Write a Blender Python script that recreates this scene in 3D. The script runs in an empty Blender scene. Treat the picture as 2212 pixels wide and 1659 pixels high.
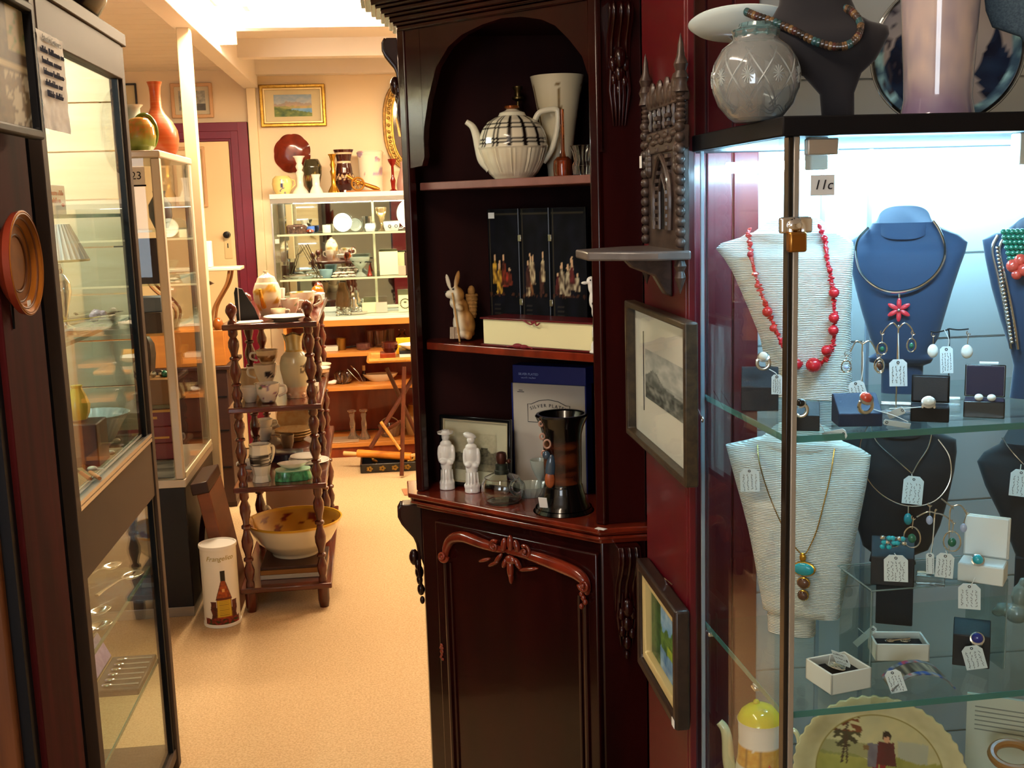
import bpy, bmesh, math, random
from mathutils import Vector as V, Matrix, noise
from math import pi, sin, cos, atan2, sqrt
S = bpy.context.scene
COL = S.collection
R_ = random.Random(7)

# ------------------------------------------------------------------ camera
F_, TH, RO, HC = 2400.0, math.atan(385 / 2400), 0.030, 1.55
PS = math.atan(262 / 2400 * cos(TH))
cF = V((sin(PS) * cos(TH), cos(PS) * cos(TH), -sin(TH)))
r0 = V((cos(PS), -sin(PS), 0)); u0 = r0.cross(cF)
cR = r0 * cos(RO) - u0 * sin(RO); cU = u0 * cos(RO) + r0 * sin(RO)
CAM = V((0, 0, HC))
cd = bpy.data.cameras.new('camera'); cam = bpy.data.objects.new('camera', cd); COL.objects.link(cam)
cd.sensor_width = 36; cd.lens = F_ / 2212 * 36; cd.clip_start = 0.02; cd.clip_end = 100
cam.matrix_world = Matrix(((cR.x, cU.x, -cF.x, 0), (cR.y, cU.y, -cF.y, 0), (cR.z, cU.z, -cF.z, HC), (0, 0, 0, 1)))
S.camera = cam

# ------------------------------------------------------------------ world, exposure, window light
S.view_settings.view_transform = 'Standard'; S.view_settings.look = 'None'
S.view_settings.exposure = 1.35; S.view_settings.gamma = 1; S.view_settings.use_curve_mapping = False
W = bpy.data.worlds.new('world'); S.world = W; W.use_nodes = True
W.node_tree.nodes['Background'].inputs[0].default_value = (0.75, 0.85, 1.0, 1)
W.node_tree.nodes['Background'].inputs[1].default_value = 0.05
cy = S.cycles
cy.use_denoising = True; cy.max_bounces = 9; cy.diffuse_bounces = 4; cy.glossy_bounces = 5
cy.transmission_bounces = 8; cy.transparent_max_bounces = 28; cy.caustics_reflective = False; cy.caustics_refractive = False
cy.sample_clamp_indirect = 4.0; cy.blur_glossy = 0.5
def area(name, loc, rot, sx, sy, power, col):
    l = bpy.data.lights.new(name, 'AREA'); l.shape = 'RECTANGLE'; l.size = sx; l.size_y = sy
    l.energy = power; l.color = col
    o = bpy.data.objects.new(name, l); o.location = loc; o.rotation_euler = rot; COL.objects.link(o)
    return o
# the shop window behind the viewer
area('shop_window_daylight', (-1.8, -2.97, 1.6), (math.radians(90), 0, 0), 1.4, 1.3, 22, (0.80, 0.90, 1.0))

# ------------------------------------------------------------------ picture geometry: from a pixel of the photo to a point of the room
def ray(x, y): return cR * ((x - 1106) / F_) - cU * ((y - 829.5) / F_) + cF
def on(x, y, z): d = ray(x, y); return CAM + d * ((z - HC) / d.z)
def at(x, y, Y): d = ray(x, y); return CAM + d * (Y / d.y)
def atx(x, y, X): d = ray(x, y); return CAM + d * (X / d.x)
def mpp(p): return (V(p) - CAM).dot(cF) / F_
def proj(p):
    v = V(p) - CAM; d = v.dot(cF); return (1106 + F_ * v.dot(cR) / d, 829.5 - F_ * v.dot(cU) / d)
def sp(px, Y, z):
    """the point at depth Y and height z that shows in column px"""
    py = 500.
    for _ in range(4): p = at(px, py, Y); p.z = z; py = proj(p)[1]
    return p

# ------------------------------------------------------------------ materials
def lin(c):
    if isinstance(c, str):
        c = c.lstrip('#'); c = [int(c[i:i + 2], 16) / 255 for i in (0, 2, 4)]
    return tuple((x / 12.92 if x <= .04045 else ((x + .055) / 1.055) ** 2.4) for x in c)
def l4(c): return lin(c) + (1.0,)
MATS = {}
def mat(name, col='#808080', rough=.5, metal=0., coat=0., trans=0., ior=1.45, emit=None, es=0., n2=None, nscale=(20, 20, 20), namt=.5, ncon=(.35, .65), bump=0., bscale=60, vc=False, sss=0., sheen=0., wave=None, spec=.5):
    if name in MATS: return MATS[name]
    m = bpy.data.materials.new(name); m.use_nodes = True; MATS[name] = m
    nt = m.node_tree; b = nt.nodes['Principled BSDF']
    b.inputs['Base Color'].default_value = l4(col); b.inputs['Roughness'].default_value = rough
    b.inputs['Metallic'].default_value = metal; b.inputs['Coat Weight'].default_value = coat; b.inputs['Coat Roughness'].default_value = .08
    b.inputs['Transmission Weight'].default_value = trans; b.inputs['IOR'].default_value = ior
    b.inputs['Specular IOR Level'].default_value = spec
    if sss: b.inputs['Subsurface Weight'].default_value = sss; b.inputs['Subsurface Radius'].default_value = (.02, .015, .01)
    if sheen: b.inputs['Sheen Weight'].default_value = sheen
    if emit: b.inputs['Emission Color'].default_value = l4(emit); b.inputs['Emission Strength'].default_value = es
    N = nt.nodes.new; L = nt.links.new
    src = None
    tc = N('ShaderNodeTexCoord')
    if vc:
        a = N('ShaderNodeVertexColor'); a.layer_name = 'Col'; src = a.outputs['Color']
    if n2 or bump or wave:
        mp = N('ShaderNodeMapping'); mp.inputs['Scale'].default_value = nscale; L(tc.outputs['Object'], mp.inputs['Vector'])
    if n2:
        nz = N('ShaderNodeTexNoise'); nz.inputs['Scale'].default_value = 1; nz.inputs['Detail'].default_value = 6; nz.inputs['Distortion'].default_value = .6
        L(mp.outputs[0], nz.inputs['Vector'])
        rp = N('ShaderNodeMapRange'); rp.inputs[1].default_value, rp.inputs[2].default_value = ncon; rp.inputs[3].default_value = 0; rp.inputs[4].default_value = namt
        L(nz.outputs['Fac'], rp.inputs[0])
        mx = N('ShaderNodeMix'); mx.data_type = 'RGBA'; L(rp.outputs[0], mx.inputs['Factor'])
        if src: L(src, mx.inputs[6])
        else: mx.inputs[6].default_value = l4(col)
        mx.inputs[7].default_value = l4(n2); src = mx.outputs[2]
    if src: L(src, b.inputs['Base Color'])
    if bump or wave:
        bp = N('ShaderNodeBump'); bp.inputs['Strength'].default_value = bump or .4; bp.inputs['Distance'].default_value = .002
        if wave:
            wv = N('ShaderNodeTexWave'); wv.bands_direction = wave[0]; wv.inputs['Scale'].default_value = wave[1]; wv.inputs['Distortion'].default_value = wave[2]; wv.inputs['Detail'].default_value = 2
            L(tc.outputs['Object'], wv.inputs['Vector']); L(wv.outputs['Fac'], bp.inputs['Height'])
        else:
            bn = N('ShaderNodeTexNoise'); bn.inputs['Scale'].default_value = bscale; bn.inputs['Detail'].default_value = 4
            L(tc.outputs['Object'], bn.inputs['Vector']); L(bn.outputs['Fac'], bp.inputs['Height'])
        L(bp.outputs[0], b.inputs['Normal'])
    return m
def sheet(name, tint='#f4fbf9', refl=1.0, base=.04):
    """clear flat glass: lets light straight through and mirrors more at a grazing angle"""
    if name in MATS: return MATS[name]
    m = bpy.data.materials.new(name); m.use_nodes = True; MATS[name] = m
    nt = m.node_tree; nt.nodes.clear(); N = nt.nodes.new; L = nt.links.new
    o = N('ShaderNodeOutputMaterial'); mx = N('ShaderNodeMixShader'); t = N('ShaderNodeBsdfTransparent'); g = N('ShaderNodeBsdfGlossy')
    t.inputs[0].default_value = l4(tint); g.inputs['Roughness'].default_value = 0.0
    lw = N('ShaderNodeLayerWeight'); p = N('ShaderNodeMath'); p.operation = 'POWER'; p.inputs[1].default_value = 5.0
    a = N('ShaderNodeMath'); a.operation = 'MULTIPLY_ADD'; a.inputs[1].default_value = .9 * refl; a.inputs[2].default_value = base
    lw.inputs['Blend'].default_value = .5
    L(lw.outputs['Facing'], p.inputs[0]); L(p.outputs[0], a.inputs[0]); L(a.outputs[0], mx.inputs[0]); L(t.outputs[0], mx.inputs[1]); L(g.outputs[0], mx.inputs[2]); L(mx.outputs[0], o.inputs[0])
    return m
def vcm(name, rough=.4, **k): return mat(name, '#ffffff', rough, vc=True, **k)

PICG = sheet('picture_glass', '#fbfdfc', .28, .02)
PANE = sheet('clear_pane', '#f9fdfc', .8, .016)
SHELFG = sheet('green_edged_shelf_glass', '#f2faf8', .8, .025)
EDGE = mat('glass_edge', '#5fa6a0', .15, trans=.5, emit='#5fb0aa', es=.0)
GLASSW = mat('glassware', '#f7fbfb', .02, trans=1., ior=1.5)
MAHOG = mat('mahogany', '#2e0807', .26, coat=.3, spec=.35, n2='#150303', nscale=(9, 9, 1.3), namt=.85, bump=.05, bscale=40)
MAHOGT = mat('mahogany_top', '#8a2f1a', .16, coat=.7, n2='#541a0e', nscale=(14, 3, 3), namt=.85)
MAHDK = mat('mahogany_inside', '#2a0b0a', .75, spec=.15, n2='#160505', nscale=(8, 8, 1), namt=.8)
MAROON = mat('maroon_paint', '#5e0d1a', .28, coat=.2, n2='#560b18', nscale=(3, 3, 1), namt=.5)
PLUM = mat('plum_door_paint', '#741226', .3, n2='#5c0d22', nscale=(2, 2, 1), namt=.4)
CREAM = mat('cream_wall_paint', '#efd9b6', .6, n2='#e6cda6', nscale=(1, 1, .6), namt=.5)
WHITEP = mat('white_ceiling_paint', '#efe7e0', .55, n2='#e6ddd6', nscale=(2, 2, 2), namt=.5)
PALEB = mat('pale_board_paint', '#aeb5b5', .5, n2='#a5adaf', nscale=(2, 2, 4), namt=.5)
CARPET = mat('beige_carpet', '#cbae84', .95, n2='#a98a5e', nscale=(160, 160, 160), namt=.75, ncon=(.4, .62), bump=.7, bscale=260, sheen=.2)
BLACKP = mat('black_lacquer', '#0a0a0c', .25, coat=.3)
BLACKM = mat('black_matt', '#0b0b10', .6, spec=.2)
BVELV = mat('black_leatherette', '#14151c', .5, bump=.15, bscale=500)
BLUEV = mat('blue_black_leatherette', '#1b2b48', .5, bump=.15, bscale=500)
ALU = mat('brushed_aluminium', '#b9b4ad', .32, metal=.9)
ALUD = mat('bronze_anodised_frame', '#4d4038', .6, spec=.15)
CHROME = mat('chrome', '#e0e2e6', .08, metal=1.)
BRASS = mat('brass', '#c99a3c', .22, metal=1.)
SILVER = mat('silver', '#d9d7d2', .16, metal=1.)
GOLD = mat('gilt', '#b98f3a', .35, metal=.9, n2='#6b4a1c', nscale=(60, 60, 60), namt=.6)
PORC = mat('white_porcelain', '#f1eee6', .12, coat=.5)
IVORY = mat('ivory_glaze', '#e6dfc4', .18, coat=.5)
TURNED = mat('turned_stained_wood', '#5a1d10', .2, coat=.6, n2='#35100a', nscale=(25, 25, 5), namt=.7)
SHELFW = mat('stained_shelf_wood', '#5b2112', .25, coat=.5, n2='#3a120a', nscale=(4, 20, 20), namt=.8)
ORANGEW = mat('orange_veneer', '#8f3712', .3, coat=.3, n2='#6b2309', nscale=(16, 16, 2), namt=.8)
ORANGEL = mat('light_orange_edge', '#d08a42', .35, n2='#b8702e', nscale=(3, 20, 20), namt=.6)
WHITE = mat('white_plain', '#eceae4', .5)
PAPER = mat('white_paper', '#eef0f2', .7)
CREAMP = mat('cream_card', '#f0e7c4', .6)
BLUEG = mat('pale_blue_ceramic', '#8fb7c9', .25)
TAGP = mat('tag_card', '#dfe9ee', .6)
INK = mat('ink', '#1a1c28', .6)
REDINK = mat('red_ink', '#c8202c', .6)
CORAL = mat('red_coral', '#d3202f', .3, coat=.4, n2='#8f0f1c', nscale=(90, 90, 90), namt=.6)
CRYST = mat('cut_crystal', '#f2f8f9', .03, trans=1., ior=1.52)
PINKG = mat('pink_glass', '#d59a90', .08, trans=.9, ior=1.45)
RIBW = mat('cord_wrapped_white', '#e6ecea', .65, wave=('Z', 95, 1.6), bump=.9)
VCG = vcm('glazed_decorated_ceramic', .15, coat=.5)
VCM = vcm('printed_matt_paper', .6)
VCS = vcm('printed_satin', .35)
VCD = vcm('dull_black_print', .8, spec=.12)
STICK = mat('white_sticker', '#f2f2ee', .6)

# ------------------------------------------------------------------ mesh building
class B:
    def __init__(s): s.b = bmesh.new()
    def add(s, pts, faces, M=None):
        vs = [s.b.verts.new((M @ V(p)) if M else p) for p in pts]
        for f in faces:
            try: s.b.faces.new([vs[i] for i in f])
            except ValueError: pass
        return vs
    def box(s, x0, x1, y0, y1, z0, z1, M=None):
        P = [(x, y, z) for x in (x0, x1) for y in (y0, y1) for z in (z0, z1)]
        s.add(P, [(0, 1, 3, 2), (4, 6, 7, 5), (0, 4, 5, 1), (2, 3, 7, 6), (0, 2, 6, 4), (1, 5, 7, 3)], M); return s
    def prism(s, poly, d0, d1, ax='y', M=None):
        """polygon extruded along an axis: ax y -> polygon is (x, z); ax z -> (x, y); ax x -> (y, z)"""
        f = {'y': lambda p, d: (p[0], d, p[1]), 'z': lambda p, d: (p[0], p[1], d), 'x': lambda p, d: (d, p[0], p[1])}[ax]
        n = len(poly); P = [f(p, d0) for p in poly] + [f(p, d1) for p in poly]
        s.add(P, [tuple(range(n)), tuple(range(2 * n - 1, n - 1, -1))] + [(i, i + n, (i + 1) % n + n, (i + 1) % n) for i in range(n)], M); return s
    def ring(s, outer, inner, d0, d1, M=None):
        """a flat frame between two (x, z) loops of equal length, with thickness along y"""
        n = len(outer); P = [(p[0], d, p[1]) for d in (d0, d1) for l in (outer, inner) for p in l]; F = []
        for i in range(n):
            j = (i + 1) % n
            F += [(i, j, n + j, n + i), (2 * n + i, 3 * n + i, 3 * n + j, 2 * n + j), (i, 2 * n + i, 2 * n + j, j), (n + i, n + j, 3 * n + j, 3 * n + i)]
        s.add(P, F, M); return s
    def lathe(s, prof, seg=28, c=(0, 0, 0), M=None, flute=0, fd=0., sq=(1, 1), cap=True):
        P = []; F = []; n = len(prof)
        for i in range(seg):
            a = 2 * pi * i / seg
            k = 1 + (fd * cos(flute * a) if flute else 0)
            for r, z in prof: P.append((c[0] + r * k * cos(a) * sq[0], c[1] + r * k * sin(a) * sq[1], c[2] + z))
        for i in range(seg):
            j = (i + 1) % seg
            for k in range(n - 1): F.append((i * n + k, j * n + k, j * n + k + 1, i * n + k + 1))
        vs = s.add(P, F, M)
        for k in (0, n - 1) if cap else ():
            if prof[k][0] > 1e-5:
                try: s.b.faces.new([vs[i * n + k] for i in (range(seg) if k else range(seg - 1, -1, -1))])
                except ValueError: pass
        return s
    def tube(s, pts, r, seg=8, closed=False, M=None, sq=1.):
        pts = [V(p) for p in pts]; n = len(pts); rr = r if isinstance(r, (list, tuple)) else [r] * n
        P = []; F = []; up = V((0, 0, 1)); last = None
        for i, p in enumerate(pts):
            a = pts[(i - 1) % n] if (closed or i) else p; b = pts[(i + 1) % n] if (closed or i < n - 1) else p
            t = (b - a).normalized() if (b - a).length > 1e-9 else V((0, 0, 1))
            if last is None: x = t.cross(up if abs(t.z) < .9 else V((1, 0, 0))).normalized()
            else: x = (last - t * last.dot(t)).normalized()
            last = x; y = t.cross(x)
            for k in range(seg):
                an = 2 * pi * k / seg; P.append(p + (x * cos(an) + y * sin(an) * sq) * rr[i])
        m = n if closed else n - 1
        for i in range(m):
            j = (i + 1) % n
            for k in range(seg): l = (k + 1) % seg; F.append((i * seg + k, i * seg + l, j * seg + l, j * seg + k))
        if not closed: F += [tuple(range(seg - 1, -1, -1)), tuple((n - 1) * seg + k for k in range(seg))]
        s.add(P, F, M); return s
    def ball(s, c, r, u=14, v=9, M=None):
        r = r if isinstance(r, (tuple, list, V)) else (r, r, r)
        T = Matrix.Translation(c) @ (M or Matrix()) @ Matrix.Diagonal((*r, 1))
        P = [(0, 0, -1)] + [(sin(pi * j / v) * cos(2 * pi * i / u), sin(pi * j / v) * sin(2 * pi * i / u), -cos(pi * j / v)) for j in range(1, v) for i in range(u)] + [(0, 0, 1)]
        F = [(0, 1 + (i + 1) % u, 1 + i) for i in range(u)]
        for j in range(v - 2): F += [(1 + j * u + i, 1 + j * u + (i + 1) % u, 1 + (j + 1) * u + (i + 1) % u, 1 + (j + 1) * u + i) for i in range(u)]
        k = 1 + (v - 2) * u; F += [(k + i, k + (i + 1) % u, len(P) - 1) for i in range(u)]
        s.add(P, F, T); return s
    def loft(s, secs, seg=36, M=None, cap=True):
        """rings of superellipses: (z, cx, cy, rx, ry, power)"""
        P = []; F = []
        for z, cx, cy_, rx, ry, pw in secs:
            for i in range(seg):
                a = 2 * pi * i / seg; ca, sa = cos(a), sin(a)
                P.append((cx + rx * math.copysign(abs(ca) ** (2 / pw), ca), cy_ + ry * math.copysign(abs(sa) ** (2 / pw), sa), z))
        for k in range(len(secs) - 1):
            for i in range(seg): j = (i + 1) % seg; F.append((k * seg + i, k * seg + j, (k + 1) * seg + j, (k + 1) * seg + i))
        if cap: F += [tuple(range(seg - 1, -1, -1)), tuple((len(secs) - 1) * seg + i for i in range(seg))]
        s.add(P, F, M); return s
    def surf(s, fn, nu, nv, cu=False):
        P = [fn(i / (nu if cu else nu - 1), j / (nv - 1)) for j in range(nv) for i in range(nu)]; F = []
        for j in range(nv - 1):
            for i in range(nu if cu else nu - 1): k = (i + 1) % nu; F.append((j * nu + i, j * nu + k, (j + 1) * nu + k, (j + 1) * nu + i))
        s.add(P, F); return s
    def out(s, name, m, parent=None, loc=None, rot=None, smooth=35, bev=0., vc=None, vox=0., sub=0, bseg=2, solid=0.):
        bmesh.ops.recalc_face_normals(s.b, faces=s.b.faces)
        me = bpy.data.meshes.new(name); s.b.to_mesh(me); s.b.free()
        if smooth:
            me.polygons.foreach_set('use_smooth', [True] * len(me.polygons)); me.set_sharp_from_angle(angle=math.radians(smooth))
        if vc and not vox: paint(me, vc)
        me.materials.append(m)
        o = bpy.data.objects.new(name, me); COL.objects.link(o)
        if parent: o.parent = parent
        if loc is not None: o.location = loc
        if rot is not None: o.rotation_euler = rot
        if vox:
            d = o.modifiers.new('join', 'REMESH'); d.mode = 'VOXEL'; d.voxel_size = vox; d.use_smooth_shade = True
            k = o.modifiers.new('soft', 'SMOOTH'); k.factor = .5; k.iterations = 4
            bpy.context.view_layer.update()
            m2 = bpy.data.meshes.new_from_object(o.evaluated_get(bpy.context.evaluated_depsgraph_get())); m2.name = name
            o.modifiers.clear(); o.data = m2; m2.polygons.foreach_set('use_smooth', [True] * len(m2.polygons))
            if vc: paint(m2, vc)
        if solid: d = o.modifiers.new('thick', 'SOLIDIFY'); d.thickness = solid; d.offset = 0
        if bev: d = o.modifiers.new('edge', 'BEVEL'); d.width = bev; d.segments = bseg; d.limit_method = 'ANGLE'; d.angle_limit = .7
        if sub: d = o.modifiers.new('sub', 'SUBSURF'); d.levels = sub; d.render_levels = sub
        return o
def paint(me, fn):
    a = me.color_attributes.new('Col', 'FLOAT_COLOR', 'POINT')
    for i, v in enumerate(me.vertices):
        a.data[i].color = l4(fn(v.co))
def tag(o, label, cat, group=None):
    o['label'] = label; o['category'] = cat
    if group: o['group'] = group
    return o
def thing(name, label, cat, loc=(0, 0, 0), rz=0., group=None):
    o = bpy.data.objects.new(name, None); COL.objects.link(o); o.empty_display_size = .02
    o.location = loc; o.rotation_euler = (0, 0, rz); return tag(o, label, cat, group)
def struct(name, b, m, **k):
    o = b.out(name, m, **k); o['kind'] = 'structure'; return o
def mix(a, b, t):
    t = max(0, min(1, t)); a = hx(a); b = hx(b); return tuple(a[i] + (b[i] - a[i]) * t for i in range(3))
def hx(c):
    if isinstance(c, str): c = c.lstrip('#'); return tuple(int(c[i:i + 2], 16) / 255 for i in (0, 2, 4))
    return c
def nz(x, y=0., z=0.): return noise.noise(V((x, y, z)))
def sm(a, b, x): t = max(0, min(1, (x - a) / (b - a))); return t * t * (3 - 2 * t)
def picture(name, w, h, fn, m=None, parent=None, loc=(0, 0, 0), rot=None, nx=48, ny=48, dy=0., M=None):
    """a printed or painted rectangle (x right, z up, centred on its lower edge), drawn point by point by fn(u, v)"""
    b = B(); P = []; F = []
    for j in range(ny):
        for i in range(nx): P.append(V((w * (i / (nx - 1) - .5), dy, h * j / (ny - 1))))
    for j in range(ny - 1):
        for i in range(nx - 1): k = j * nx + i; F.append((k, k + 1, k + nx + 1, k + nx))
    b.add(P, F, M)
    me_fn = lambda co: (0, 0, 0)
    o = b.out(name, m or VCM, parent, loc, rot, smooth=0)
    a = o.data.color_attributes.new('Col', 'FLOAT_COLOR', 'POINT')
    for j in range(ny):
        for i in range(nx): a.data[j * nx + i].color = l4(fn(i / (nx - 1), j / (ny - 1)))
    return o
FONT_CACHE = {}
def text(name, s, size, m, parent, loc, rot=(pi / 2, 0, 0), ext=.0003, align='CENTER', sx=1., shear=0.):
    c = bpy.data.curves.new(name, 'FONT'); c.body = s; c.size = size; c.align_x = align; c.align_y = 'CENTER'; c.extrude = ext; c.resolution_u = 3; c.shear = shear
    t = bpy.data.objects.new('t', c); COL.objects.link(t)
    bpy.context.view_layer.update()
    me = bpy.data.meshes.new_from_object(t.evaluated_get(bpy.context.evaluated_depsgraph_get())); bpy.data.objects.remove(t); bpy.data.curves.remove(c)
    me.name = name; me.materials.clear(); me.materials.append(m)
    o = bpy.data.objects.new(name, me); COL.objects.link(o); o.parent = parent; o.location = loc; o.rotation_euler = rot; o.scale = (sx, 1, 1)
    return o
def strokes(name, rows, size, m, parent, y, seed=1, thick=.0011):
    """rows of writing too blurred to read: upright pen strokes grouped like words; rows = (x0, x1, z)"""
    b = B(); Rr = random.Random(seed)
    for x0, x1, z in rows:
        x = x0; run = Rr.randint(5, 14)
        while x < x1:
            t = Rr.choice((.55, .6, .6, .95)) * size; b.tube([(x, y, z - size * .3), (x + size * Rr.uniform(-.12, .12), y, z - size * .3 + t)], thick, 4)
            if Rr.random() < .6: b.tube([(x, y, z - size * .3 + t * Rr.choice((.1, .5, .9))), (x + size * .42, y, z - size * .3 + t * Rr.choice((.1, .5, .9)))], thick * .9, 4)
            run -= 1; x += size * (.45 if run else 1.0)
            if not run: run = Rr.randint(4, 14)
    return b.out(name, m, parent)
class PX:
    """a thing whose shape is read off the photo in pixels: px, py is where its foot stands; x and z are then metres beside and above that foot, y points away from the viewer"""
    def __init__(s, px, py, z=None, Y=None, p=None, face=True, dz=0.):
        s.o = V(p) if p is not None else (sp(px, Y, z) if (z is not None and Y is not None) else on(px, py, z) if z is not None else at(px, py, Y)); s.px, s.py = px, py
        s.s = mpp(s.o); s.rz = -atan2(s.o.x, s.o.y) if face else 0.
    def x(s, px): return (px - s.px) * s.s
    def z(s, py): return (s.py - py) * s.s
    def p(s, px, py, dy=0.): return V((s.x(px), dy, s.z(py)))
    def w(s, px, py, dy=0.): return s.o + Matrix.Rotation(s.rz, 3, 'Z') @ s.p(px, py, dy)
    def prof(s, pr): return [(r * s.s, max(s.z(y), 0.)) for r, y in pr] if s.stand else [(r * s.s, s.z(y)) for r, y in pr]
    stand = True
    def true_row(s): s.py = proj(s.o)[1]; return s
    def thing(s, name, label, cat, group=None, rz=0.): return thing(name, label, cat, s.o, s.rz + rz, group)
def hollow(pr, t=.12, floor=.0):
    """an open vessel: the outer profile, then back down the inside"""
    inner = [(max(r - t * max(p[0] for p in pr), .0005), z) for r, z in pr]
    z0 = pr[0][1] + (floor or .04 * (pr[-1][1] - pr[0][1]))
    inner = [(r, max(z, z0)) for r, z in inner]
    return [(.0001, pr[0][1])] + pr + inner[::-1] + [(.0001, z0)]
def solidp(pr): return [(.0001, pr[0][1])] + pr + [(.0001, pr[-1][1])]
def jar(name, label, cat, px, py, z, prof, m, group=None, opened=False, Y=None, seg=28, vc=None, parts=(), th=.08, flute=0, fd=0., sq=(1, 1), rot=None, fine=0):
    """a turned thing standing at a pixel; prof = (radius in pixels, picture row) from the foot up; parts = (name, prof, material)"""
    q = PX(px, py, z, Y)
    pr = q.prof(prof)
    if fine: pr = densify(pr, fine)
    pr = hollow(pr, th) if opened else solidp(pr)
    b = B().lathe(pr, seg, flute=flute, fd=fd, sq=sq)
    if parts:
        r = q.thing(name, label, cat, group); b.out('body', m, r, vc=vc, smooth=50)
        for pn, pp, pm in parts: B().lathe(solidp(q.prof(pp)), 20).out(pn, pm, r, smooth=50)
        return r, q
    o = b.out(name, m, None, q.o, (rot[0], rot[1], q.rz) if rot else (0, 0, q.rz), vc=vc, smooth=50); tag(o, label, cat, group); return o, q
def densify(pr, n):
    out = []
    for i in range(len(pr) - 1):
        for k in range(n): t = k / n; out.append((pr[i][0] + (pr[i + 1][0] - pr[i][0]) * t, pr[i][1] + (pr[i + 1][1] - pr[i][1]) * t))
    return out + [pr[-1]]
def curve(pts, n=8):
    """Catmull-Rom through points"""
    pts = [V(p) for p in pts]; out = []
    for i in range(len(pts) - 1):
        p0 = pts[max(i - 1, 0)]; p1 = pts[i]; p2 = pts[i + 1]; p3 = pts[min(i + 2, len(pts) - 1)]
        for k in range(n):
            t = k / n
            out.append(.5 * ((2 * p1) + (p2 - p0) * t + (2 * p0 - 5 * p1 + 4 * p2 - p3) * t * t + (3 * p1 - p0 - 3 * p2 + p3) * t ** 3))
    return out + [pts[-1]]
def single(b, name, m, label, cat, loc=None, rz=0., group=None, **k):
    o = b.out(name, m, None, loc, (0, 0, rz), **k); return tag(o, label, cat, group)
def frame_pic(name, label, cat, w, h, bar, depth, fm, fn, loc, rot, matw=0., matcol='#e9e2cc', group=None, glass=True, lip=None, nx=48, ny=40, matm=None, margins=None):
    """a framed picture: x right, z up from the middle of its lower edge, front towards -y"""
    r = thing(name, label, cat, loc, 0, group); r.rotation_euler = rot
    ou = [(-w / 2, 0), (w / 2, 0), (w / 2, h), (-w / 2, h)]; inn = [(-w / 2 + bar, bar), (w / 2 - bar, bar), (w / 2 - bar, h - bar), (-w / 2 + bar, h - bar)]
    B().ring(ou, inn, -depth, 0).out('frame', fm, r, bev=min(bar, depth) * .25)
    if lip:
        i2 = [(-w / 2 + bar + lip[0], bar + lip[0]), (w / 2 - bar - lip[0], bar + lip[0]), (w / 2 - bar - lip[0], h - bar - lip[0]), (-w / 2 + bar + lip[0], h - bar - lip[0])]
        B().ring(inn, i2, -depth * .75, -.001).out('inner_lip', lip[1], r, bev=lip[0] * .2)
    k = bar + (lip[0] if lip else 0)
    B().box(-w / 2 + bar * .5, w / 2 - bar * .5, -.004, -.001, bar * .5, h - bar * .5).out('mount', matm or mat('mount_' + matcol[1:], matcol, .7), r, smooth=0)
    ml, mr, mb, mt = margins or (matw, matw, matw, matw)
    pw = w - 2 * k - ml - mr; ph = h - 2 * k - mb - mt
    picture('picture', pw, ph, fn, VCM, r, ((ml - mr) / 2, -.0052, k + mb), nx=nx, ny=ny)
    if glass: B().box(-w / 2 + bar * .9, w / 2 - bar * .9, -.0085, -.007, bar * .9, h - bar * .9).out('glass', PICG, r, smooth=0)
    return r
# ================================================================== THE ROOM
b = B().box(-3.2, 2.4, -3, 7.5, -.05, 0); struct('floor', b, CARPET, smooth=0)
b = B()
for i in range(34): b.box(-3.2, -.86, 2.6 + i * .145, 2.6 + i * .145 + .141, 2.452, 2.475)
b.box(-3.2, -.86, 2.6, 7.5, 2.474, 2.5); struct('ceiling', b, WHITEP, smooth=0)
b = B().box(-.86, 2.4, 2.6, 7.5, 2.5, 2.53); struct('ceiling.001', b, WHITEP, smooth=0)
b = B().box(-3.2, 2.4, -3, 2.6, 2.5, 2.53); struct('ceiling.002', b, WHITEP, smooth=0)
for y in (3.45, 4.45, 5.45, 6.45):
    struct('trim_1', B().box(-.77, 2.3, y, y + .09, 2.40, 2.5), WHITEP, smooth=0)
struct('trim_2', B().box(-.78, 2.3, 7.32, 7.42, 2.41, 2.5), WHITEP, smooth=0)
struct('beam', B().box(-.86, -.77, 2.6, 7.42, 2.335, 2.5), WHITEP, bev=.004)
b = B().box(-3.2, 2.4, 7.42, 7.5, 0, 2.5)
for x in (-1.19, -.47, -.02, .35): b.box(x - .003, x + .003, 7.416, 7.42, 0, 2.5)
struct('wall_back', b, CREAM, smooth=0)
struct('wall_left', B().box(-3.28, -3.2, -3, 7.5, 0, 2.5), CREAM, smooth=0)
struct('wall_right', B().box(2.4, 2.48, -3, 7.5, 0, 2.5), CREAM, smooth=0)
struct('wall_front', B().box(-3.2, 2.4, -3.08, -3, 0, 2.5), CREAM, smooth=0)
b = B().ring([(-2.58, .87), (-1.02, .87), (-1.02, 2.33), (-2.58, 2.33)], [(-2.5, .95), (-1.1, .95), (-1.1, 2.25), (-2.5, 2.25)], -2.995, -2.93).box(-1.815, -1.785, -2.96, -2.94, .95, 2.25)
struct('window_1', b, WHITEP, smooth=0)
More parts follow.
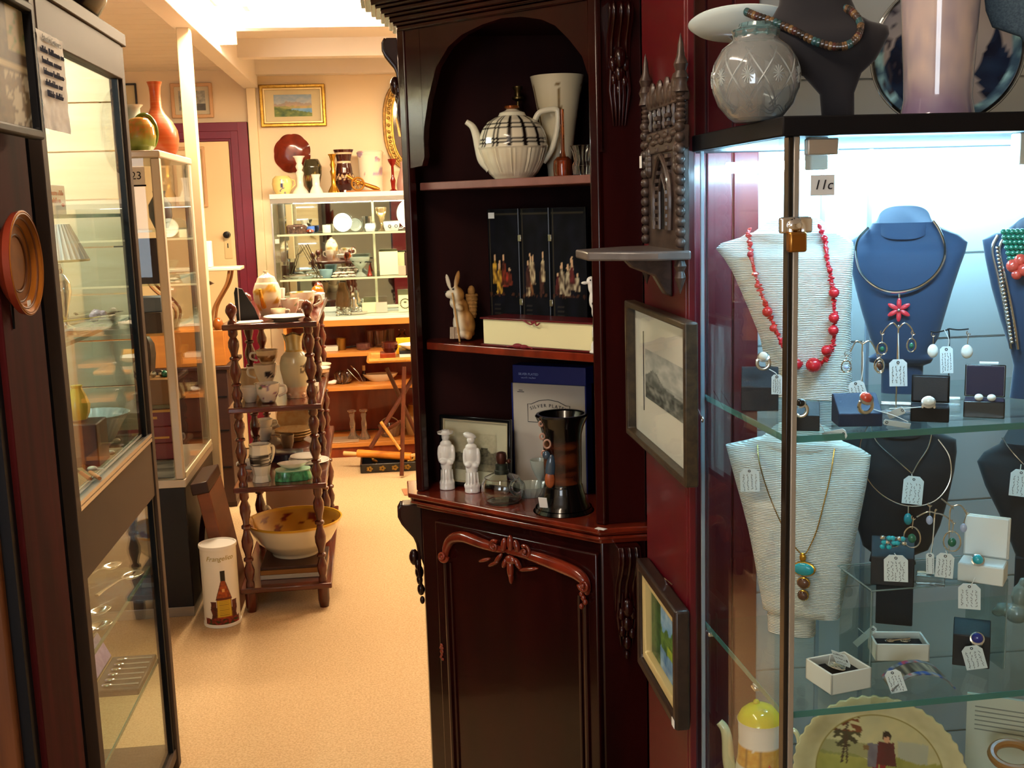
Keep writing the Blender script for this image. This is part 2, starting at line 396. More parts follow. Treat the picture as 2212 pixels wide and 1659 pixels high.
# the partition the corner cabinet stands in, and the painted boards behind the jewellery case
b = B().box(.06, .62, 2.80, 2.9, 0, 2.5).box(.56, .62, 1.98, 2.80, 0, 2.5)
struct('wall_partition', b, MAROON, smooth=0)
b = B()
for i in range(3): b.box(.48 + i * .045, .48 + i * .045 + .0425, 1.80, 1.83, 0, 2.5)
b.box(.478, .614, 1.806, 1.98, 0, 2.5); b.box(.46, .478, 1.70, 1.98, 0, 2.5); b.box(.462, .474, 1.69, 1.702, 0, 2.5)
struct('wall_maroon', b, MAROON, bev=.002)
b = B()
for i in range(18): b.box(.614, 2.4, 1.808, 1.83, i * .145, i * .145 + .141)
b.box(.614, 2.4, 1.812, 1.98, 0, 2.5)
struct('wall_boards', b, PALEB, smooth=0)
# left-hand timber post between the rooms, with the moulding beyond its near corner
b = B().box(-.74, -.62, 1.86, 2.07, 0, 2.5); struct('post_left', b, mat('dark_red_timber', '#4a1214', .8, spec=.1, n2='#2b080a', nscale=(18, 18, 1.4), namt=.8), bev=.003)
b = B().box(-.648, -.63, 1.83, 1.86, 0, 2.5); struct('trim_3', b, BLACKM, smooth=0)
b = B().box(-.685, -.648, 1.815, 1.86, 0, 2.5); struct('trim_4', b, mat('brown_moulding', '#6b3a18', .4, n2='#3d1c0b', nscale=(30, 30, 2), namt=.7), bev=.006)
b = B().box(-.74, -.685, 1.83, 1.86, 0, 2.5); struct('trim_5', b, mat('dark_moulding', '#28100c', .4), bev=.006)
# white post under the beam
struct('post_beam', B().box(-.845, -.79, 5.0, 5.055, 0, 2.336), mat('cream_gloss', '#f2dfb8', .35), bev=.004)
# plum door casing, door and its lock
b = B()
for k, (o, d) in enumerate(((0, .022), (.02, .034), (.045, .026), (.085, .038))):
    w = .124 - o; b.box(-.973 + o * .7, -.849, 7.42 - d, 7.42, 0, 2.127 - 0.0); b.box(-1.86, -.849, 7.42 - d + .0005, 7.42, 2.011 + o * .7, 2.127)
struct('trim_6', b, PLUM, bev=.003)
dr = bpy.data.objects.new('door_1', None); COL.objects.link(dr); dr.location = (-1.36, 7.405, 0); dr['kind'] = 'structure'
B().box(-.40, .384, -.012, .012, .01, 2.008).out('door_panel', mat('cream_door_paint', '#f0d3a0', .45), dr, bev=.002)
p = at(491, 507, 7.39)
b = B().lathe([(.0001, 0), (.022, 0), (.022, .012), (.013, .016), (.013, .03), (.021, .036), (.021, .05), (.0001, .054)], 20, M=Matrix.Translation((p.x + 1.36, -.012, p.z)) @ Matrix.Rotation(pi / 2, 4, 'X'))
b.out('door_knob', BLACKP, dr)
b = B().box(p.x + 1.336, p.x + 1.384, -.016, -.012, p.z - .155, p.z - .0).out('escutcheon', mat('pale_brass', '#e2c68c', .35, metal=.3), dr, bev=.002)
B().box(p.x + 1.356, p.x + 1.362, -.018, -.012, p.z - .085, p.z - .055).out('keyhole', BLACKM, dr)
struct('trim_7', B().box(-.842, -.785, 7.375, 7.42, 0, 2.336), mat('cream_strip', '#f1dcb4', .5), bev=.003)
struct('baseboard_back', B().box(-.78, 2.3, 7.405, 7.42, 0, .12), CREAM, smooth=0)

# ------------------------------------------------------------------ ceiling lights
def fitting(label, loc, rz, L, w, strength, col, h=.06):
    r = thing('fluorescent_light', label, 'ceiling light', loc, rz)
    B().box(-L / 2, L / 2, -w * .35, w * .35, 0, .025).out('batten', WHITE, r, bev=.003)
    for sx in (-1, 1): B().box(sx * L / 2 - .014, sx * L / 2 + .014, -w * .5, w * .5, -h, .02).out('end_cap', WHITE, r, bev=.004)
    b = B().prism([(w * .48 * cos(a), -h * .98 * sin(a)) for a in [pi * k / 14 for k in range(15)]], -L / 2 + .012, L / 2 - .012, 'x')
    b.out('glare_diffuser', mat('glare_diffuser_%d' % int(strength * 10 + L * 10), '#ffffff', .5, emit=col, es=strength), r)  # broad glowing cover added to give the tube its wide glare
    return r
fitting('long fluorescent tube light fixed along the ceiling beam above the white post', (-.735, 5.15, 2.425), pi / 2, 1.24, .10, 58, '#ffe4bd', .055)
fitting('fluorescent light across the ceiling joists over the far display cabinet', (.1, 5.02, 2.47), 0, 1.3, .13, 58, '#ffe4bd')
fitting('fluorescent light over the far room, out beyond the corner cabinet', (1.3, 6.4, 2.47), 0, 1.2, .13, 34, '#ffe4bd')
fitting('fluorescent light on the near ceiling above the aisle', (-.45, 1.1, 2.47), pi / 2, 1.2, .12, 14, '#ffe8cc')

# ------------------------------------------------------------------ pictures on the far wall
def lake(u, v):
    n = nz(u * 6, v * 6) * .5 + nz(u * 15, v * 15, 3) * .3; s = mix('#8fa9c4', '#e9dcc6', 1 - v + n * .5)
    ridge = .58 + .12 * math.exp(-((u - .5) / .2) ** 2) + .1 * nz(u * 5, 2) + .05 * nz(u * 14, 5)
    if v < ridge: s = mix('#a39a97', '#c7a98a', (ridge - v) * 4 + n)
    if v < .48 + .03 * nz(u * 9, 8): s = mix('#8a9a62', '#c9b07a', u + n)
    if .16 < v < .38 and u > .45 + (.38 - v) * .2: s = mix('#5d93c6', '#8fbde0', v * 2 + n)
    if v < .16 + .3 * (1 - u) + .05 * nz(u * 20, 1): s = mix('#3d5b3f', '#8d9a52', .5 + n * 1.3)
    return s
a = at(558, 183, 7.40); c = at(706, 272, 7.40)
w = c.x - a.x; h = a.z - c.z
frame_pic('framed_picture', 'gilt framed watercolour of a lake and mountains on the far wall', 'picture', w, h, .022, .022, GOLD, lake, ((a.x + c.x) / 2, 7.415, c.z), (0, 0, 0), margins=(.055, .055, .03, .03), matcol='#d9cba2', glass=False, lip=(.012, mat('pale_gilt', '#d8bd83', .4, metal=.5)))
def greyscape(u, v):
    n = nz(u * 7, v * 7, 4) + nz(u * 18, v * 18) * .5; s = mix('#cfcabf', '#8c8a86', .45 + n * .6)
    return mix(s, '#4c4a4a', sm(.0, .9, u) * (v < .35) * .8)
a = at(366, 180, 7.40); c = at(462, 254, 7.40)
frame_pic('framed_picture', 'small pale wooden framed grey picture above the plum door casing', 'picture', c.x - a.x, a.z - c.z, .022, .02, mat('pale_wood_frame', '#d4a87a', .45), greyscape, ((a.x + c.x) / 2, 7.415, c.z), (0, 0, 0), margins=(.025,) * 4, matcol='#e6d5b8')
a = at(210, 181, 7.40); c = at(300, 262, 7.40)
frame_pic('framed_picture', 'thin black framed pale print behind the tall terracotta bottle', 'picture', c.x - a.x, a.z - c.z, .012, .016, BLACKP, lambda u, v: mix('#d8c9a8', '#b8a888', .5 + nz(u * 9, v * 9)), ((a.x + c.x) / 2, 7.415, c.z), (0, 0, 0), margins=(.05,) * 4, matcol='#e3cda2')
a = at(370, 318, 7.38); c = at(450, 447, 7.38)
frame_pic('framed_picture', 'narrow pale wood frame hung on the cream door', 'picture', c.x - a.x, a.z - c.z, .02, .02, mat('pale_wood_frame', '#d4a87a', .45), lambda u, v: mix('#e8cf9f', '#dcbf8c', .5 + nz(u * 5, v * 5)), ((a.x + c.x) / 2, 7.392, c.z), (0, 0, 0), margins=(.03,) * 4, matcol='#efd9ab', glass=False)
# gilt octagon-ended mirror / tray
a = at(822, 170, 7.4); c = at(905, 368, 7.4)
mw = (at(960, 260, 7.4).x - a.x); mh = a.z - c.z
r = thing('wall_mirror', 'tall gilt framed mirror with rounded ends painted with golden figures on the far wall', 'mirror', (a.x + mw / 2, 7.415, c.z))
def oval(k, n=48):
    o = []
    for i in range(n):
        t = 2 * pi * i / n; ca, sa = cos(t), sin(t)
        o.append((mw / 2 * k[0] * math.copysign(abs(ca) ** .75, ca), mh / 2 + mh / 2 * k[1] * math.copysign(abs(sa) ** .8, sa)))
    return o
B().ring(oval((1, 1)), oval((.9, .955)), -.03, 0).out('outer_rim', mat('worn_gilt', '#8a6428', .4, metal=.6, n2='#4a2f14', nscale=(40, 40, 40), namt=.7), r, bev=.004)
b = B().ring(oval((.9, .955)), oval((.72, .87)), -.022, 0)
for i, (x, z) in enumerate(oval((.81, .912), 60)): b.ball((x, -.022, z), (.011, .008, .011), 8, 5)
b.out('beaded_band', mat('dark_gilt', '#5d4420', .4, metal=.7, n2='#c29a4a', nscale=(70, 70, 70), namt=.8), r)
B().ring(oval((.72, .87)), oval((.66, .84)), -.028, 0).out('inner_rim', GOLD, r, bev=.003)
B().prism(oval((.7, .86)), -.012, -.004).out('looking_glass', mat('aged_mirror', '#b9b4a6', .07, metal=1.), r, smooth=0)
def figs(u, v): return mix('#c98a22', '#f0c860', .5 + nz(u * 9, v * 9) + .4 * nz(u * 25, v * 25))
b = B(); b.prism([(-.03, .20), (-.10, .22), (-.115, .33), (-.07, .36), (-.075, .44), (-.03, .50), (-.02, .56), (.02, .58), (.04, .52), (.05, .42), (.1, .36), (.1, .24), (.05, .19)], -.015, -.0125)
b.out('golden_figures', mat('gold_paint', '#d99a2c', .4, n2='#f3cf6c', nscale=(40, 40, 40), namt=.8), r, smooth=0)
# dark red scalloped charger
q = PX(631, 331, Y=7.40)
rad = 38 * q.s
b = B(); n = 84; P = [V((0, -.03, 0))]; F = []
for j, (k, d) in enumerate(((.35, -.030), (.62, -.028), (.78, -.014), (1.0, -.006), (1.0, -.001))):
    for i in range(n):
        t = 2 * pi * i / n; rr = rad * k * (1 + (.045 * abs(sin(4 * t)) + .02 * sin(2 * t + .5)) * (k > .7))
        P.append(V((rr * cos(t), d + (.003 * sin(12 * t) if k == 1 else 0), rr * 1.07 * sin(t))))
for i in range(n): F.append((0, 1 + i, 1 + (i + 1) % n))
for j in range(4): F += [(1 + j * n + i, 1 + j * n + (i + 1) % n, 1 + (j + 1) * n + (i + 1) % n, 1 + (j + 1) * n + i) for i in range(n)]
b.add(P, F); single(b, 'wall_plate', mat('red_brown_glaze', '#7d2412', .18, coat=.5, n2='#4a120a', nscale=(12, 12, 12), namt=.8), 'dark red brown scalloped plate hung on the far wall', 'plate', V((q.o.x, 7.418, q.o.z)))

# ------------------------------------------------------------------ far display cabinet: timber base and glazed top
DX0, DX1, DY0, DY1 = -.70, .62, 6.98, 7.40
zt = .877; zs1 = at(750, 762, DY0).z; zs2 = at(800, 833, DY0).z; zs3 = at(750, 958, DY0).z
r = thing('shelf_unit', 'orange brown timber shelf unit carrying the far glass display cabinet', 'shelf unit', (DX0, DY0, 0))
wd = DX1 - DX0; dp = DY1 - DY0
B().box(-.0, wd, 0, dp, zt - .038, zt).out('top', ORANGEL, r, bev=.002)
for nm, z in (('shelf', zs1), ('shelf', zs2), ('shelf', zs3)): B().box(.055, wd - .05, .0, dp - .02, z - .026, z).out(nm, ORANGEL, r, bev=.002)
for x in (.035, wd - .04): B().box(x, x + .02, 0, dp - .02, 0, zt - .038).out('side_panel', ORANGEL, r, bev=.002)
B().box(.055, wd - .04, dp - .022, dp - .008, .1, zt - .04).out('back_panel', ORANGEW, r, smooth=0)
B().box(.055, wd - .04, .012, .03, 0, zs3 - .026).out('plinth', ORANGEW, r, smooth=0)
zT = 1.662
r = thing('display_cabinet', 'glass display cabinet with mirrored back standing on the far timber shelves', 'display cabinet', (DX0, DY0, zt))
H_ = zT - zt
B().box(0, wd, 0, dp, H_ - .03, H_).out('top', WHITE, r, bev=.003)
B().box(0, wd, 0, dp, 0, .018).out('base', WHITE, r, bev=.002)
B().box(.01, wd - .01, dp - .012, dp - .006, .018, H_ - .03).out('mirror_back', mat('mirror', '#e8eae8', .02, metal=1.), r, smooth=0)
for x in (0.004, wd - .016): B().box(x, x + .01, .002, .014, .018, H_ - .03).out('corner_post', ALU, r, bev=.001)
B().box(.61, .625, dp - .03, dp - .012, .018, H_ - .03).out('mirror_joint', CREAMP, r, smooth=0)
DS1, DS2 = 1.415, 1.137
for z in (DS1, DS2):
    g = B().box(.03, wd - .02, .04, dp - .02, z - zt - .010, z - zt).out('glass_shelf', SHELFG, r, smooth=0)
    B().box(.03, wd - .02, .036, .04, z - zt - .011, z - zt + .001).out('shelf_edge', mat('lit_shelf_edge', '#e9e6cf', .3), g, smooth=0)
B().box(.016, wd - .016, .002, .007, .018, H_ - .03).out('front_glass', PANE, r, smooth=0)
B().box(.004, .009, .014, dp - .02, .018, H_ - .03).out('side_glass', PANE, r, smooth=0)
B().box(.004, wd - .004, .0, .006, H_ - .058, H_ - .03).out('header_rail', mat('grey_rail', '#8f8c86', .4, metal=.4), r, bev=.001)
B().tube([(.08, .06, H_ - .045), (wd - .08, .06, H_ - .045)], .011, 10).out('strip_light', mat('cabinet_tube', '#ffffff', .5, emit='#fff3d6', es=22), r)
# ================================================================== THE CORNER CABINET
CO = V((.2265, 2.468, 0)); CA = -pi / 4
cu = V((cos(CA), sin(CA), 0)); cv = V((-sin(CA), cos(CA), 0))
def cab(px, py, y0=.0):
    """where a pixel falls on an upright plane y0 behind the cabinet front, in the cabinet's own x and z"""
    d = ray(px, py); k = ((CO + cv * y0 - CAM).dot(cv)) / d.dot(cv); p = CAM + d * k - CO
    return (p.dot(cu), p.z)
A0, Y0, RL = .268, .024, .098
Q = .70711
def pent(d, back=0.):
    x = A0 + .414 * d; y = Y0 - d; k = Q * (RL + d)
    return [(-x, y), (x, y), (x + k - back, y + k), (0, .436), (-x - k + back, y + k)]
r = CAB = thing('corner_cabinet', 'tall dark carved mahogany corner cabinet with open shelves above a panelled door', 'cabinet', CO, CA)
B().prism(pent(0), 0, .83, 'z').out('lower_carcass', MAHOG, r, bev=.003)
b = B()
for z0, z1, d in ((.822, .834, .012), (.834, .842, .026), (.842, .85, .02), (.85, .862, .032)): b.prism(pent(d), z0, z1, 'z')
b.out('counter', MAHOGT, r, bev=.003)
ZC = .862
b = B().prism(pent(.012), 0, .06, 'z').prism(pent(.006), .06, .075, 'z'); b.out('plinth', MAHOG, r, bev=.003)
# upper case: two boards against the walls, the returns, the arched front
a0 = A0 + Q * RL
P = [(-a0, Y0 + Q * RL), (0, .436), (a0, Y0 + Q * RL)]
for i in (0, 1):
    p, q_ = V((*P[i], 0)), V((*P[i + 1], 0)); n = V((-(q_ - p).y, (q_ - p).x, 0)).normalized() * .012
    B().prism([(p.x, p.y), (q_.x, q_.y), (q_.x - n.x, q_.y - n.y), (p.x - n.x, p.y - n.y)], ZC, 2.19, 'z').out('back_board', MAHDK, r, smooth=0)
for sg in (-1, 1):
    p = V((sg * A0, Y0, 0)); e = V((sg * Q, Q, 0)) * RL; n = V((-sg * Q, Q, 0)) * .018
    B().prism([(v.x, v.y) for v in (p, p + e, p + e + n, p + n)][::sg], ZC, 2.02, 'z').out('pilaster', MAHOG, r, bev=.002)
    B().box(sg * A0 - .012, sg * A0 + .012, Y0 - .004, Y0 + .02, ZC, 2.02).out('stile', MAHOG, r, bev=.004)
arch = [(904, 363), (912, 358), (917, 337), (914.5, 312), (916, 275), (924.7, 214), (942, 145), (968, 101), (997, 75), (1040, 53.5), (1084, 39), (1127, 36), (1170, 42), (1199, 55), (1228, 84), (1257, 121), (1272, 168), (1283, 223), (1290, 278), (1286, 292), (1289, 312), (1301, 327), (1306, 331)]
T = [cab(x, y, Y0) for x, y in arch]
zt_ = 2.03
T[0] = (-A0 + .004, T[0][1]); T[-1] = (A0 - .004, T[-1][1])
b = B(); n = len(T)
pts = [(x, Y0 + d, z) for d in (0, .018) for x, z in T] + [(x, Y0 + d, zt_) for d in (0, .018) for x, z in T]
fs = []
for i in range(n - 1): fs += [(i, i + 1, 2 * n + i + 1, 2 * n + i), (n + i, 3 * n + i, 3 * n + i + 1, n + i + 1), (i, n + i, n + i + 1, i + 1)]
fs += [(0, 2 * n, 3 * n, n), (n - 1, 2 * n - 1, 4 * n - 1, 3 * n - 1)]
b.add(pts, fs); b.out('arched_fascia', MAHOG, r, smooth=50)
b = B()
for z0, z1, d in ((1.955, 1.966, .008), (1.966, 1.973, .017), (1.973, 1.984, .025), (1.984, 1.991, .036), (1.991, 2.002, .044), (2.002, 2.009, .056), (2.009, 2.022, .066), (2.022, 2.032, .08), (2.032, 2.16, .09), (2.16, 2.2, .10)): b.prism(pent(d), z0, z1, 'z')
b.out('cornice', MAHOG, r, bev=.0025)
Zs = []
for i, (l, rr) in enumerate((((925, 396), (1305, 373)), ((940, 741), (1309, 767)))):
    z = (cab(*l, .055)[1] + cab(*rr, .055)[1]) / 2; Zs.append(z)
    y = .055; B().prism([(-A0 + .012, y), (A0 - .012, y), (A0 + .045, y + .06), (0, .42), (-A0 - .045, y + .06)], z - .018, z, 'z').out('shelf', (mat('pale_shelf', '#8a5a50', .35, coat=.2, n2='#6b3f36', nscale=(14, 3, 3)), MAHOGT)[i], r, bev=.002)  # upper shelf is paler and greyer than the lower one
Z1, Z2 = Zs
# door with its panel moulding and carved crest
dl, dr_ = cab(948, 1450, 0)[0], cab(1290, 1450, 0)[0]
D = B().box(dl, dr_, .006, Y0 + .002, .09, .80).out('door', MAHOG, r, bev=.004)
def path(px, y0=.0, n=6): return curve([V((x, y0, z)) for x, z in [cab(a, b_, y0) for a, b_ in px]], n)
for off, rad in ((0, .006), (.016, .004)):
    l = cab(968, 1400, 0)[0] + off; g = cab(1264, 1400, 0)[0] - off
    B().tube([(l, .004, .12 + off), (l, .004, cab(968, 1215, 0)[1])], rad, 8).out('panel_moulding', MAHOG, D)
    B().tube([(g, .004, .12 + off), (g, .004, cab(1264, 1290, 0)[1])], rad, 8).out('panel_moulding', MAHOG, D)
    B().tube([(l, .004, .12 + off), (g, .004, .12 + off)], rad, 8).out('panel_moulding', MAHOG, D)
cr = B(); y = -.004
p = path([(962, 1210), (964, 1185), (975, 1165), (1000, 1160), (1035, 1172), (1070, 1184), (1092, 1190)], y)
cr.tube(p, [.004 + .010 * sin(pi * i / (len(p) - 1)) ** .7 for i in range(len(p))], 10)
p = path([(1092, 1190), (1130, 1196), (1170, 1208), (1215, 1225), (1250, 1242), (1266, 1262), (1268, 1285)], y)
cr.tube(p, [.004 + .011 * sin(pi * i / (len(p) - 1)) ** .7 for i in range(len(p))], 10)
def spiral(cx, cz, rad, y, turns, sg=1, t0=0., r1=.0035, r0=.0015, n=26):
    P = []; Rr = []
    for i in range(n):
        k = i / (n - 1); a = t0 + sg * turns * 2 * pi * k; q_ = rad * (1 - .82 * k); P.append(V((cx + q_ * cos(a), y - .006 * k, cz + q_ * sin(a)))); Rr.append(r1 + (r0 - r1) * k)
    return P, Rr
for px, py, sg, t0 in ((1073, 1178, 1, pi * .3), (1140, 1190, -1, pi * .7), (962, 1200, -1, 0), (1266, 1262, 1, pi)):
    x, z = cab(px, py, y); P, Rr = spiral(x, z, .014, y - .008, 1.5, sg, t0, .005, .002); cr.tube(P, Rr, 8); cr.ball((x, y - .012, z), .005, 8, 6)
for px, py, rx, rz_, a in ((1092, 1175, .008, .018, .2), (1106, 1172, .008, .02, 0), (1120, 1178, .008, .016, -.3), (1080, 1205, .006, .018, .7), (1106, 1208, .016, .011, 0), (1094, 1215, .006, .014, .4), (1122, 1216, .006, .015, -.6), (1106, 1228, .009, .024, 0), (1070, 1216, .02, .005, -.5), (1145, 1228, .03, .005, -.25), (1050, 1208, .02, .005, -.35), (1108, 1246, .005, .016, 0)):
    x, z = cab(px, py, y); cr.ball((x, y - .006, z), (rx, .008, rz_), 12, 8, Matrix.Rotation(a, 4, 'Y'))
for i in range(7):
    x, z = cab(1258 + 4 * (i % 3), 1255 + i * 9, y); cr.ball((x, y - .003, z), (.006, .006, .007), 8, 6)
cr.out('carved_crest', MAHOGT, D, smooth=60)
x, z = cab(952, 1410, 0); kb = B()
for i, (dx, dz, q_) in enumerate(((0, .018, .005), (-.003, .011, .004), (.003, .011, .004), (0, .002, .006), (0, -.006, .004), (-.003, -.013, .004), (.002, -.018, .004))): kb.ball((x + dx, .004, z + dz), (q_, .003, q_), 8, 6)
kb.out('key_escutcheon', MAHOGT, D)
# scrolled brackets and leaf drops on the two canted returns, above and below the counter
def bracket(sg, z_top, s, name):
    p0 = V((sg * (A0 + Q * .018), Y0 + Q * .018, 0)); al = V((sg * Q, Q, 0)); ou = V((sg * Q, -Q, 0))
    Mx = Matrix((( -ou.x * -1, al.x, 0, p0.x), (ou.y, al.y, 0, p0.y), (0, 0, 1, z_top), (0, 0, 0, 1)))
    b = B()
    pr = [(0, 0), (.040, 0), (.047, -.012), (.047, -.028), (.040, -.044), (.028, -.06), (.016, -.075), (.010, -.09), (.006, -.12), (0, -.14)]
    b.prism([(o * s, z * s) for o, z in pr], 0.008, .058, 'y', Mx)
    for k in range(3): b.tube([(o * s + .002, .018 + k * .015, z * s) for o, z in pr[1:-1]], .004, 6, M=Mx)
    b.out(name, MAHOG, CAB, bev=.002)
    g = B()
    for k, (o, yy, z, q_) in enumerate(((.02, .033, -.125, .016), (.012, .02, -.14, .011), (.012, .046, -.14, .011), (.01, .033, -.16, .014), (.01, .022, -.175, .010), (.01, .044, -.18, .010), (.008, .033, -.2, .012), (.006, .033, -.225, .008))):
        g.ball(Mx @ V((o * s, yy, z * s)), (q_ * .8, q_ * .8, q_ * 1.35), 10, 7)
    for k in range(5): g.tube([Mx @ V((.006, .033 + (k - 2) * .008, -.10)), Mx @ V((.012, .033 + (k - 2) * .010, -.17 - .01 * (k % 2))), Mx @ V((.004, .033 + (k - 2) * .006, -.24))], [.003, .005, .001], 6)
    g.out('leaf_drop', MAHOG, CAB, smooth=60)
for sg in (-1, 1):
    bracket(sg, 1.945, .85, 'upper_bracket'); bracket(sg, .822, 1.15, 'lower_bracket')

# ------------------------------------------------------------------ things on the cabinet shelves
def cx(px, py, z, y0): # a point standing at height z, seen in column px, on the plane y0 behind the cabinet front
    x, _ = cab(px, py, y0); p = CO + cu * x + cv * y0; p.z = z; return p
class CX(PX):
    def __init__(s, px, py, z, y0): PX.__init__(s, px, py, p=cx(px, py, z, y0))
# big plaid teapot
q = CX(1110, 380, Z1 + .0005, .15); r = q.thing('teapot', 'large cream teapot with black plaid lines and a fluted lower half', 'teapot')
pr = densify(q.prof([(40, 380), (52, 368), (66, 345), (74, 322), (76, 312), (74, 308), (72, 290), (66, 274), (54, 259), (38, 250), (30, 247)]), 5)
pr = [(.0001, pr[0][1])] + pr + [(.0001, pr[-1][1])]
seg = 96; P = []; b = B(); n = len(pr); zseam = q.z(313)
b = B().lathe(pr, seg)
for v in b.b.verts:
    if v.co.z < zseam - .002 and v.co.z > .004: k = 1 - .06 * (1 - abs(cos(21 * atan2(v.co.y, v.co.x)))); v.co.x *= k; v.co.y *= k
def plaid(co):
    c = '#e7dcc0'
    if co.z < zseam: return mix('#e9e0c6', '#d8cba8', .5 + .4 * nz(co.x * 40, co.y * 40, co.z * 40))
    a = (atan2(co.y, co.x) * 7 / pi) % 1.0; z = (co.z - zseam) / .0125
    if min(abs(a - .2), abs(a - .42)) < .07 or min(abs(z % 2.6 - .7), abs(z % 2.6 - 1.5)) < .16: return '#1d1512'
    return c
b.out('body', VCG, r, vc=plaid, smooth=60)
B().lathe(solidp(q.prof([(31, 248), (27, 240), (16, 236), (12, 233)])), 24).out('lid', IVORY, r)
B().lathe(solidp(q.prof([(13, 238), (10, 234), (17, 230), (16, 226), (6, 224)])), 20).out('lid_knob', mat('brown_lustre', '#8a4a1c', .15, metal=.5), r)
pp = curve([q.p(1062, 350), q.p(1046, 336), q.p(1038, 310), q.p(1032, 285), q.p(1024, 266), q.p(1011, 256)], 5)
B().tube(pp, [.019 - .013 * (i / (len(pp) - 1)) ** .7 for i in range(len(pp))], 12).out('spout', IVORY, r, smooth=60)
pp = curve([q.p(1158, 258), q.p(1166, 244), q.p(1178, 238), q.p(1203, 236), q.p(1208, 248), q.p(1204, 285), q.p(1192, 322), q.p(1174, 346)], 5)
B().tube(pp, .0068, 10).out('handle', IVORY, r, smooth=60)
q = CX(1122, 330, Z1 + .0005, .25).true_row()
jr = solidp(q.prof([(20, 400), (20, 342), (8, 322), (6, 270), (5, 246), (7, 243), (4, 236), (4, 224), (13, 219), (13, 215), (7, 213), (7, 202), (11, 196), (11, 193)]))
single(B().lathe(jr, 20), 'candlestick', mat('dark_brass', '#5b4a28', .3, metal=.9), 'dark brass candlestick standing behind the plaid teapot', 'candlestick', q.o, smooth=50)
q = CX(1208, 372, Z1 + .0005, .265)
def wheat(co):
    a = atan2(co.y, co.x); u = ((a + pi) / (2 * pi) * 5 + .3) % 1; h = co.z / .25; c = mix('#d8cfb4', '#c9bc98', .5 + .5 * nz(co.x * 14, co.y * 14, co.z * 14))
    if .30 < h < .86 and abs(u - .5 + .25 * (h - .6)) < .09 * (1.1 - h) + .05 * abs(nz(h * 22, u * 3)): c = mix('#4a3418', '#8a6a2c', .5 + nz(h * 30, u * 20))
    return c
single(B().lathe(hollow(densify(q.prof([(24, 372), (25, 352), (30, 320), (36, 280), (43, 235), (51, 190), (58, 158)]), 6), .07), 64), 'vase', VCG, 'tall flared cream vase with brown wheat sprays behind the plaid teapot', 'vase', q.o, vc=wheat, smooth=50)
q = CX(1216, 374, Z1 + .0005, .13)
r = q.thing('bud_vase', 'amber glass bud vase with a thin tall clear neck beside the crystal tumbler', 'vase')
AMB = mat('amber_glass', '#d97a42', .04, trans=.92)
B().lathe(hollow(q.prof([(20, 374), (21, 356), (20, 340), (12, 332)]), .12), 24).out('bowl', AMB, r)
B().lathe(solidp(q.prof([(8, 336), (5, 318), (4.5, 250), (5, 232)])), 12).out('neck', AMB, r)
q = CX(1258, 372, Z1 + .0005, .10)
single(B().lathe(hollow(q.prof([(19, 372), (21, 352), (17, 342), (20, 322), (25, 309)]), .14), 48, flute=12, fd=.06), 'crystal_tumbler', CRYST, 'small flared cut crystal vase at the right end of the top cabinet shelf', 'vase', q.o, smooth=20)
# rabbit with a basket on its back
q = CX(1000, 733, Z2 + .006, .115)
r = q.thing('rabbit_figurine', 'standing rabbit figurine with upright ears, a walking stick and a basket on its back', 'figurine')
fur = lambda co: mix(mix('#b5803c', '#8a5a24', .5 + nz(co.x * 120, co.z * 60)), '#f2ead2', sm(.002, -.016, co.x + .3 * co.y + .12 * (co.z - .06)) * .95)
b = B(); k = q.s
def bl(px, py, dy, rx, ry, rz_, a=0., ay=0.): b.ball(q.p(px, py, dy * k), (rx * k, ry * k, rz_ * k), 14, 10, Matrix.Rotation(a, 4, 'Y') @ Matrix.Rotation(ay, 4, 'X'))
bl(1003, 700, 0, 24, 20, 32); bl(998, 672, 0, 17, 16, 26, .1); bl(1000, 722, 2, 27, 22, 12); bl(990, 638, -2, 17, 14, 18, -.3); bl(976, 636, -8, 11, 9, 9); bl(987, 655, 0, 13, 12, 14)
bl(973, 610, 4, 5, 4, 18, -.22); bl(992, 606, -3, 6, 4, 21, .22); bl(993, 664, -16, 13, 8, 7, .4); bl(1012, 727, -14, 9, 10, 8); bl(1014, 700, -6, 14, 16, 26, -.1)
b.out('body', VCM, r, vox=.0022, vc=fur)
o = r.children[-1]
for nm, px, py, dy in (('eye', 983, 625, -13.5), ('nose', 966, 631, -12)): B().ball(q.p(px, py, dy * k), .0025, 8, 6).out(nm, BLACKP, r)
B().tube([q.p(981, 632, -20 * k), q.p(985, 665, -24 * k), q.p(993, 737, -22 * k)], .0022, 8).out('walking_stick', mat('tan_wood', '#c89a5c', .5), r)
b = B().lathe([(.0001, 0), (8 * k, 0), (11 * k, 20 * k), (13 * k, 46 * k), (13 * k, 52 * k), (10 * k, 52 * k), (.0001, 46 * k)], 18, M=Matrix.Translation(q.p(1022, 690, 10 * k)))
for i in range(6): b.lathe([((9.2 + i * .75) * k, (5 + i * 8) * k), ((10.6 + i * .75) * k, (8 + i * 8) * k), ((9.2 + i * .75) * k, (11 + i * 8) * k)], 18, M=Matrix.Translation(q.p(1022, 690, 10 * k)))
b.ball(q.p(1022, 632, 10 * k), (8 * k, 7 * k, 12 * k)); b.out('basket', mat('wicker_tan', '#a87a3e', .7, n2='#6e4a20', nscale=(150, 150, 150)), r)
bp = B()
for i in range(7): bp.tube([q.p(975 + i * 3.2, 706, (-13 - (i % 3)) * k), q.p(974 + i * 3.2, 731, (-14 - (i % 3)) * k)], .0024, 6)
bp.out('bundle_of_twigs', mat('twig_grey', '#b9a48c', .7), r)
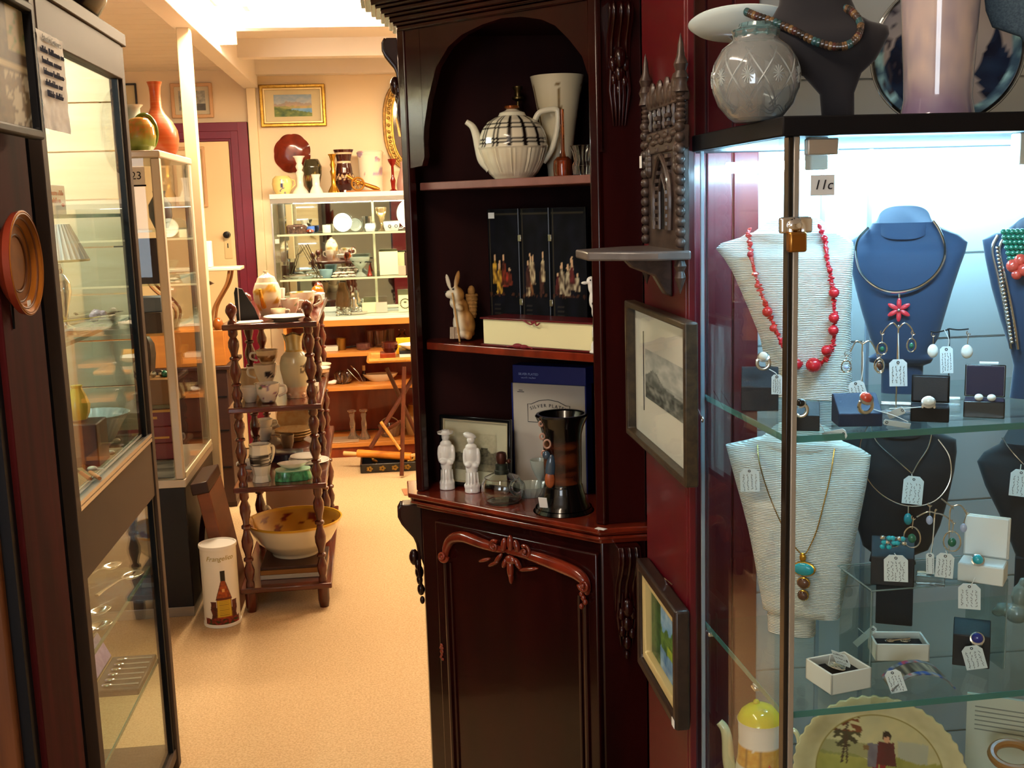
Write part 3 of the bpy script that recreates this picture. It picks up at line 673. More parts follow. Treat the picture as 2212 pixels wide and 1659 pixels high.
# long cream box with a red lid edge and tassel
pl = cab(1040, 725, .065); pr_ = cab(1281, 742, .065)
bx = thing('keepsake_box', 'long cream box with dark red lid and base boards and a red tassel', 'box', CO + cu * ((pl[0] + pr_[0]) / 2) + cv * .065 + V((0, 0, Z2 + .0008)), CA)
w = (pr_[0] - pl[0]) / 2; h = .062
B().box(-w + .004, w - .004, .003, .085, .004, h).out('body', mat('cream_silk', '#f0e6b2', .5), bx, bev=.001)
RL_ = mat('dark_red_lacquer', '#5b1015', .3, coat=.3)
B().box(-w - .002, w + .001, -.002, .09, .0, .004).out('base_board', RL_, bx, bev=.001)
B().box(-w - .002, w + .001, -.002, .09, h, h + .004).out('lid', RL_, bx, bev=.001)
b = B().tube(curve([(-.03, -.003, h + .002), (-.005, -.008, h - .006), (.004, -.006, h + .001), (.012, -.009, h - .007), (.018, -.005, h - .002)], 5), .0016, 6); b.ball((.0, -.006, h - .001), (.007, .003, .003)); b.out('clasp_cord', mat('red_cord', '#7a1220', .6), bx)
single(B().ball((0, 0, 0), (.014, .007, .006)).ball((.018, 0, -.001), (.012, .006, .005)).tube([(-.03, 0, -.003), (-.01, .002, 0)], .002, 6).tube([(.026, 0, 0), (.04, .004, -.004)], .002, 6), 'tassel', mat('red_cord', '#7a1220', .6), 'dark red cord tassel lying on the shelf before the cream box', 'tassel', cx(1118, 742, Z2 + .006, .058), CA)
# black lacquer folding screen of three panels
zb, zt2 = Z2 + .0, cab(1160, 450, .17)[1]
sc = thing('folding_screen', 'black lacquer three panel folding screen with small painted figures', 'screen', CO + cu * ((cab(1160, 600, .17))[0]) + cv * .17 + V((0, 0, Z2 + .0008)), CA)
H = zt2 - Z2
def scene(seed, cols, lines=True):
    Rr = random.Random(seed); fig = [(Rr.uniform(.16, .84), Rr.uniform(.34, .46), Rr.uniform(.13, .24), Rr.choice(cols)) for _ in range(8)]
    def f(u, v):
        c = mix('#070709', '#101018', .5 + nz(u * 4, v * 9, seed))
        if (abs(u - .05) < .012 or abs(v - .97) < .006) and u < .95: c = '#3a3428'
        for fx, fz, fh, fc in fig:
            d = abs(u - fx + .02 * nz(v * 30, fx * 9)) / (.085 if v < fz + fh * .7 else .04)
            if fz < v < fz + fh and d < 1 - .4 * (v - fz) / fh: c = mix(fc, '#2a1a14', .35 + nz(u * 14, v * 22)) if v < fz + fh * .8 else '#c9a27c'
        if .33 < v < .37 and abs(nz(u * 11, v * 30, seed)) > .25: c = mix('#5a3420', c, .3)
        if lines and v < .28 and (v * 26) % 1 < .3 and .15 < u < .15 + .55 * abs(nz(3, int(v * 26), seed)) + .2: c = '#2e2a26'
        return c
    return f
xs = [cab(px, 600, .17)[0] - cab(1160, 600, .17)[0] for px in (1056, 1126, 1191, 1268)]
for i in range(3):
    x0, x1 = xs[i] + .001, xs[i + 1] - .001; yk = (.012, 0, .0)[i]
    pb = B().box(x0, x1, 0, .008, 0, H).out('panel', mat('black_gloss', '#07070a', .4, spec=.2), sc, bev=.001)
    picture('painting', x1 - x0 - .004, H - .004, scene(i + 3, (['#b3392a', '#d8a83a', '#7a3220'], ['#8a5a34', '#c8b48c', '#4a2a24'], ['#b9ab8c', '#6a2a2a', '#8c7a5a'])[i]), VCD, pb, ((x0 + x1) / 2, -.0006, .002), nx=40, ny=90)
for x in xs[1:3]:
    for z in (H * .3, H * .78): B().box(x - .005, x + .005, -.004, 0, z - .008, z + .008).out('hinge', SILVER, sc, bev=.001)
    B().tube([(x - .003, -.002, 0), (x - .003, -.002, H)], .0014, 6).out('hinge_rod', mat('dull_metal', '#4a4c50', .4, metal=.8), sc)
B().box(xs[0] + .006, xs[0] + .024, -.002, -.0008, H - .022, H - .008).out('price_sticker', STICK, sc)
# white duck
q = CX(1298, 748, Z2 + .003, .062)
r = q.thing('duck_figurine', 'tall white glazed duck figurine half hidden by the cabinet stile', 'figurine'); b = B(); k = q.s
for px, py, dy, rx, ry, rz_, a in ((1303, 672, 6, 20, 17, 32, -.15), (1293, 655, 2, 14, 13, 22, .2), (1284, 630, 0, 10, 10, 22, .1), (1281, 605, 0, 9, 9, 18, -.1), (1279, 592, 0, 10, 9, 10, 0), (1290, 700, 0, 11, 11, 24, .05), (1287, 735, 0, 11, 12, 16, 0), (1314, 700, 8, 18, 15, 30, 0), (1312, 735, 6, 12, 12, 16, 0), (1284, 745, -4, 12, 14, 4, 0)):
    b.ball(q.p(px, py, dy * k), (rx * k, ry * k, rz_ * k), 14, 10, Matrix.Rotation(a, 4, 'Y'))
b.out('body', PORC, r, vox=.0022)
B().ball(q.p(1266, 596, -2 * k), (8 * k, 5 * k, 3.5 * k), 12, 8).out('beak', PORC, r)
B().ball(q.p(1278, 590, -9 * k), .0018, 8, 6).out('eye', BLACKP, r)
B().ball(q.p(1282, 640, -10.5 * k), (.0018, .001, .003), 8, 6).out('dark_mark', BLACKM, r)
# lower compartment, on the counter
q = CX(1030, 1060, ZC + .002, .125)
def church(u, v):
    n = nz(u * 8, v * 8) * .5 + nz(u * 22, v * 22, 2) * .5; c = mix('#c9bda0', '#b3a688', .5 + n)
    if v < .55 + .12 * nz(u * 6, 3) - .1 * (u < .2): c = mix('#4a4234', '#8d8168', .5 + n)
    if v < .2: c = mix('#6b604a', '#9c8f72', .5 + n)
    if .62 < u < .8 and .4 < v < .62: c = mix('#2e2a22', '#6b604a', .5 + n * 2)
    return c
w = 178 * q.s; h = (q.z(905) - q.z(1058))
frame_pic('framed_picture', 'black framed sepia print leaning behind the two white figurines', 'picture', w, h, .009, .012, BLACKP, church, q.o, (-.06, 0, CA + .16), margins=(.030, .030, .028, .028), matcol='#cfc4a6', lip=(.004, mat('thin_gilt', '#c9bd9a', .4, metal=.4)))
def figurine(px, py, y0, lady, label):
    q = CX(px, py, ZC + .0005, y0); r = q.thing('figurine', label, 'figurine', 'white porcelain figurines'); k = q.s; b = B()
    for dx, dz, dy, rx, ry, rz_ in ((0, 14, 0, 17, 14, 12), (0, 30, 0, 13, 12, 26), (0, 55, 0, 13, 11, 22), (0, 82, 0, 16, 11, 22), (0, 100, 0, 13, 10, 8), (0, 116, -1, 9, 9, 11), (-14, 78, -3, 5, 6, 20), (15, 78, -3, 5, 6, 20), (-7, 62, -9, 8, 5, 6), (8, 60, -8, 8, 5, 6)):
        b.ball((dx * k, dy * k, dz * k), (rx * k * (1.08 if lady and dz < 60 else 1), ry * k, rz_ * k), 14, 10)
    b.loft([(0, 0, 0, 17 * k, 14 * k, 2), (14 * k, 0, 0, 16 * k, 13 * k, 2)], 20)
    b.out('body', PORC, r, vox=.0018)
    b = B()
    if lady: b.ball((-2 * k, 1 * k, 124 * k), (15 * k, 11 * k, 7 * k), 16, 8, Matrix.Rotation(.35, 4, 'Y'))
    else: b.lathe([(.0001, 8 * k), (8 * k, 6 * k), (10 * k, 0), (18 * k, 2 * k), (17 * k, -2 * k), (.0001, -3 * k)], 18, M=Matrix.Translation((0, 0, 124 * k)))
    b.out('hat', PORC, r)
    b = B()
    for sx in (-1, 1): b.ball((sx * 3 * k, -9 * k, 117 * k), (.0009, .0006, .0009), 6, 5)
    b.ball((0, -9.6 * k, 114 * k), (.0011, .0012, .0016), 6, 5); b.out('face', PORC, r)
    b = B()
    for i in range(5): b.tube([((i - 2) * 6 * k, -12 * k, 46 * k), ((i - 2) * 6.6 * k, -13.5 * k, 20 * k)], .0012 if lady else .0007, 6)
    b.out('dress_folds' if lady else 'coat_folds', PORC, r)
figurine(967, 1064, .075, False, 'white porcelain gentleman figurine in a wide brimmed hat, on the counter')
figurine(1021, 1063, .085, True, 'white porcelain lady figurine in a bonnet, next to the glass oil lamp')
q = CX(1086, 1090, ZC + .0005, .055); r = q.thing('oil_lamp', 'squat clear glass oil lamp with a dark metal burner and a finger loop', 'lamp')
B().lathe(hollow(densify(q.prof([(34, 1090), (42, 1082), (45, 1066), (44, 1048), (38, 1036), (24, 1029), (15, 1026)]), 2), .05), 32).out('reservoir', GLASSW, r)
B().lathe(solidp(q.prof([(16, 1028), (16, 1020), (14, 1018), (14, 1008), (8, 1004)])), 20).out('collar', mat('green_bronze', '#3b4138', .4, metal=.7), r)
B().lathe(solidp(q.prof([(9, 1006), (11, 1000), (12, 990), (10, 982), (5, 980)])), 16).ball(q.p(1102, 1001), (.006, .006, .006)).tube([q.p(1090, 1000), q.p(1104, 1001)], .003, 6).out('burner', mat('bronze_brown', '#4c2a20', .4, metal=.6), r)
pp = [V((q.x(1118) + .015 * cos(a), -.005, q.z(1058) + .0165 * sin(a))) for a in [2 * pi * i / 24 for i in range(24)]]
B().tube(pp, .0045, 8, closed=True).out('finger_loop', GLASSW, r)
q = CX(1146, 1062, ZC + .0005, .135); r = q.thing('glass_dish', 'pressed glass dish behind the black pottery goblet', 'dish')
o = B().lathe(hollow(q.prof([(24, 1064), (34, 1050), (42, 1038)]), .05), 40, flute=20, fd=.03).out('dish_bowl', mat('milky_glass', '#dfe8dd', .12, trans=.55), r)
q = CX(1166, 1062, ZC + .0005, .16)
single(B().lathe(hollow(q.prof([(20, 1064), (18, 1060), (4, 1054), (4, 1030), (10, 1020), (17, 1003), (20, 987)]), .06), 28), 'goblet', mat('milky_glass', '#dfe8dd', .12, trans=.55), 'small patterned glass goblet half behind the black pottery goblet', 'goblet', q.o, smooth=50)
# black and brown pottery goblet
q = CX(1218, 1112, ZC + .0005, .075).true_row(); r = q.thing('pottery_goblet', 'tall black and brown pottery goblet with a flared rim and a grape vine in relief', 'goblet')
pr = q.prof([(66, 1130), (63, 1104), (52, 1082), (44, 1058), (42, 1046), (40, 1042), (40, 1036), (41, 1005), (41, 965), (42, 935), (46, 918), (54, 900), (57, 893), (54, 889)])
z1, z2 = q.z(1040), q.z(945)
def pot(co):
    if z1 < co.z < z2: return mix('#5a2a14', '#2a100a', .5 + 1.1 * nz(co.x * 26, co.y * 26, co.z * 60)) if abs((co.z / .006) % 1 - .5) < .4 else '#1c0b07'
    return '#0a0908'
b = B().lathe(hollow(densify(pr, 4), .08), 44); b.out('body', VCG, r, vc=pot, smooth=50)
b = B()
for px, py, rr in ((1186, 948, 9), (1200, 963, 6.5), (1176, 932, 6), (1174, 905, 5), (1178, 968, 5)): b.tube([q.p(px + rr * .8 * cos(t), py + rr * sin(t), -33 * q.s + abs(px - 1186) * .0002) for t in [2 * pi * i / 18 for i in range(18)]], .0022, 6, closed=True)
b.out('grape_rings', mat('stone_pink', '#b48b78', .35, coat=.4), r)
b = B().ball(q.p(1192, 1000, -36 * q.s), (.011, .006, .032), 14, 10, Matrix.Rotation(.1, 4, 'Y')); b.ball(q.p(1184, 972, -34 * q.s), (.009, .006, .010)); b.out('blue_leaf', mat('blue_grey_glaze', '#33485a', .15, coat=.6), r)
B().ball(q.p(1190, 1024, -38 * q.s), (.011, .004, .020), 14, 10).out('orange_trunk', mat('orange_clay', '#a2562e', .3, n2='#6b3018', nscale=(60, 60, 200)), r)
B().box(-.010, .010, -.0012, .0004, -.013, .013, Matrix.Translation(q.p(1175, 1073, -41 * q.s)) @ Matrix.Rotation(-.35, 4, 'Z') @ Matrix.Rotation(.32, 4, 'X')).out('price_sticker', STICK, r)
# boxed silver plate set
q = CX(1187, 1040, ZC, .20).true_row(); w = 170 * q.s; hb = q.z(800) ; hf = q.z(828)
r = thing('gift_box', 'grey gift box with a dark blue lid lettered SILVER PLATED', 'box', cx(1189, 1040, ZC + .0008, .20), CA + .2)
B().box(-w / 2, w / 2, 0, .035, 0, hf).out('sleeve', mat('grey_carton', '#b3aca0', .5), r, bev=.001)
NAVY = mat('navy_carton', '#10206a', .45)
B().box(-w / 2 - .001, w / 2 + .001, .004, .05, hf, hb + .012).out('blue_back', NAVY, r, bev=.001)
for sg in (-1, 1): B().box(sg * w / 2 + min(sg, 0) * .003, sg * w / 2 + max(sg, 0) * .003, -.0008, .034, 0, hf).out('blue_edge', NAVY, r)
ch = 'SILVER PLATED'; lw = .0; wpx = q.s
for ln, (t, sz, rr, zc) in enumerate((('SILVER PLATED', .0098, .13, hf - .052),)):
    xs_ = [0]
    wd_ = {'I': .42, ' ': .45, 'L': .8, 'E': .85, 'S': .8, 'T': .85, 'P': .82}
    for c in t: xs_.append(xs_[-1] + wd_.get(c, .98) * sz)
    for c, a, e in zip(t, xs_, xs_[1:]):
        if c == ' ': continue
        th = ((a + e) / 2 - xs_[-1] / 2) / rr
        text('lettering', c, sz * 1.15, INK, r, (rr * sin(th), -.0008, zc - rr + rr * cos(th)), (pi / 2, th, 0))
b = B(); pts = [(-.056, hf - .094), (-.056, hf - .050), (-.046, hf - .050), (-.026, hf - .041), (0, hf - .037), (.026, hf - .041), (.046, hf - .050), (.056, hf - .050), (.056, hf - .094)]
b.tube([(x, -.0004, z) for x, z in pts], .0008, 6, closed=True); b.out('label_border', INK, r)
strokes('lettering', [(-.03, .03, hf - .074)], .008, INK, r, -.0006, 9, .0006)
text('lettering', 'SILVER PLATED', .008, mat('pale_blue_print', '#9db0e0', .5), r, (-w * .28, .0032, hf + .022)); strokes('lettering', [(-w * .38, -w * .18, hf + .013)], .005, MATS['pale_blue_print'], r, .0034, 4, .0004)
b = B()
for i, l in enumerate((.010, .018)): b.box(-w / 2 + .022 - l / 2, -w / 2 + .022 + l / 2, -.0008, 0, hf - .018 - i * .004, hf - .0165 - i * .004)
b.out('small_print', INK, r)
# red frame at the right
p = CO + cu * .200 + cv * .165; p.z = ZC + .002
h = cab(1300, 878, .12)[1] - ZC
fr = frame_pic('framed_picture', 'dark red moulded picture frame leaning inside the right of the cabinet', 'picture', .14, h, .020, .018, mat('red_mahogany_frame', '#5c1712', .3, coat=.4), lambda u, v: mix('#d6d8dc', '#7b8792', .5 + nz(u * 5, v * 5) + (v < .4) * .3), p, (-.10, 0, CA - .85), margins=(.022,) * 4, matcol='#cfc9a0', lip=(.006, GOLD))
o = single(B().box(-.012, .012, -.007, .007, 0, .0006), 'price_tag', STICK, 'small blank white price card lying at the right end of the cabinet counter', 'price tag', cx(1298, 1146, ZC + .0004, -.004), CA)
# ================================================================== ON THE MAROON POST: two framed pictures and a carved wall bracket
RZ = -pi / 2  # faces the aisle
XW = .46
a, c, e = atx(1357, 652, .445), atx(1489, 692, .445), atx(1500, 1057, .445)
w = a.y - c.y; zb = (e.z + atx(1384, 962, .445).z) / 2; h = (a.z + c.z) / 2 - zb
def engraving(u, v):
    n = nz(u * 6, v * 7, 1) * .6 + nz(u * 16, v * 16, 2) * .4; c = mix('#c9cbc8', '#8f9493', .5 + n)
    if v > .45: c = mix('#dcddd9', '#a9adab', .5 + n * .9)
    hill = .46 + .2 * math.exp(-((u - .25) / .16) ** 2) * (1 + .4 * nz(u * 22, 3)) - .1 * u
    if v < hill: c = mix('#5f6463', '#a6a9a6', .45 + n * 1.2)
    if v < .3 + .06 * nz(u * 10, 5): c = mix('#3f4444', '#9fa29f', .4 + n * 1.5)
    return c
fr = frame_pic('framed_picture', 'large dark framed grey engraving with a wide cream mount hung on the maroon post', 'picture', w, h, .012, .022, mat('dark_ebonised_frame', '#2c241c', .35, n2='#54452f', nscale=(60, 60, 60), namt=.5), engraving, (.4592, (a.y + c.y) / 2, zb), (0, 0, RZ), margins=(.085, .048, .075, .068), matcol='#e9e6dc')
B().tube([(-w * .3, -.0058, .06), (-w * .3, -.0058, h - .05)], .0008, 6).out('pencil_rule', INK, fr)
B().box(w / 2 - .045, w / 2 - .022, -.0062, -.0058, .02, .038).out('price_sticker', STICK, fr)
sb = B().tube([(w / 2 - .05, .001, h * .55), (w / 2 + .012, .0008, h * .44)], .0008, 6); sb.tube([(w / 2 + .015 + .004 * cos(t), .001, h * .43 + .004 * sin(t)) for t in [pi * k / 8 for k in range(16)]], .0012, 6, closed=True); sb.out('hanging_ring', SILVER, fr)
a, c, e = atx(1381, 1218, .44), atx(1466, 1304, .44), atx(1456, 1556, .44)
w = a.y - c.y; zb = (e.z + atx(1393, 1452, .44).z) / 2; h = (a.z + c.z) / 2 - zb
def garden(u, v):
    n = nz(u * 7, v * 7, 6) * .6 + nz(u * 18, v * 18, 2) * .4; c = mix('#79aede', '#dbe9f2', sm(.5, 1, v + .3 * n) * .6 + n * .4)
    if v < .62 + .25 * nz(u * 6, 2): c = mix('#2c5a2c', '#8fae4a', .5 + n * 1.2)
    if u < .32 and v < .88: c = mix('#1d3d24', '#4d7a3a', .5 + n)
    if .3 < u < .75 and v < .3 + .06 * n: c = mix('#3f74b4', '#9fc2de', .5 + n)
    if .55 < u < .72 and .3 < v < .42: c = mix('#c9d64a', '#7aa034', .5 + n)
    return c
fr = frame_pic('framed_picture', 'small thick black framed garden painting low on the maroon post', 'picture', w, h, .020, .026, mat('black_brown_frame', '#241a17', .35, n2='#3d2d26', nscale=(40, 40, 40)), garden, (.4592, (a.y + c.y) / 2, zb), (0, 0, RZ), margins=(.0,) * 4, lip=(.016, mat('cream_gilt_slip', '#d8c48a', .5, metal=.25)))
B().box(w / 2 - .02, w / 2 - .004, -.0272, -.0264, .004, .018).out('price_sticker', STICK, fr)
B().tube([(w * .05, -.006, h - .002), (w * .05, -.010, h + .012), (w * .16, -.004, h + .010)], .0012, 6).out('hanging_wire', SILVER, fr)
# carved gothic bracket
CARV = mat('carved_dark_oak', '#4a3a33', .42, coat=.15, n2='#211714', nscale=(50, 50, 50), namt=.7)
ya, yb = atx(1402, 380, .455).y, atx(1486, 380, .455).y
zs = atx(1462, 538, .455).z; ztop = atx(1402, 205, .455).z; zbot = atx(1478, 605, .455).z
W_ = ya - yb; r = thing('carved_bracket', 'carved dark oak gothic wall bracket with turned columns and a projecting shelf', 'wall bracket', (.46, (ya + yb) / 2, zs), RZ)
H = ztop - zs; hw = W_ / 2
B().box(-hw + .01, hw - .01, -.010, 0, -.01, H * .62).box(-hw + .008, hw - .008, -.014, 0, H * .60, H * .74).box(-hw + .006, hw - .006, -.012, 0, H * .88, H * .93).box(-hw + .014, hw - .014, -.006, 0, H * .74, H * .88).out('back_board', CARV, r, bev=.002)
for sg in (-1, 1):
    b = B()
    for k in range(13): b.ball((sg * (hw - .012), -.014, .012 + k * H * .062), (.0085, .0085, H * .034), 10, 7)
    b.out('beaded_column', CARV, r)
    b = B().lathe([(.0001, 0), (.012, 0), (.009, .012), (.012, .02), (.008, .03), (.011, .04), (.006, .052), (.004, .07), (.0001, .085)], 14, (sg * (hw - .012), -.012, H * .93)); b.out('finial', CARV, r)
    b = B()
    for k in range(7): b.ball((sg * (hw - .012), -.012, H * .76 + k * .008), (.008, .008, .0055), 10, 6)
    b.out('carved_knop', CARV, r)
    b = B()
    for k in range(4): b.ball((sg * (hw - .034), -.012, H * (.5 + .035 * k)), (.010, .008, .013), 10, 6)
    b.out('carved_knop', CARV, r)
    b = B().lathe([(.0001, 0), (.006, 0), (.010, -.012), (.006, -.02), (.009, -.03), (.004, -.044), (.0001, -.055)], 12, (sg * (hw - .014), -.014, -.012)); b.out('pendant', CARV, r)
    b = B()
    for k in range(15): b.box(sg * .034 - .010, sg * .034 + .010, -.016, -.008, .03 + k * .0125, .037 + k * .0125)
    b.out('ladder_carving', CARV, r, bev=.001)
for k in range(7): B().lathe([(.003, 0), (.005, .008), (.0025, .016), (.005, .026), (.003, .034)], 8, (-hw + .034 + k * (W_ - .068) / 6, -.009, H * .75)).out('baluster', CARV, r)
b = B().tube(curve([(-.05, -.014, .03), (-.05, -.014, H * .40), (0, -.016, H * .58), (.05, -.014, H * .40), (.05, -.014, .03)], 6), .005, 8)
b.tube([(-.022, -.012, .03), (-.022, -.012, H * .36), (0, -.013, H * .46), (.022, -.012, H * .36), (.022, -.012, .03)], .0035, 8); b.out('pointed_arch', CARV, r)
B().prism([(-.018, .03), (.018, .03), (.018, H * .35), (0, H * .44), (-.018, H * .35)], -.0105, -.009).out('arch_shade', BLACKM, r, smooth=0)  # flat black panel in place of the shade inside the arch
b = B()
for k in range(9): x = -hw + .03 + k * (W_ - .06) / 8; b.ball((x, -.010, H * .95 + .006 * (k % 2)), (.014, .007, .016 + .006 * (k % 2)), 8, 6)
b.out('cresting', CARV, r)
b = B()
for k in range(9): b.ball((-hw + .02 + k * (W_ - .04) / 8, -.015, H * .67 + .008 * (k % 2)), (.016, .004, .006), 8, 6)
b.out('carved_frieze', CARV, r)
tip = on(1299, 551, zs); px_ = .46 - tip.x
b = B().prism([(-hw + .0, 0), (hw, 0), (hw, -px_ * .35), (hw * .45, -px_), (-hw * .45, -px_), (-hw, -px_ * .35)], -.014, 0, 'z'); b.out('shelf', mat('grey_oak_shelf', '#6c6664', .3, coat=.2, n2='#3b3433', nscale=(30, 8, 30)), r, bev=.003)
b = B().prism([(0, -.014), (-px_ * .55, -.014), (-px_ * .45, -.03), (-px_ * .2, -.045), (-.012, -.075), (0, -.08)], -.012, .012, 'x'); b.out('corbel', CARV, r, bev=.003)
B().box(-hw + .004, -hw + .018, -.0225, -.0215, H * .52, H * .60).out('price_sticker', STICK, r)

# ================================================================== THE JEWELLERY CASE
JO = V((.492, 1.34, 0)); JA = .03
jx = V((cos(JA), sin(JA), 0)); jy = V((-sin(JA), cos(JA), 0)); JW, JD = .68, .40
ZT, ZA, ZB, ZF = 1.623, 1.248, .873, .50
r = JC = thing('jewellery_case', 'tall glass jewellery display case with a black top and a padlocked sliding door', 'display case', JO, JA)
B().box(-.012, JW, -.014, JD + .02, ZT, ZT + .024).out('top', BLACKM, r, bev=.002)
B().box(-.008, JW, -.008, JD + .02, 0, ZF - .02).out('base_cabinet', BLACKM, r, bev=.003)
B().box(-.004, JW, -.004, JD + .01, ZF - .02, ZF).out('floor_panel', PALEB, r, bev=.001)
B().box(-.003, .003, .022, JD, ZF, ZT).out('side_glass', PANE, r, smooth=0)
for y in (JD - .065, JD - .004): B().box(-.003, .002, y, y + .005, ZF, ZT).out('glass_joint', mat('frosted_edge', '#aebfce', .2, trans=.3), r, smooth=0)
B().box(.012, JW, -.003, .002, ZF, ZT).out('front_glass', PANE, r, smooth=0)
B().box(-.001, .005, -.006, .010, ZF, ZT).out('corner_post', BLACKP, r, bev=.001)
B().box(.005, .0125, -.008, .004, ZF, ZT).out('door_channel', mat('satin_alloy', '#b4b2ac', .42, metal=.75), r, bev=.001)
for z in (ZA, ZB):
    g = B().box(.004, JW - .01, .004, .345, z - .008, z).out('glass_shelf', SHELFG, r, smooth=0)
    B().box(.004, JW - .01, .0035, .0045, z - .0085, z + .0002).out('shelf_front_edge', EDGE, g, smooth=0)
    B().box(.0035, .0045, .004, .345, z - .0085, z + .0002).out('shelf_side_edge', EDGE, g, smooth=0)
for k in (.28, .80):
    B().box(.0, .012, JD * k - .008, JD * k + .008, ZB - .016, ZB - .0086).out('shelf_clip', CHROME, r, bev=.002)
q = PX(1760, 322, p=JO + jx * .045 - jy * .006); q = on(1760, 322, ZT)
B().box(.022, .062, -.009, .004, ZT - .023, ZT - .003).out('hinge', mat('satin_alloy', '#9a978f', .25, metal=1.), r, bev=.002)
B().tube([(.05, .03, ZT - .03), (.33, .03, ZT - .03)], .0085, 14).out('light_tube', mat('cool_tube', '#ffffff', .5, emit='#a9e0ff', es=66), r)
B().tube([(.05, JD - .03, ZT - .025), (.64, JD - .03, ZT - .025)], .0085, 14).out('light_tube', MATS['cool_tube'], r)
for x in (.05, .33): B().box(x - .012, x + .012, .02, .04, ZT - .04, ZT).out('tube_holder', WHITE, r, bev=.002)
for x in (.22, .30): B().box(x - .003, x + .003, JD - .004, JD + .002, ZF, ZT).out('back_glass_joint', mat('frosted_edge', '#aebfce', .2, trans=.3), r, smooth=0)
def jc(px, py, dy=0.):  # pixel on the plane dy behind the front glass -> local x, z
    d = ray(px, py); k = ((JO + jy * dy - CAM).dot(jy)) / d.dot(jy); p = CAM + d * k - JO
    return (p.dot(jx), p.z)
def jp(px, z, dy):
    py = 900.
    for _ in range(5):
        x, _z = jc(px, py, dy); p = JO + jx * x + jy * dy; p.z = z; py = proj(p)[1]
    return p
class JX(PX):
    def __init__(s, px, py, z, dy): PX.__init__(s, px, py, p=jp(px, z, dy))
x, z = jc(1777, 400, -.004)
pl = B().box(x - .0155, x + .0155, -.0045, -.0035, z - .0125, z + .0125).out('number_label', mat('label_card', '#dfe6ea', .6), r, bev=.0004)
text('lettering', '11c', .017, INK, pl, (x, -.0052, z), shear=.25)
lk = thing('padlock', 'brass padlock hanging on a chrome clamp at the jewellery case door edge', 'padlock', JO + jx * jc(1722, 515, -.02)[0] - jy * .018 + V((0, 0, jc(1716, 545, -.02)[1])), JA)
k = 1.3 / 2400
B().box(-21 * k, 21 * k, -.007, .007, 0, 46 * k).out('body', mat('satin_brass', '#a9783c', .3, metal=1.), lk, bev=.003)
B().tube([(15 * k * cos(t), 0, 46 * k + 26 * k * sin(t)) for t in [pi * i / 12 for i in range(13)]], .0035, 8).out('shackle', CHROME, lk)
cl = JX(1718, 486, 0, -.012); z = jc(1718, 486, -.012)[1]
xl, xr = jc(1682, 486, -.01)[0], jc(1752, 486, -.01)[0]
b = B().loft([(z - .010, (xl + xr) / 2, -.012, (xr - xl) / 2, .006, 4), (z + .010, (xl + xr) / 2, -.012, (xr - xl) / 2, .006, 4)], 28)
b.ball(((xl + xr) / 2 - .004, -.018, z), (.010, .006, .008)); b.out('lock_clamp', CHROME, r, bev=.003)

# --- on top of the case
ZTT = ZT + .0245
q = JX(1632, 272, ZTT, .09)
k = q.s; r = q.thing('rose_bowl', 'round cut crystal rose bowl with star cuts standing at the left of the case top', 'bowl')
pr = densify(q.prof([(45, 272), (58, 262), (80, 236), (92, 205), (94, 175), (88, 145), (72, 118), (48, 100), (46, 92), (50, 84)]), 3)
B().lathe(hollow(pr, .05), 48).out('body', mat('cut_crystal_body', '#eef8fb', .02, trans=.78, ior=1.5, coat=.6), r, smooth=50)
b = B(); FC = mat('frosted_cut', '#eaf6f8', .2, trans=.5, coat=.5)
for j in range(9):
    t = 2 * pi * j / 9
    for sg in (-1, 1):
        b.tube([((93 * k) * cos(h) * cos(t + sg * u), (93 * k) * cos(h) * sin(t + sg * u), q.z(180) + 88 * k * sin(h)) for u, h in [(-.45 + .9 * i / 12, -.75 + 1.45 * i / 12) for i in range(13)]], .0013, 5)
    for m in range(6):
        a_ = pi * m / 6; b.tube([((94 * k) * cos(h) * cos(t + .35 + u), (94 * k) * cos(h) * sin(t + .35 + u), q.z(180) + 88 * k * sin(h)) for u, h in [(g * .14 * cos(a_), g * .2 * sin(a_)) for g in (-1, -.5, 0, .5, 1)]], .0008, 4)
    b.tube([((93 * k) * cos(-.85) * cos(t + u), (93 * k) * cos(-.85) * sin(t + u), q.z(180) - 88 * k * sin(.85) + .004 * cos(9 * u)) for u in [i * .1 for i in range(8)]], .001, 4)
b.out('star_cuts', FC, r)
B().lathe(hollow(q.prof([(46, 97), (50, 80), (36, 74), (34, 66)]), .08), 36, flute=12, fd=.03).out('collar', mat('ice_glass', '#bfeef5', .06, trans=.85), r, smooth=30)
# black display bust with stone bead necklace
q = JX(1815, 240, ZTT, .12); k = q.s; r = q.thing('necklace_bust', 'black necklace bust on the case top wearing a string of mixed stone beads', 'display bust'); bw = mat('bust_black_suede', '#16161f', .8, sheen=.3)
B().loft([(0, 0, 0, 52 * k, 34 * k, 6), (10 * k, 0, 0, 52 * k, 34 * k, 6)], 32).out('foot', BLACKM, r, bev=.001)
b = B().loft([(z * k, x * k, y * k, rx * k, ry * k, 2.6) for z, x, y, rx, ry in ((8, -5, 5, 34, 18), (60, -8, 4, 36, 18), (100, -18, 0, 60, 22), (125, -30, -6, 100, 28), (150, -48, -10, 132, 34), (175, -62, -12, 158, 36), (192, -72, -8, 166, 34), (204, -70, -2, 130, 34), (220, -58, 2, 92, 34), (250, -56, 4, 76, 38), (300, -54, 4, 72, 40))], 48); b.out('bust', bw, r, smooth=60)
BC = ['#35626a', '#5d4636', '#3b2f2a', '#7a5f40', '#453a34', '#57302c', '#6b5138', '#2f5a5c', '#8a6d48', '#2b2622']
path_ = curve([(1618, 0, 2), (1640, 12, -8), (1680, 30, -22), (1720, 52, -36), (1760, 76, -44), (1800, 90, -46), (1828, 88, -42), (1848, 70, -34), (1852, 44, -22), (1836, 18, -8), (1822, 8, 2)], 5)
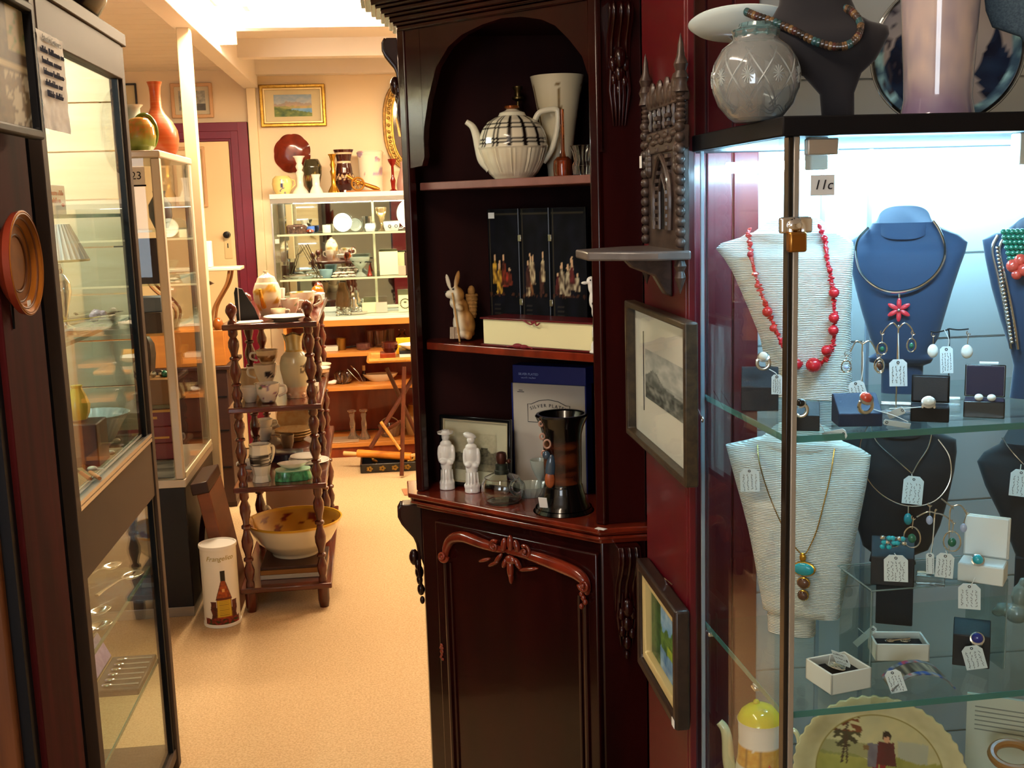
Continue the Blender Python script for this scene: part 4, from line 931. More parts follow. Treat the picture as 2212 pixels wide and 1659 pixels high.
nk = thing('bead_necklace', 'necklace of brown and turquoise stone beads round the black bust', 'necklace', q.o, q.rz)
for i, v in enumerate(path_):
    p = q.p(v.x, v.y, v.z * k - .0135); B().ball(p, (.0052, .0058, .0058), 10, 7).out('bead', mat('stone_bead_%d' % (i * 7 % 10), BC[i * 7 % 10], .2, coat=.5, n2='#2c221c', nscale=(120, 120, 120), namt=.5), nk)
# pale oval dish standing behind
q = JX(1585, 250, ZTT, .22); k = q.s
r = q.thing('platter', 'pale oval glass platter held up on a black stand behind the rose bowl', 'platter')
B().lathe([(.0001, 0), (100 * k, 6 * k), (112 * k, 16 * k), (108 * k, 20 * k), (96 * k, 12 * k), (.0001, 6 * k)], 48, M=Matrix.Translation(q.p(1600, 44)) @ Matrix.Rotation(-.42, 4, 'X'), sq=(1, .6)).out('dish', mat('ice_white_glass', '#e8fcff', .12, coat=.5), r, smooth=60)
b = B().tube([q.p(1640, 48), q.p(1645, 250)], .006, 8).box(q.x(1610), q.x(1680), -.02, .03, 0, .004); b.out('stand', BLACKM, r)
# tall mauve streaked art glass vase
q = JX(2024, 246, ZTT, .08); k = q.s
def streak(co):
    t = atan2(co.y, co.x); n = nz(t * 1.6 + co.z * 9, co.z * 14) + .5 * nz(t * 4, co.z * 40, 2)
    c = mix('#cdb9b2', '#a59aa6', .5 + n); return mix(c, '#6a5a80', sm(.055, .0, co.z + .02 * n) * .8)
single(B().lathe(hollow(densify(q.prof([(78, 246), (76, 240), (70, 205), (72, 150), (76, 80), (80, 0), (84, -60)]), 8), .08), 56), 'vase', mat('streaked_art_glass', '#ffffff', .06, vc=True, coat=.8), 'tall mauve and beige streaked glass vase on the case top', 'vase', q.o, vc=streak, smooth=60)
# dark patterned glass charger behind the vase
q = JX(2040, 190, ZTT, .24); k = q.s; r = thing('charger', 'large round glass charger with dark blue motifs standing behind the mauve vase', 'plate', q.o, q.rz)
R2 = 150 * k; cz = 150 * k
def orca(u, v):
    dx, dz = u - .5, v - .5; rr = sqrt(dx * dx + dz * dz) * 2; n = nz(u * 4, v * 4, 3)
    c = mix('#8f8a8c', '#a39c9a', .5 + n)
    if abs(dx + .30) < .16 - .5 * abs(dz + .14) or (abs(dx - .32) < .13 - .4 * abs(dz + .16)): c = mix('#0c1428', '#1f3350', .5 + nz(u * 9, v * 9))
    if rr > .86 and dz < .1: c = mix('#3d5a70', '#a9dfe6', sm(-.1, .5, nz(u * 11, v * 11)))
    if .02 < nz(u * 7, v * 7, 6) < .06 and dx < 0: c = '#3a3640'
    return c
b = B(); n = 72; P = [V((0, -.004, cz))]; F = []
for j in range(1, 25):
    for i in range(n): t = 2 * pi * i / n; rr = R2 * j / 24; P.append(V((rr * cos(t), -.004 - .02 * (j / 24) ** 2, cz + rr * sin(t))))
F = [(0, 1 + (i + 1) % n, 1 + i) for i in range(n)]
for j in range(23): F += [(1 + j * n + i, 1 + j * n + (i + 1) % n, 1 + (j + 1) * n + (i + 1) % n, 1 + (j + 1) * n + i) for i in range(n)]
b.add(P, F); b.out('plate', mat('dark_glass_print', '#ffffff', .1, vc=True, coat=.6), r, vc=lambda co: orca(co.x / R2 / 2 + .5, (co.z - cz) / R2 / 2 + .5), smooth=60, solid=.003)
b = B().tube([(R2 * cos(t), -.024, cz + R2 * sin(t)) for t in [2 * pi * i / 72 for i in range(72)]], .0035, 8, closed=True); b.out('clear_rim', GLASSW, r)
b = B().tube([(-.03, -.05, .003), (-.03, .02, .003), (-.03, .03, .1)], .003, 6).tube([(.03, -.05, .003), (.03, .02, .003), (.03, .03, .1)], .003, 6).tube([(-.03, .03, .1), (.03, .03, .1)], .003, 6); b.out('plate_stand', BLACKM, r)

q = JX(2240, 240, ZTT, .05); k = q.s; r = q.thing('necklace_bust', 'blue grey textured bust cut by the top right corner of the photo', 'display bust')
B().loft([(0, 20 * k, 0, 40 * k, 20 * k, 4), (120 * k, 20 * k, 0, 30 * k, 16 * k, 3), (165 * k, 10 * k, 0, 50 * k, 20 * k, 3), (190 * k, 0, 0, 96 * k, 26 * k, 3), (225 * k, 0, 0, 110 * k, 28 * k, 3), (300 * k, 0, 0, 120 * k, 30 * k, 3)], 40).out('bust', mat('blue_grey_linen', '#3c5162', .8, n2='#5d7686', nscale=(400, 400, 400), namt=.6, bump=.5, bscale=700), r, smooth=60)
# ================================================================== INSIDE THE JEWELLERY CASE
CORD = mat('bust_cord', '#eef1ee', .65, wave=('Z', 120, 2.2), bump=1.0)
BLUEB = mat('bust_blue_suede', '#1d3350', .75, sheen=.3)
BLKB = mat('bust_black_velvet', '#0d0e16', .8, sheen=.2)
GEM = {k: mat('gem_' + k, c, .12, coat=.6) for k, c in dict(turquoise='#1597a8', blue='#1a2a8c', coral='#d0493a', green='#1e6a52', moon='#b9c6ea', aqua='#25b3c4', brown='#5a3426', pearl='#f0ede6', black='#101114').items()}
def bust(px, py, z, dy, secs, m, label, yaw=0., foot=None, pw=2.8, seg=56):
    """a necklace bust; secs = (picture row, left column, right column, depth in pixels, lean in pixels)"""
    q = JX(px, py, z + .0008, dy); r = q.thing('necklace_bust', label, 'display bust', rz=yaw); k = q.s
    S_ = [(max(q.z(y), 0), q.x((a + b_) / 2), ln * k, (b_ - a) / 2 * k, d * k, pw) for y, a, b_, d, ln in secs]
    SS = []
    for i in range(len(S_) - 1):
        for t in (0, .25, .5, .75): SS.append(tuple(S_[i][j] + (S_[i + 1][j] - S_[i][j]) * t for j in range(6)))
    SS.append(S_[-1]); b = B().loft(SS, seg); zt_ = SS[-1][0]; z0_ = zt_ - 34 * k
    for v in b.b.verts:
        if v.co.z > z0_: v.co.z += (v.co.y - SS[-1][2] - SS[-1][4]) * .75 * (v.co.z - z0_) / (zt_ - z0_)
    b.out('bust', m, r, smooth=70)
    if foot:
        for nm, x0, x1, y0, y1, d in foot: B().box(q.x(x0), q.x(x1), -d * k, d * k, (ZB - z if z > ZB + .05 and z < ZA - .05 else max(q.z(y1), 0)), q.z(y0)).out(nm, m, r, bev=.002)
    def front(x, y, off=.002):  # a point on the front of the bust, from picture coordinates
        X, Z = q.x(x), q.z(y); Z = max(min(Z, SS[-1][0]), SS[0][0])
        for a, b_ in zip(SS, SS[1:]):
            if a[0] <= Z <= b_[0] + 1e-9:
                t = (Z - a[0]) / max(b_[0] - a[0], 1e-6); c = [a[j] + (b_[j] - a[j]) * t for j in range(6)]
                u = min(abs((X - c[1]) / max(c[3], 1e-5)), .999)
                return V((X, c[2] - c[4] * (1 - u ** pw) ** (1 / pw) - off, q.z(y)))
        return V((X, -.02, q.z(y)))
    return r, q, front
def tag_card(px, py, w, h, parent, q, y, rot=0., name='price_tag', lines=4, tilt=0.):
    """a small shaped card with rows of handwriting; px, py is its middle"""
    k = q.s; M = Matrix.Translation(V((q.x(px), y, q.z(py)))) @ Matrix.Rotation(-rot, 4, 'Y') @ Matrix.Rotation(tilt, 4, 'X')
    W, Hh = w * k / 2, h * k / 2; c = W * .45
    o = B().prism([(-W, -Hh), (W, -Hh), (W, Hh - c), (W - c, Hh), (-W + c, Hh), (-W, Hh - c)], -.0004, .0004, 'y', M).out(name, TAGP, parent, smooth=0)
    b = B(); Rr = random.Random(int(px * 7 + py))
    for i in range(lines):
        x0 = -W * .62 + 1.24 * W * i / max(lines - 1, 1); z = Hh * .5
        while z > -Hh * .8:
            l = Rr.uniform(.08, .2) * Hh; b.tube([(x0 + Rr.uniform(-.1, .1) * W, -.0006, z), (x0 + Rr.uniform(-.12, .12) * W, -.0006, z - l * .5), (x0 + Rr.uniform(-.1, .1) * W, -.0006, z - l)], .00028, 4, M=M); z -= l + Rr.uniform(.03, .1) * Hh
    b.tube([(.0016 * cos(t), -.0006, Hh * .78 + .0016 * sin(t)) for t in [pi * j / 5 for j in range(10)]], .0005, 4, closed=True, M=M)
    b.out('handwriting', INK, o); return o
# ---- upper shelf
rb, q, fr = bust(1742, 868, ZA, .27, [(868, 1658, 1838, 40, 0), (800, 1654, 1836, 42, 0), (740, 1642, 1834, 42, -4), (690, 1622, 1834, 42, -8), (640, 1600, 1836, 42, -10), (600, 1580, 1836, 40, -8), (568, 1556, 1837, 36, -4), (550, 1535, 1836, 30, 4), (538, 1545, 1832, 28, 10), (526, 1588, 1815, 30, 14), (512, 1612, 1792, 34, 16), (495, 1622, 1776, 38, 16), (484, 1630, 1768, 36, 16)], CORD, 'white cord wrapped bust on the upper shelf of the case, wearing red coral', -.30)
nk = thing('coral_necklace', 'long red coral chip necklace with large round beads on the white bust', 'necklace', q.o, q.rz - .30)
lft = curve([(1612, 508, 0), (1626, 545, 0), (1642, 590, 0), (1660, 640, 0), (1676, 680, 0), (1690, 715, 0), (1706, 750, 0), (1725, 778, 0), (1750, 793, 0)], 9)
rgt = curve([(1772, 505, 0), (1786, 540, 0), (1798, 580, 0), (1808, 620, 0), (1813, 665, 0), (1814, 720, 0), (1808, 755, 0), (1795, 780, 0), (1772, 793, 0)], 9)
Rr = random.Random(3); chips = 0; cb = B()
for i, v in enumerate(lft[:-2] + rgt[::-1][2:]):
    p = fr(v.x, v.y, .007)
    B().ball(p, (Rr.uniform(.003, .0066), .003, Rr.uniform(.0014, .0032)), 6, 4, Matrix.Rotation(Rr.uniform(-1.3, 1.3), 4, 'Y') @ Matrix.Rotation(Rr.uniform(-.6, .6), 4, 'Z')).out('coral_chip', CORAL, nk, smooth=0)
for x, y, rr in ((1676, 680, 11), (1688, 715, 8), (1724, 776, 12), (1738, 790, 12), (1774, 790, 16), (1800, 758, 11), (1813, 716, 11), (1814, 690, 11), (1814, 638, 11), (1804, 592, 6), (1653, 625, 6), (1632, 560, 7), (1784, 528, 7)):
    B().ball(fr(x, y, .011), rr * q.s, 14, 10).out('round_bead', CORAL, nk)
rb, q, fr = bust(1948, 860, ZA, .26, [(862, 1905, 1990, 22, 0), (800, 1905, 1990, 22, 0), (793, 1880, 2005, 26, -4), (783, 1878, 2010, 30, -6), (772, 1896, 2000, 30, -8), (740, 1880, 2018, 32, -10), (690, 1864, 2030, 34, -12), (640, 1850, 2042, 34, -12), (590, 1838, 2056, 34, -8), (560, 1828, 2066, 32, -2), (540, 1824, 2070, 26, 6), (524, 1850, 2052, 28, 12), (508, 1872, 2016, 34, 16), (485, 1886, 2000, 42, 18), (462, 1890, 1996, 46, 18)], BLUEB, 'dark blue bust on the upper shelf wearing a wire collar with a red flower')
nk = thing('collar_necklace', 'silver wire collar with a red enamel flower pendant on the blue bust', 'necklace', q.o, q.rz)
pp = curve([fr(x, y, .009) for x, y in ((1872, 506), (1852, 530), (1849, 560), (1858, 595), (1880, 620), (1908, 635), (1938, 638), (1975, 628), (2005, 605), (2022, 575), (2024, 545), (2014, 515), (2001, 494))], 5)
B().tube(pp, .0021, 8).out('wire_collar', SILVER, nk)
c = fr(1938, 676, .006)
for i in range(6):
    t = pi / 2 + i * pi / 3; d = V((cos(t), 0, sin(t)))
    B().ball(c + d * .0095, (.0085, .0016, .0036), 12, 6, Matrix.Rotation(-t, 4, 'Y')).out('petal', mat('red_enamel', '#d3323f', .15, coat=.6), nk)
b = B().ball(c + V((0, -.002, 0)), .0028, 10, 6).tube([c + V((0, 0, .018)), c + V((0, 0, .024))], .0015, 6); b.out('flower_centre', SILVER, nk)
pt = thing('paper_slip', 'small blank cream paper slip tucked behind the neck of the blue bust', 'price tag', q.w(2034, 520, .012), q.rz); B().box(-.014, .014, -.001, .0, -.003, .003, Matrix.Rotation(.55, 4, 'Y')).out('slip', CREAMP, pt, smooth=0)
# right-hand bust under many strings
rb, q, fr = bust(2230, 870, ZA, .16, [(870, 2185, 2290, 22, 0), (800, 2190, 2290, 24, 0), (760, 2180, 2300, 32, -4), (700, 2160, 2320, 36, -6), (630, 2140, 2340, 36, -8), (570, 2126, 2350, 34, -4), (530, 2118, 2352, 26, 6), (512, 2150, 2320, 30, 12), (480, 2180, 2300, 40, 14)], BLUEB, 'dark bust cut by the right edge of the photo, hung with many necklaces')
nk = thing('chain_necklace', 'flat silver chain necklace hanging straight down the right hand bust', 'necklace', q.o, q.rz)
b = B()
for dx in (0, 14): b.tube(curve([fr(x + dx, y, .005) for x, y in ((2150, 520), (2140, 550), (2152, 600), (2166, 660), (2178, 720), (2184, 760))], 6), .0022, 6)
b.out('chain', SILVER, nk)
for i in range(26):
    t = i / 25; B().ball(fr(2150 + 36 * t, 545 + 200 * t, .008), .0028, 8, 6).out('link', SILVER, nk)
nk = thing('bead_necklace', 'green and red stone bead necklace on the right hand bust', 'necklace', q.o, q.rz)
for i in range(40):
    x, y = 2160 + (i % 5) * 9 + (i // 5) * 3, 512 + (i // 5) * 11; B().ball(fr(x, y, .010), .0042, 8, 6).out('green_bead', GEM['green'], nk)
for x, y, rr in ((2182, 582, 14), (2196, 570, 13), (2204, 590, 14), (2190, 600, 11)): B().ball(fr(x, y, .014), rr * q.s, 12, 8).out('red_bead', GEM['coral'], nk)
# ring blocks: leatherette wedges with a ring on the sloping front
def wedge(px, py, z, dy, w, hb, hf, d, m, label, yaw=0., slot=True):
    q = JX(px, py, z + .0008, dy); r = q.thing('ring_stand', label, 'ring stand', rz=yaw); k = q.s
    B().prism([(-d * k, 0), (d * k, 0), (d * k, hb * k), (d * k * .55, hb * k), (-d * k, hf * k)], -w * k / 2, w * k / 2, 'x').out('wedge', m, r, bev=.0012)
    return r, q
def ring(label, q, px, py, dy, rad, gem, gr, band=SILVER, flat=.6, ax=0.):
    o = thing('ring', label, 'ring', q.w(px, py, dy), q.rz); k = q.s
    M = Matrix.Rotation(ax, 4, 'Z')
    B().tube([(rad * k * cos(t), 0, rad * k * sin(t)) for t in [2 * pi * i / 28 for i in range(28)]], rad * k * .2, 8, closed=True, M=M, sq=1.5).out('band', band, o)
    if gem:
        B().lathe([(.0001, 0), (gr * k, 0), (gr * k * 1.05, gr * k * .25), (gr * k * .8, gr * k * .3)], 18, M=Matrix.Translation((0, -rad * k * .3, rad * k)) @ M @ Matrix.Rotation(.9, 4, 'X')).out('setting', band, o)
        B().ball((0, -rad * k * .3 - gr * k * .25, rad * k + gr * k * .2), (gr * k * .85, gr * k * flat, gr * k * .85), 14, 9).out('stone', gem, o)
    return o
def string_tag(label, q, a, b_, w, h, dy, rot=0., sway=6, tilt=0., lines=4):
    """a card tied by a thread; a = where the thread starts, b_ = middle of the card"""
    o = thing('price_tag', label, 'price tag', q.o, q.rz); k = q.s
    tp = (b_[0] + sin(rot) * h * .38, b_[1] - cos(rot) * h * .38)
    B().tube(curve([q.p(a[0], a[1], dy), q.p((a[0] + tp[0]) / 2 + sway, (a[1] + tp[1]) / 2, dy - .002), q.p(tp[0], tp[1], dy - .001)], 6), .0006, 5).out('thread', WHITE, o)
    tag_card(b_[0], b_[1], w, h, o, q, dy - .0015, rot, 'card', lines, tilt); return o
r, q = wedge(1641, 898, ZA, .195, 78, 88, 52, 30, BVELV, 'tall black leatherette ring block at the left end of the upper shelf')
ring('silver ring with a pale stone on the tall black block', q, 1648, 796, -.012, 13, GEM['pearl'], 12)
string_tag('handwritten card hanging from the ring on the tall black block', q, (1660, 806), (1676, 838), 22, 42, -.026)
r, q = wedge(1738, 918, ZA, .042, 62, 56, 34, 26, BVELV, 'small black ring block just right of the door post')
ring('silver ring with a square black stone beside the door post', q, 1729, 872, -.016, 14, GEM['black'], 11)
string_tag('blank white tag lying on the glass under the black stone ring', q, (1750, 884), (1800, 926), 22, 56, -.012, -1.25, 4, .5, 0)
r, q = wedge(1850, 908, ZA, .055, 92, 62, 28, 34, BLUEV, 'wide sloping black ring block with a red stone ring', .25)
ring('silver ring with a large oval red stone on the wide sloping block', q, 1868, 862, -.022, 15, GEM['coral'], 15, flat=.5, ax=.5)
string_tag('white card tag tied to the red stone ring lying on the shelf', q, (1884, 872), (1932, 902), 12, 60, -.012, 1.35, 8, .4, 0)
def open_box(px, py, z, dy, w, d, hb, hl, m, inner, label, yaw=0., lean=.12):
    q = JX(px, py, z + .0008, dy); r = q.thing('ring_box', label, 'jewellery box', rz=yaw); k = q.s; w, d, hb, hl = w * k / 2, d * k / 2, hb * k, hl * k
    B().box(-w, w, -d, d, 0, hb).out('base', m, r, bev=.0015)
    B().box(-w + .0015, w - .0015, -d + .0015, d - .0015, hb - .0002, hb + .0008).out('pad', inner, r, bev=.0005)
    Mx = Matrix.Translation((0, d, hb)) @ Matrix.Rotation(-lean, 4, 'X')
    B().box(-w, w, 0, .006, 0.001, hl, Mx).out('lid', m, r, bev=.0015)
    B().box(-w + .002, w - .002, -.004, .0005, .003, hl - .002, Mx).out('lid_lining', inner, r, bev=.001)
    return r, q
r, q = open_box(2008, 902, ZA, .05, 78, 50, 32, 62, BLACKM, BVELV, 'open black ring box holding a round pale ring')
ring('silver ring with a flat round pale stone in the open black box', q, 2005, 872, -.014, 12, GEM['pearl'], 14, flat=.3)
string_tag('white tag lying left of the open black ring box', q, (1990, 870), (1940, 884), 16, 44, -.014, -1.05, 2, .5, 0)
r, q = open_box(2125, 902, ZA, .055, 82, 52, 36, 72, BLACKP, mat('dark_purple_lining', '#241a30', .8), 'open square black box with two pearl stud earrings')
B().box(-.008, .016, .012, .022, .0, .002, Matrix.Translation((0, .012, 108 * q.s))).out('price_sticker', STICK, r)
for px in (2114, 2139):
    o = thing('pearl_stud', 'white pearl stud earring in the open square black box', 'earring', q.w(px, 858, -.012), q.rz, 'pearl stud earrings'); B().ball((0, 0, 0), (.0058, .005, .0048), 14, 9).out('pearl', GEM['pearl'], o); B().tube([(0, .002, 0), (0, .012, -.004)], .0006, 6).out('post', SILVER, o)
# wire earring trees
def earring_tree(px, py, z, dy, pts, base, label, m=SILVER):
    q = JX(px, py, z + .0008, dy); r = q.thing('earring_stand', label, 'earring stand'); k = q.s
    if base: B().box(-base[0] * k / 2, base[0] * k / 2, -base[0] * k * .3, base[0] * k * .3, 0, base[1] * k).out('block', mat('acrylic_block', '#f3fbfb', .02, trans=1., ior=1.45), r, bev=.001)
    for i, l in enumerate(pts): B().tube(curve([q.p(x, y, -.001 * i) for x, y in l], 6), .0011, 6).out('wire_arm' if i else 'wire_stem', m, r)
    return r, q
def earring(label, q, px, py, drops, dy=-.004, group=None):
    """drops = (kind, column, row, rx, rz, stone)"""
    o = thing('earring', label, 'earring', q.o, q.rz, group); k = q.s
    B().tube([q.p(px + 4 * cos(t), py + 5 * sin(t), dy) for t in [pi * .1 + pi * 1.2 * i / 10 for i in range(11)]], .0006, 5).out('hook', SILVER, o)
    py0 = py
    for kind, x, y, rx, rz_, g in drops:
        B().tube([q.p(px, py0, dy), q.p(x, y - rz_, dy)], .0006, 5).out('link', SILVER, o); py0 = y + rz_
        if kind == 'frame': B().tube([q.p(x + rx * cos(t), y + rz_ * sin(t) * (1 if sin(t) > 0 else 1.2), dy) for t in [2 * pi * i / 24 for i in range(24)]], .0011, 6, closed=True).out('setting', SILVER, o); rx *= .5; rz_ *= .5
        B().ball(q.p(x, y, dy - .001), (rx * k, rx * k * .6, rz_ * k), 12, 9).out('stone', g, o)
    return o
r, q = earring_tree(1935, 872, ZA, .12, [[(1935, 866), (1936, 700), (1936, 690)], [(1936, 692), (1925, 680), (1912, 690), (1902, 706)], [(1936, 692), (1948, 680), (1960, 688), (1968, 705)]], (64, 18), 'wire earring stand on a clear block in front of the blue bust')
earring('long silver drop earring with two green stones, left arm of the clear block stand', q, 1904, 700, [('frame', 1904, 736, 10, 12, GEM['green']), ('frame', 1899, 772, 10, 13, GEM['brown'])])
earring('single green stone drop earring, right arm of the clear block stand', q, 1966, 700, [('frame', 1963, 728, 9, 13, GEM['green'])])
string_tag('handwritten card hanging in front of the blue bust', q, (1936, 700), (1938, 785), 36, 58, -.01, .04, 0)
r, q = earring_tree(1862, 856, ZA, .17, [[(1862, 856), (1860, 730), (1864, 716)], [(1862, 722), (1848, 714), (1836, 738)], [(1862, 720), (1876, 714), (1892, 742)]], (30, 8), 'thin wire earring stand between the white and the blue busts')
earring('pale teardrop earring hanging beside the white bust', q, 1828, 742, [('frame', 1828, 770, 10, 12, GEM['moon'])])
earring('brown teardrop earring hanging left of the blue bust', q, 1894, 744, [('frame', 1897, 770, 8, 12, GEM['brown'])])
string_tag('handwritten card hanging between the two tall busts', q, (1862, 735), (1853, 820), 34, 44, -.01, .3, 3)
r, q = earring_tree(2048, 868, ZA, .15, [[(2048, 862), (2046, 725), (2042, 704)], [(2044, 706), (2020, 712), (2008, 710)], [(2044, 704), (2064, 706), (2084, 704)]], (50, 14), 'black earring stand with two white pearl drops', BLACKM)
earring('white pearl drop earring on the left of the black stand', q, 2014, 716, [('p', 2014, 752, 11, 15, GEM['pearl'])])
earring('white pearl drop earring on the right of the black stand', q, 2084, 712, [('p', 2082, 752, 12, 15, GEM['pearl'])])
string_tag('handwritten card hanging between the two pearl drops', q, (2036, 706), (2042, 770), 26, 58, -.006, .05, 6)
# ---- lower shelf
rb, q, fr = bust(1716, 1405, ZB, .265, [(1408, 1660, 1760, 30, 0), (1360, 1658, 1760, 30, 0), (1356, 1650, 1812, 36, -2), (1300, 1640, 1820, 40, -4), (1240, 1630, 1832, 42, -6), (1180, 1618, 1842, 42, -8), (1120, 1602, 1852, 42, -8), (1070, 1586, 1860, 40, -6), (1030, 1572, 1865, 34, 0), (1004, 1561, 1866, 26, 8), (994, 1600, 1845, 28, 14), (984, 1632, 1810, 34, 18), (970, 1640, 1796, 40, 18), (952, 1650, 1782, 38, 18)], CORD, 'white cord wrapped bust on the lower shelf of the case with a turquoise pendant', -.25)
nk = thing('pendant_necklace', 'fine gold chain with a turquoise oval and two brown stones on the lower white bust', 'necklace', q.o, q.rz - .25)
b = B().tube(curve([fr(x, y, .003) for x, y in ((1637, 995), (1648, 1030), (1672, 1090), (1700, 1150), (1728, 1196), (1744, 1212))], 6), .0010, 6)
b.tube(curve([fr(x, y, .003) for x, y in ((1798, 990), (1796, 1040), (1786, 1100), (1772, 1160), (1756, 1200), (1748, 1212))], 6), .0010, 6); b.out('chain', mat('gold_chain', '#b99a5c', .25, metal=1.), nk)
for nm, x, y, rx, rz_, g in (('turquoise', 1749, 1241, 23, 15, GEM['turquoise']), ('brown_stone', 1748, 1272, 13, 12, GEM['brown']), ('brown_stone', 1747, 1300, 11, 11, GEM['brown'])):
    c = fr(x, y, .005); B().lathe([(.0001, 0), (rx * q.s * 1.06, 0), (rx * q.s * 1.06, .003), (rx * q.s * .9, .004)], 24, M=Matrix.Translation(c) @ Matrix.Rotation(pi / 2, 4, 'X'), sq=(1, rz_ / rx)).out('setting', BRASS, nk)
    B().ball(c + V((0, -.004, 0)), (rx * q.s * .92, .004, rz_ * q.s * .92), 18, 10).out(nm, g, nk)
B().ball(fr(1746, 1217, .006), (.005, .003, .008), 10, 8).out('bail', BRASS, nk)
string_tag('handwritten card tied to the gold chain on the lower white bust', q, (1640, 998), (1622, 1060), 40, 50, -.030, .05, -8)
rb, q, fr = bust(1935, 1250, ZB + .10, .27, [(1254, 1880, 1976, 18, 0), (1230, 1884, 1972, 20, 0), (1215, 1866, 2000, 26, -2), (1160, 1850, 2022, 28, -4), (1100, 1836, 2036, 28, -6), (1040, 1822, 2046, 28, -6), (1000, 1815, 2050, 24, 0), (975, 1812, 2048, 20, 6), (960, 1850, 2010, 24, 10), (940, 1878, 1992, 30, 12), (925, 1884, 1990, 32, 12)], BLKB, 'black velvet bust on the lower shelf with two fine silver necklaces', 0, [('foot', 1896, 1972, 1252, 1405, 18)])
nk = thing('wire_necklace', 'thin silver wire collar with a turquoise drop on the black velvet bust', 'necklace', q.o, q.rz)
B().tube(curve([fr(x, y, .006) for x, y in ((1876, 942), (1858, 985), (1862, 1030), (1882, 1070), (1915, 1098), (1955, 1112), (1995, 1106), (2022, 1086), (2038, 1050), (2034, 1005), (2012, 972))], 5), .0010, 6).out('wire', SILVER, nk)
c = fr(1957, 1140, .008); B().ball(c, (.0062, .003, .0095), 14, 9).out('turquoise', GEM['turquoise'], nk); B().tube([c, fr(1957, 1113, .006)], .001, 6).out('bail', SILVER, nk)
nk = thing('thread_necklace', 'fine cord necklace crossing to a point over the black velvet bust', 'necklace', q.o, q.rz)
b = B().tube(curve([fr(x, y, .005) for x, y in ((1877, 946), (1890, 980), (1930, 1015), (1962, 1042))], 5), .0009, 6); b.tube(curve([fr(x, y, .005) for x, y in ((1999, 962), (1992, 990), (1974, 1020), (1963, 1042))], 5), .0009, 6); b.out('cord', SILVER, nk)
string_tag('handwritten card hanging from the thread on the black velvet bust', q, (1962, 1042), (1965, 1076), 40, 60, -.034, -.06, 0)
# acrylic riser
q = JX(2000, 1400, ZB + .0008, .12); r = q.thing('acrylic_riser', 'clear acrylic display bridge on the lower shelf carrying the ring boxes', 'riser'); r.rotation_euler.z = JA
Mx = Matrix.Rotation(.0, 4, 'Z'); zr = on(1895, 1282, 0); zr = jc(1895, 1280, .06)[1] - ZB
x0, x1 = jc(1890, 1280, .06)[0] - (q.o - JO).dot(jx), jc(2185, 1280, .06)[0] - (q.o - JO).dot(jx)
ACR = sheet('acrylic', '#e6efee', 1.0, .06)
B().box(x0, x1, -.05, .05, zr - .004, zr).out('shelf', ACR, r, smooth=0)
for x in (x0, x1 - .003): B().box(x, x + .003, -.05, .05, 0.0003, zr - .004).out('leg', ACR, r, smooth=0)
for nm, pts in (('edge', [(x0, -.05, .001), (x0, -.05, zr - .002), (x1, -.05, zr - .002), (x1, -.05, .001)]), ('edge', [(x0, -.05, zr - .001), (x0, .06, zr - .001), (x1, .06, zr - .001)])): B().tube(pts, .0012, 6).out(nm, mat('acrylic_edge', '#b9cfd0', .1, trans=.6), r)
ZR = ZB + zr
r, q = wedge(1927, 1262, ZR, .095, 88, 92, 62, 30, BVELV, 'black ring block standing on the left of the clear acrylic bridge')
o = thing('cluster_ring', 'silver ring with a cluster of aqua stones on the acrylic bridge block', 'ring', q.o, q.rz)
for i in range(12): B().ball(q.p(1906 + (i % 5) * 10 + 3 * (i % 2), 1155 + (i // 5) * 10, -.022), (.0038, .003, .0034), 8, 6).out('stone', GEM['aqua'] if i % 3 else SILVER, o)
B().tube([q.p(1927 + 12 * cos(t), 1166 + 10 * sin(t), -.016) for t in [2 * pi * i / 20 for i in range(20)]], .0016, 6, closed=True).out('band', SILVER, o)
string_tag('handwritten card hanging down the front of the acrylic bridge block', q, (1930, 1180), (1934, 1212), 48, 58, -.038, .03, 2, 0, 5)
r, q = earring_tree(2010, 1262, ZR, .075, [[(2010, 1240), (2014, 1110), (2018, 1098)], [(2016, 1104), (2000, 1102), (1978, 1115)], [(2016, 1104), (2030, 1106), (2050, 1120)], [(2026, 1070), (2046, 1085), (2064, 1082), (2078, 1102)], [(2026, 1070), (2050, 1090), (2044, 1100), (2044, 1240)]], (58, 22), 'two armed wire earring stand on a clear block on the acrylic bridge')
earring('silver and green teardrop earring at the front left of the two armed stand', q, 1972, 1112, [('frame', 1970, 1158, 17, 21, GEM['green'])], -.012)
earring('silver and green teardrop earring at the front right of the two armed stand', q, 2052, 1115, [('frame', 2050, 1160, 17, 20, GEM['green'])], -.012)
earring('pale blue drop earring on the rear left arm', q, 2004, 1088, [('p', 2004, 1122, 7, 10, GEM['moon'])], .004)
earring('pale blue drop earring on the rear right arm', q, 2079, 1098, [('p', 2072, 1134, 7, 10, GEM['moon'])], .004)
string_tag('handwritten card hanging at the right of the clear block on the bridge', q, (2038, 1180), (2037, 1212), 36, 54, -.012, -.04, 3)
string_tag('narrow handwritten card seen edge on beside the clear block on the bridge', q, (2014, 1108), (2008, 1208), 16, 46, -.016, .04, 1, 0, 2)
r, q = open_box(2122, 1264, ZR, .075, 92, 62, 40, 92, mat('white_leatherette', '#ece9e2', .45), mat('white_satin', '#eef1f3', .55), 'open white ring box with an aqua ring at the right of the acrylic bridge', -.15)
ring('silver ring with a large aqua stone in the open white box', q, 2112, 1226, -.012, 10, GEM['aqua'], 13)
string_tag('handwritten card hanging over the front of the open white ring box', q, (2108, 1240), (2098, 1282), 44, 56, -.042, .03, 0)
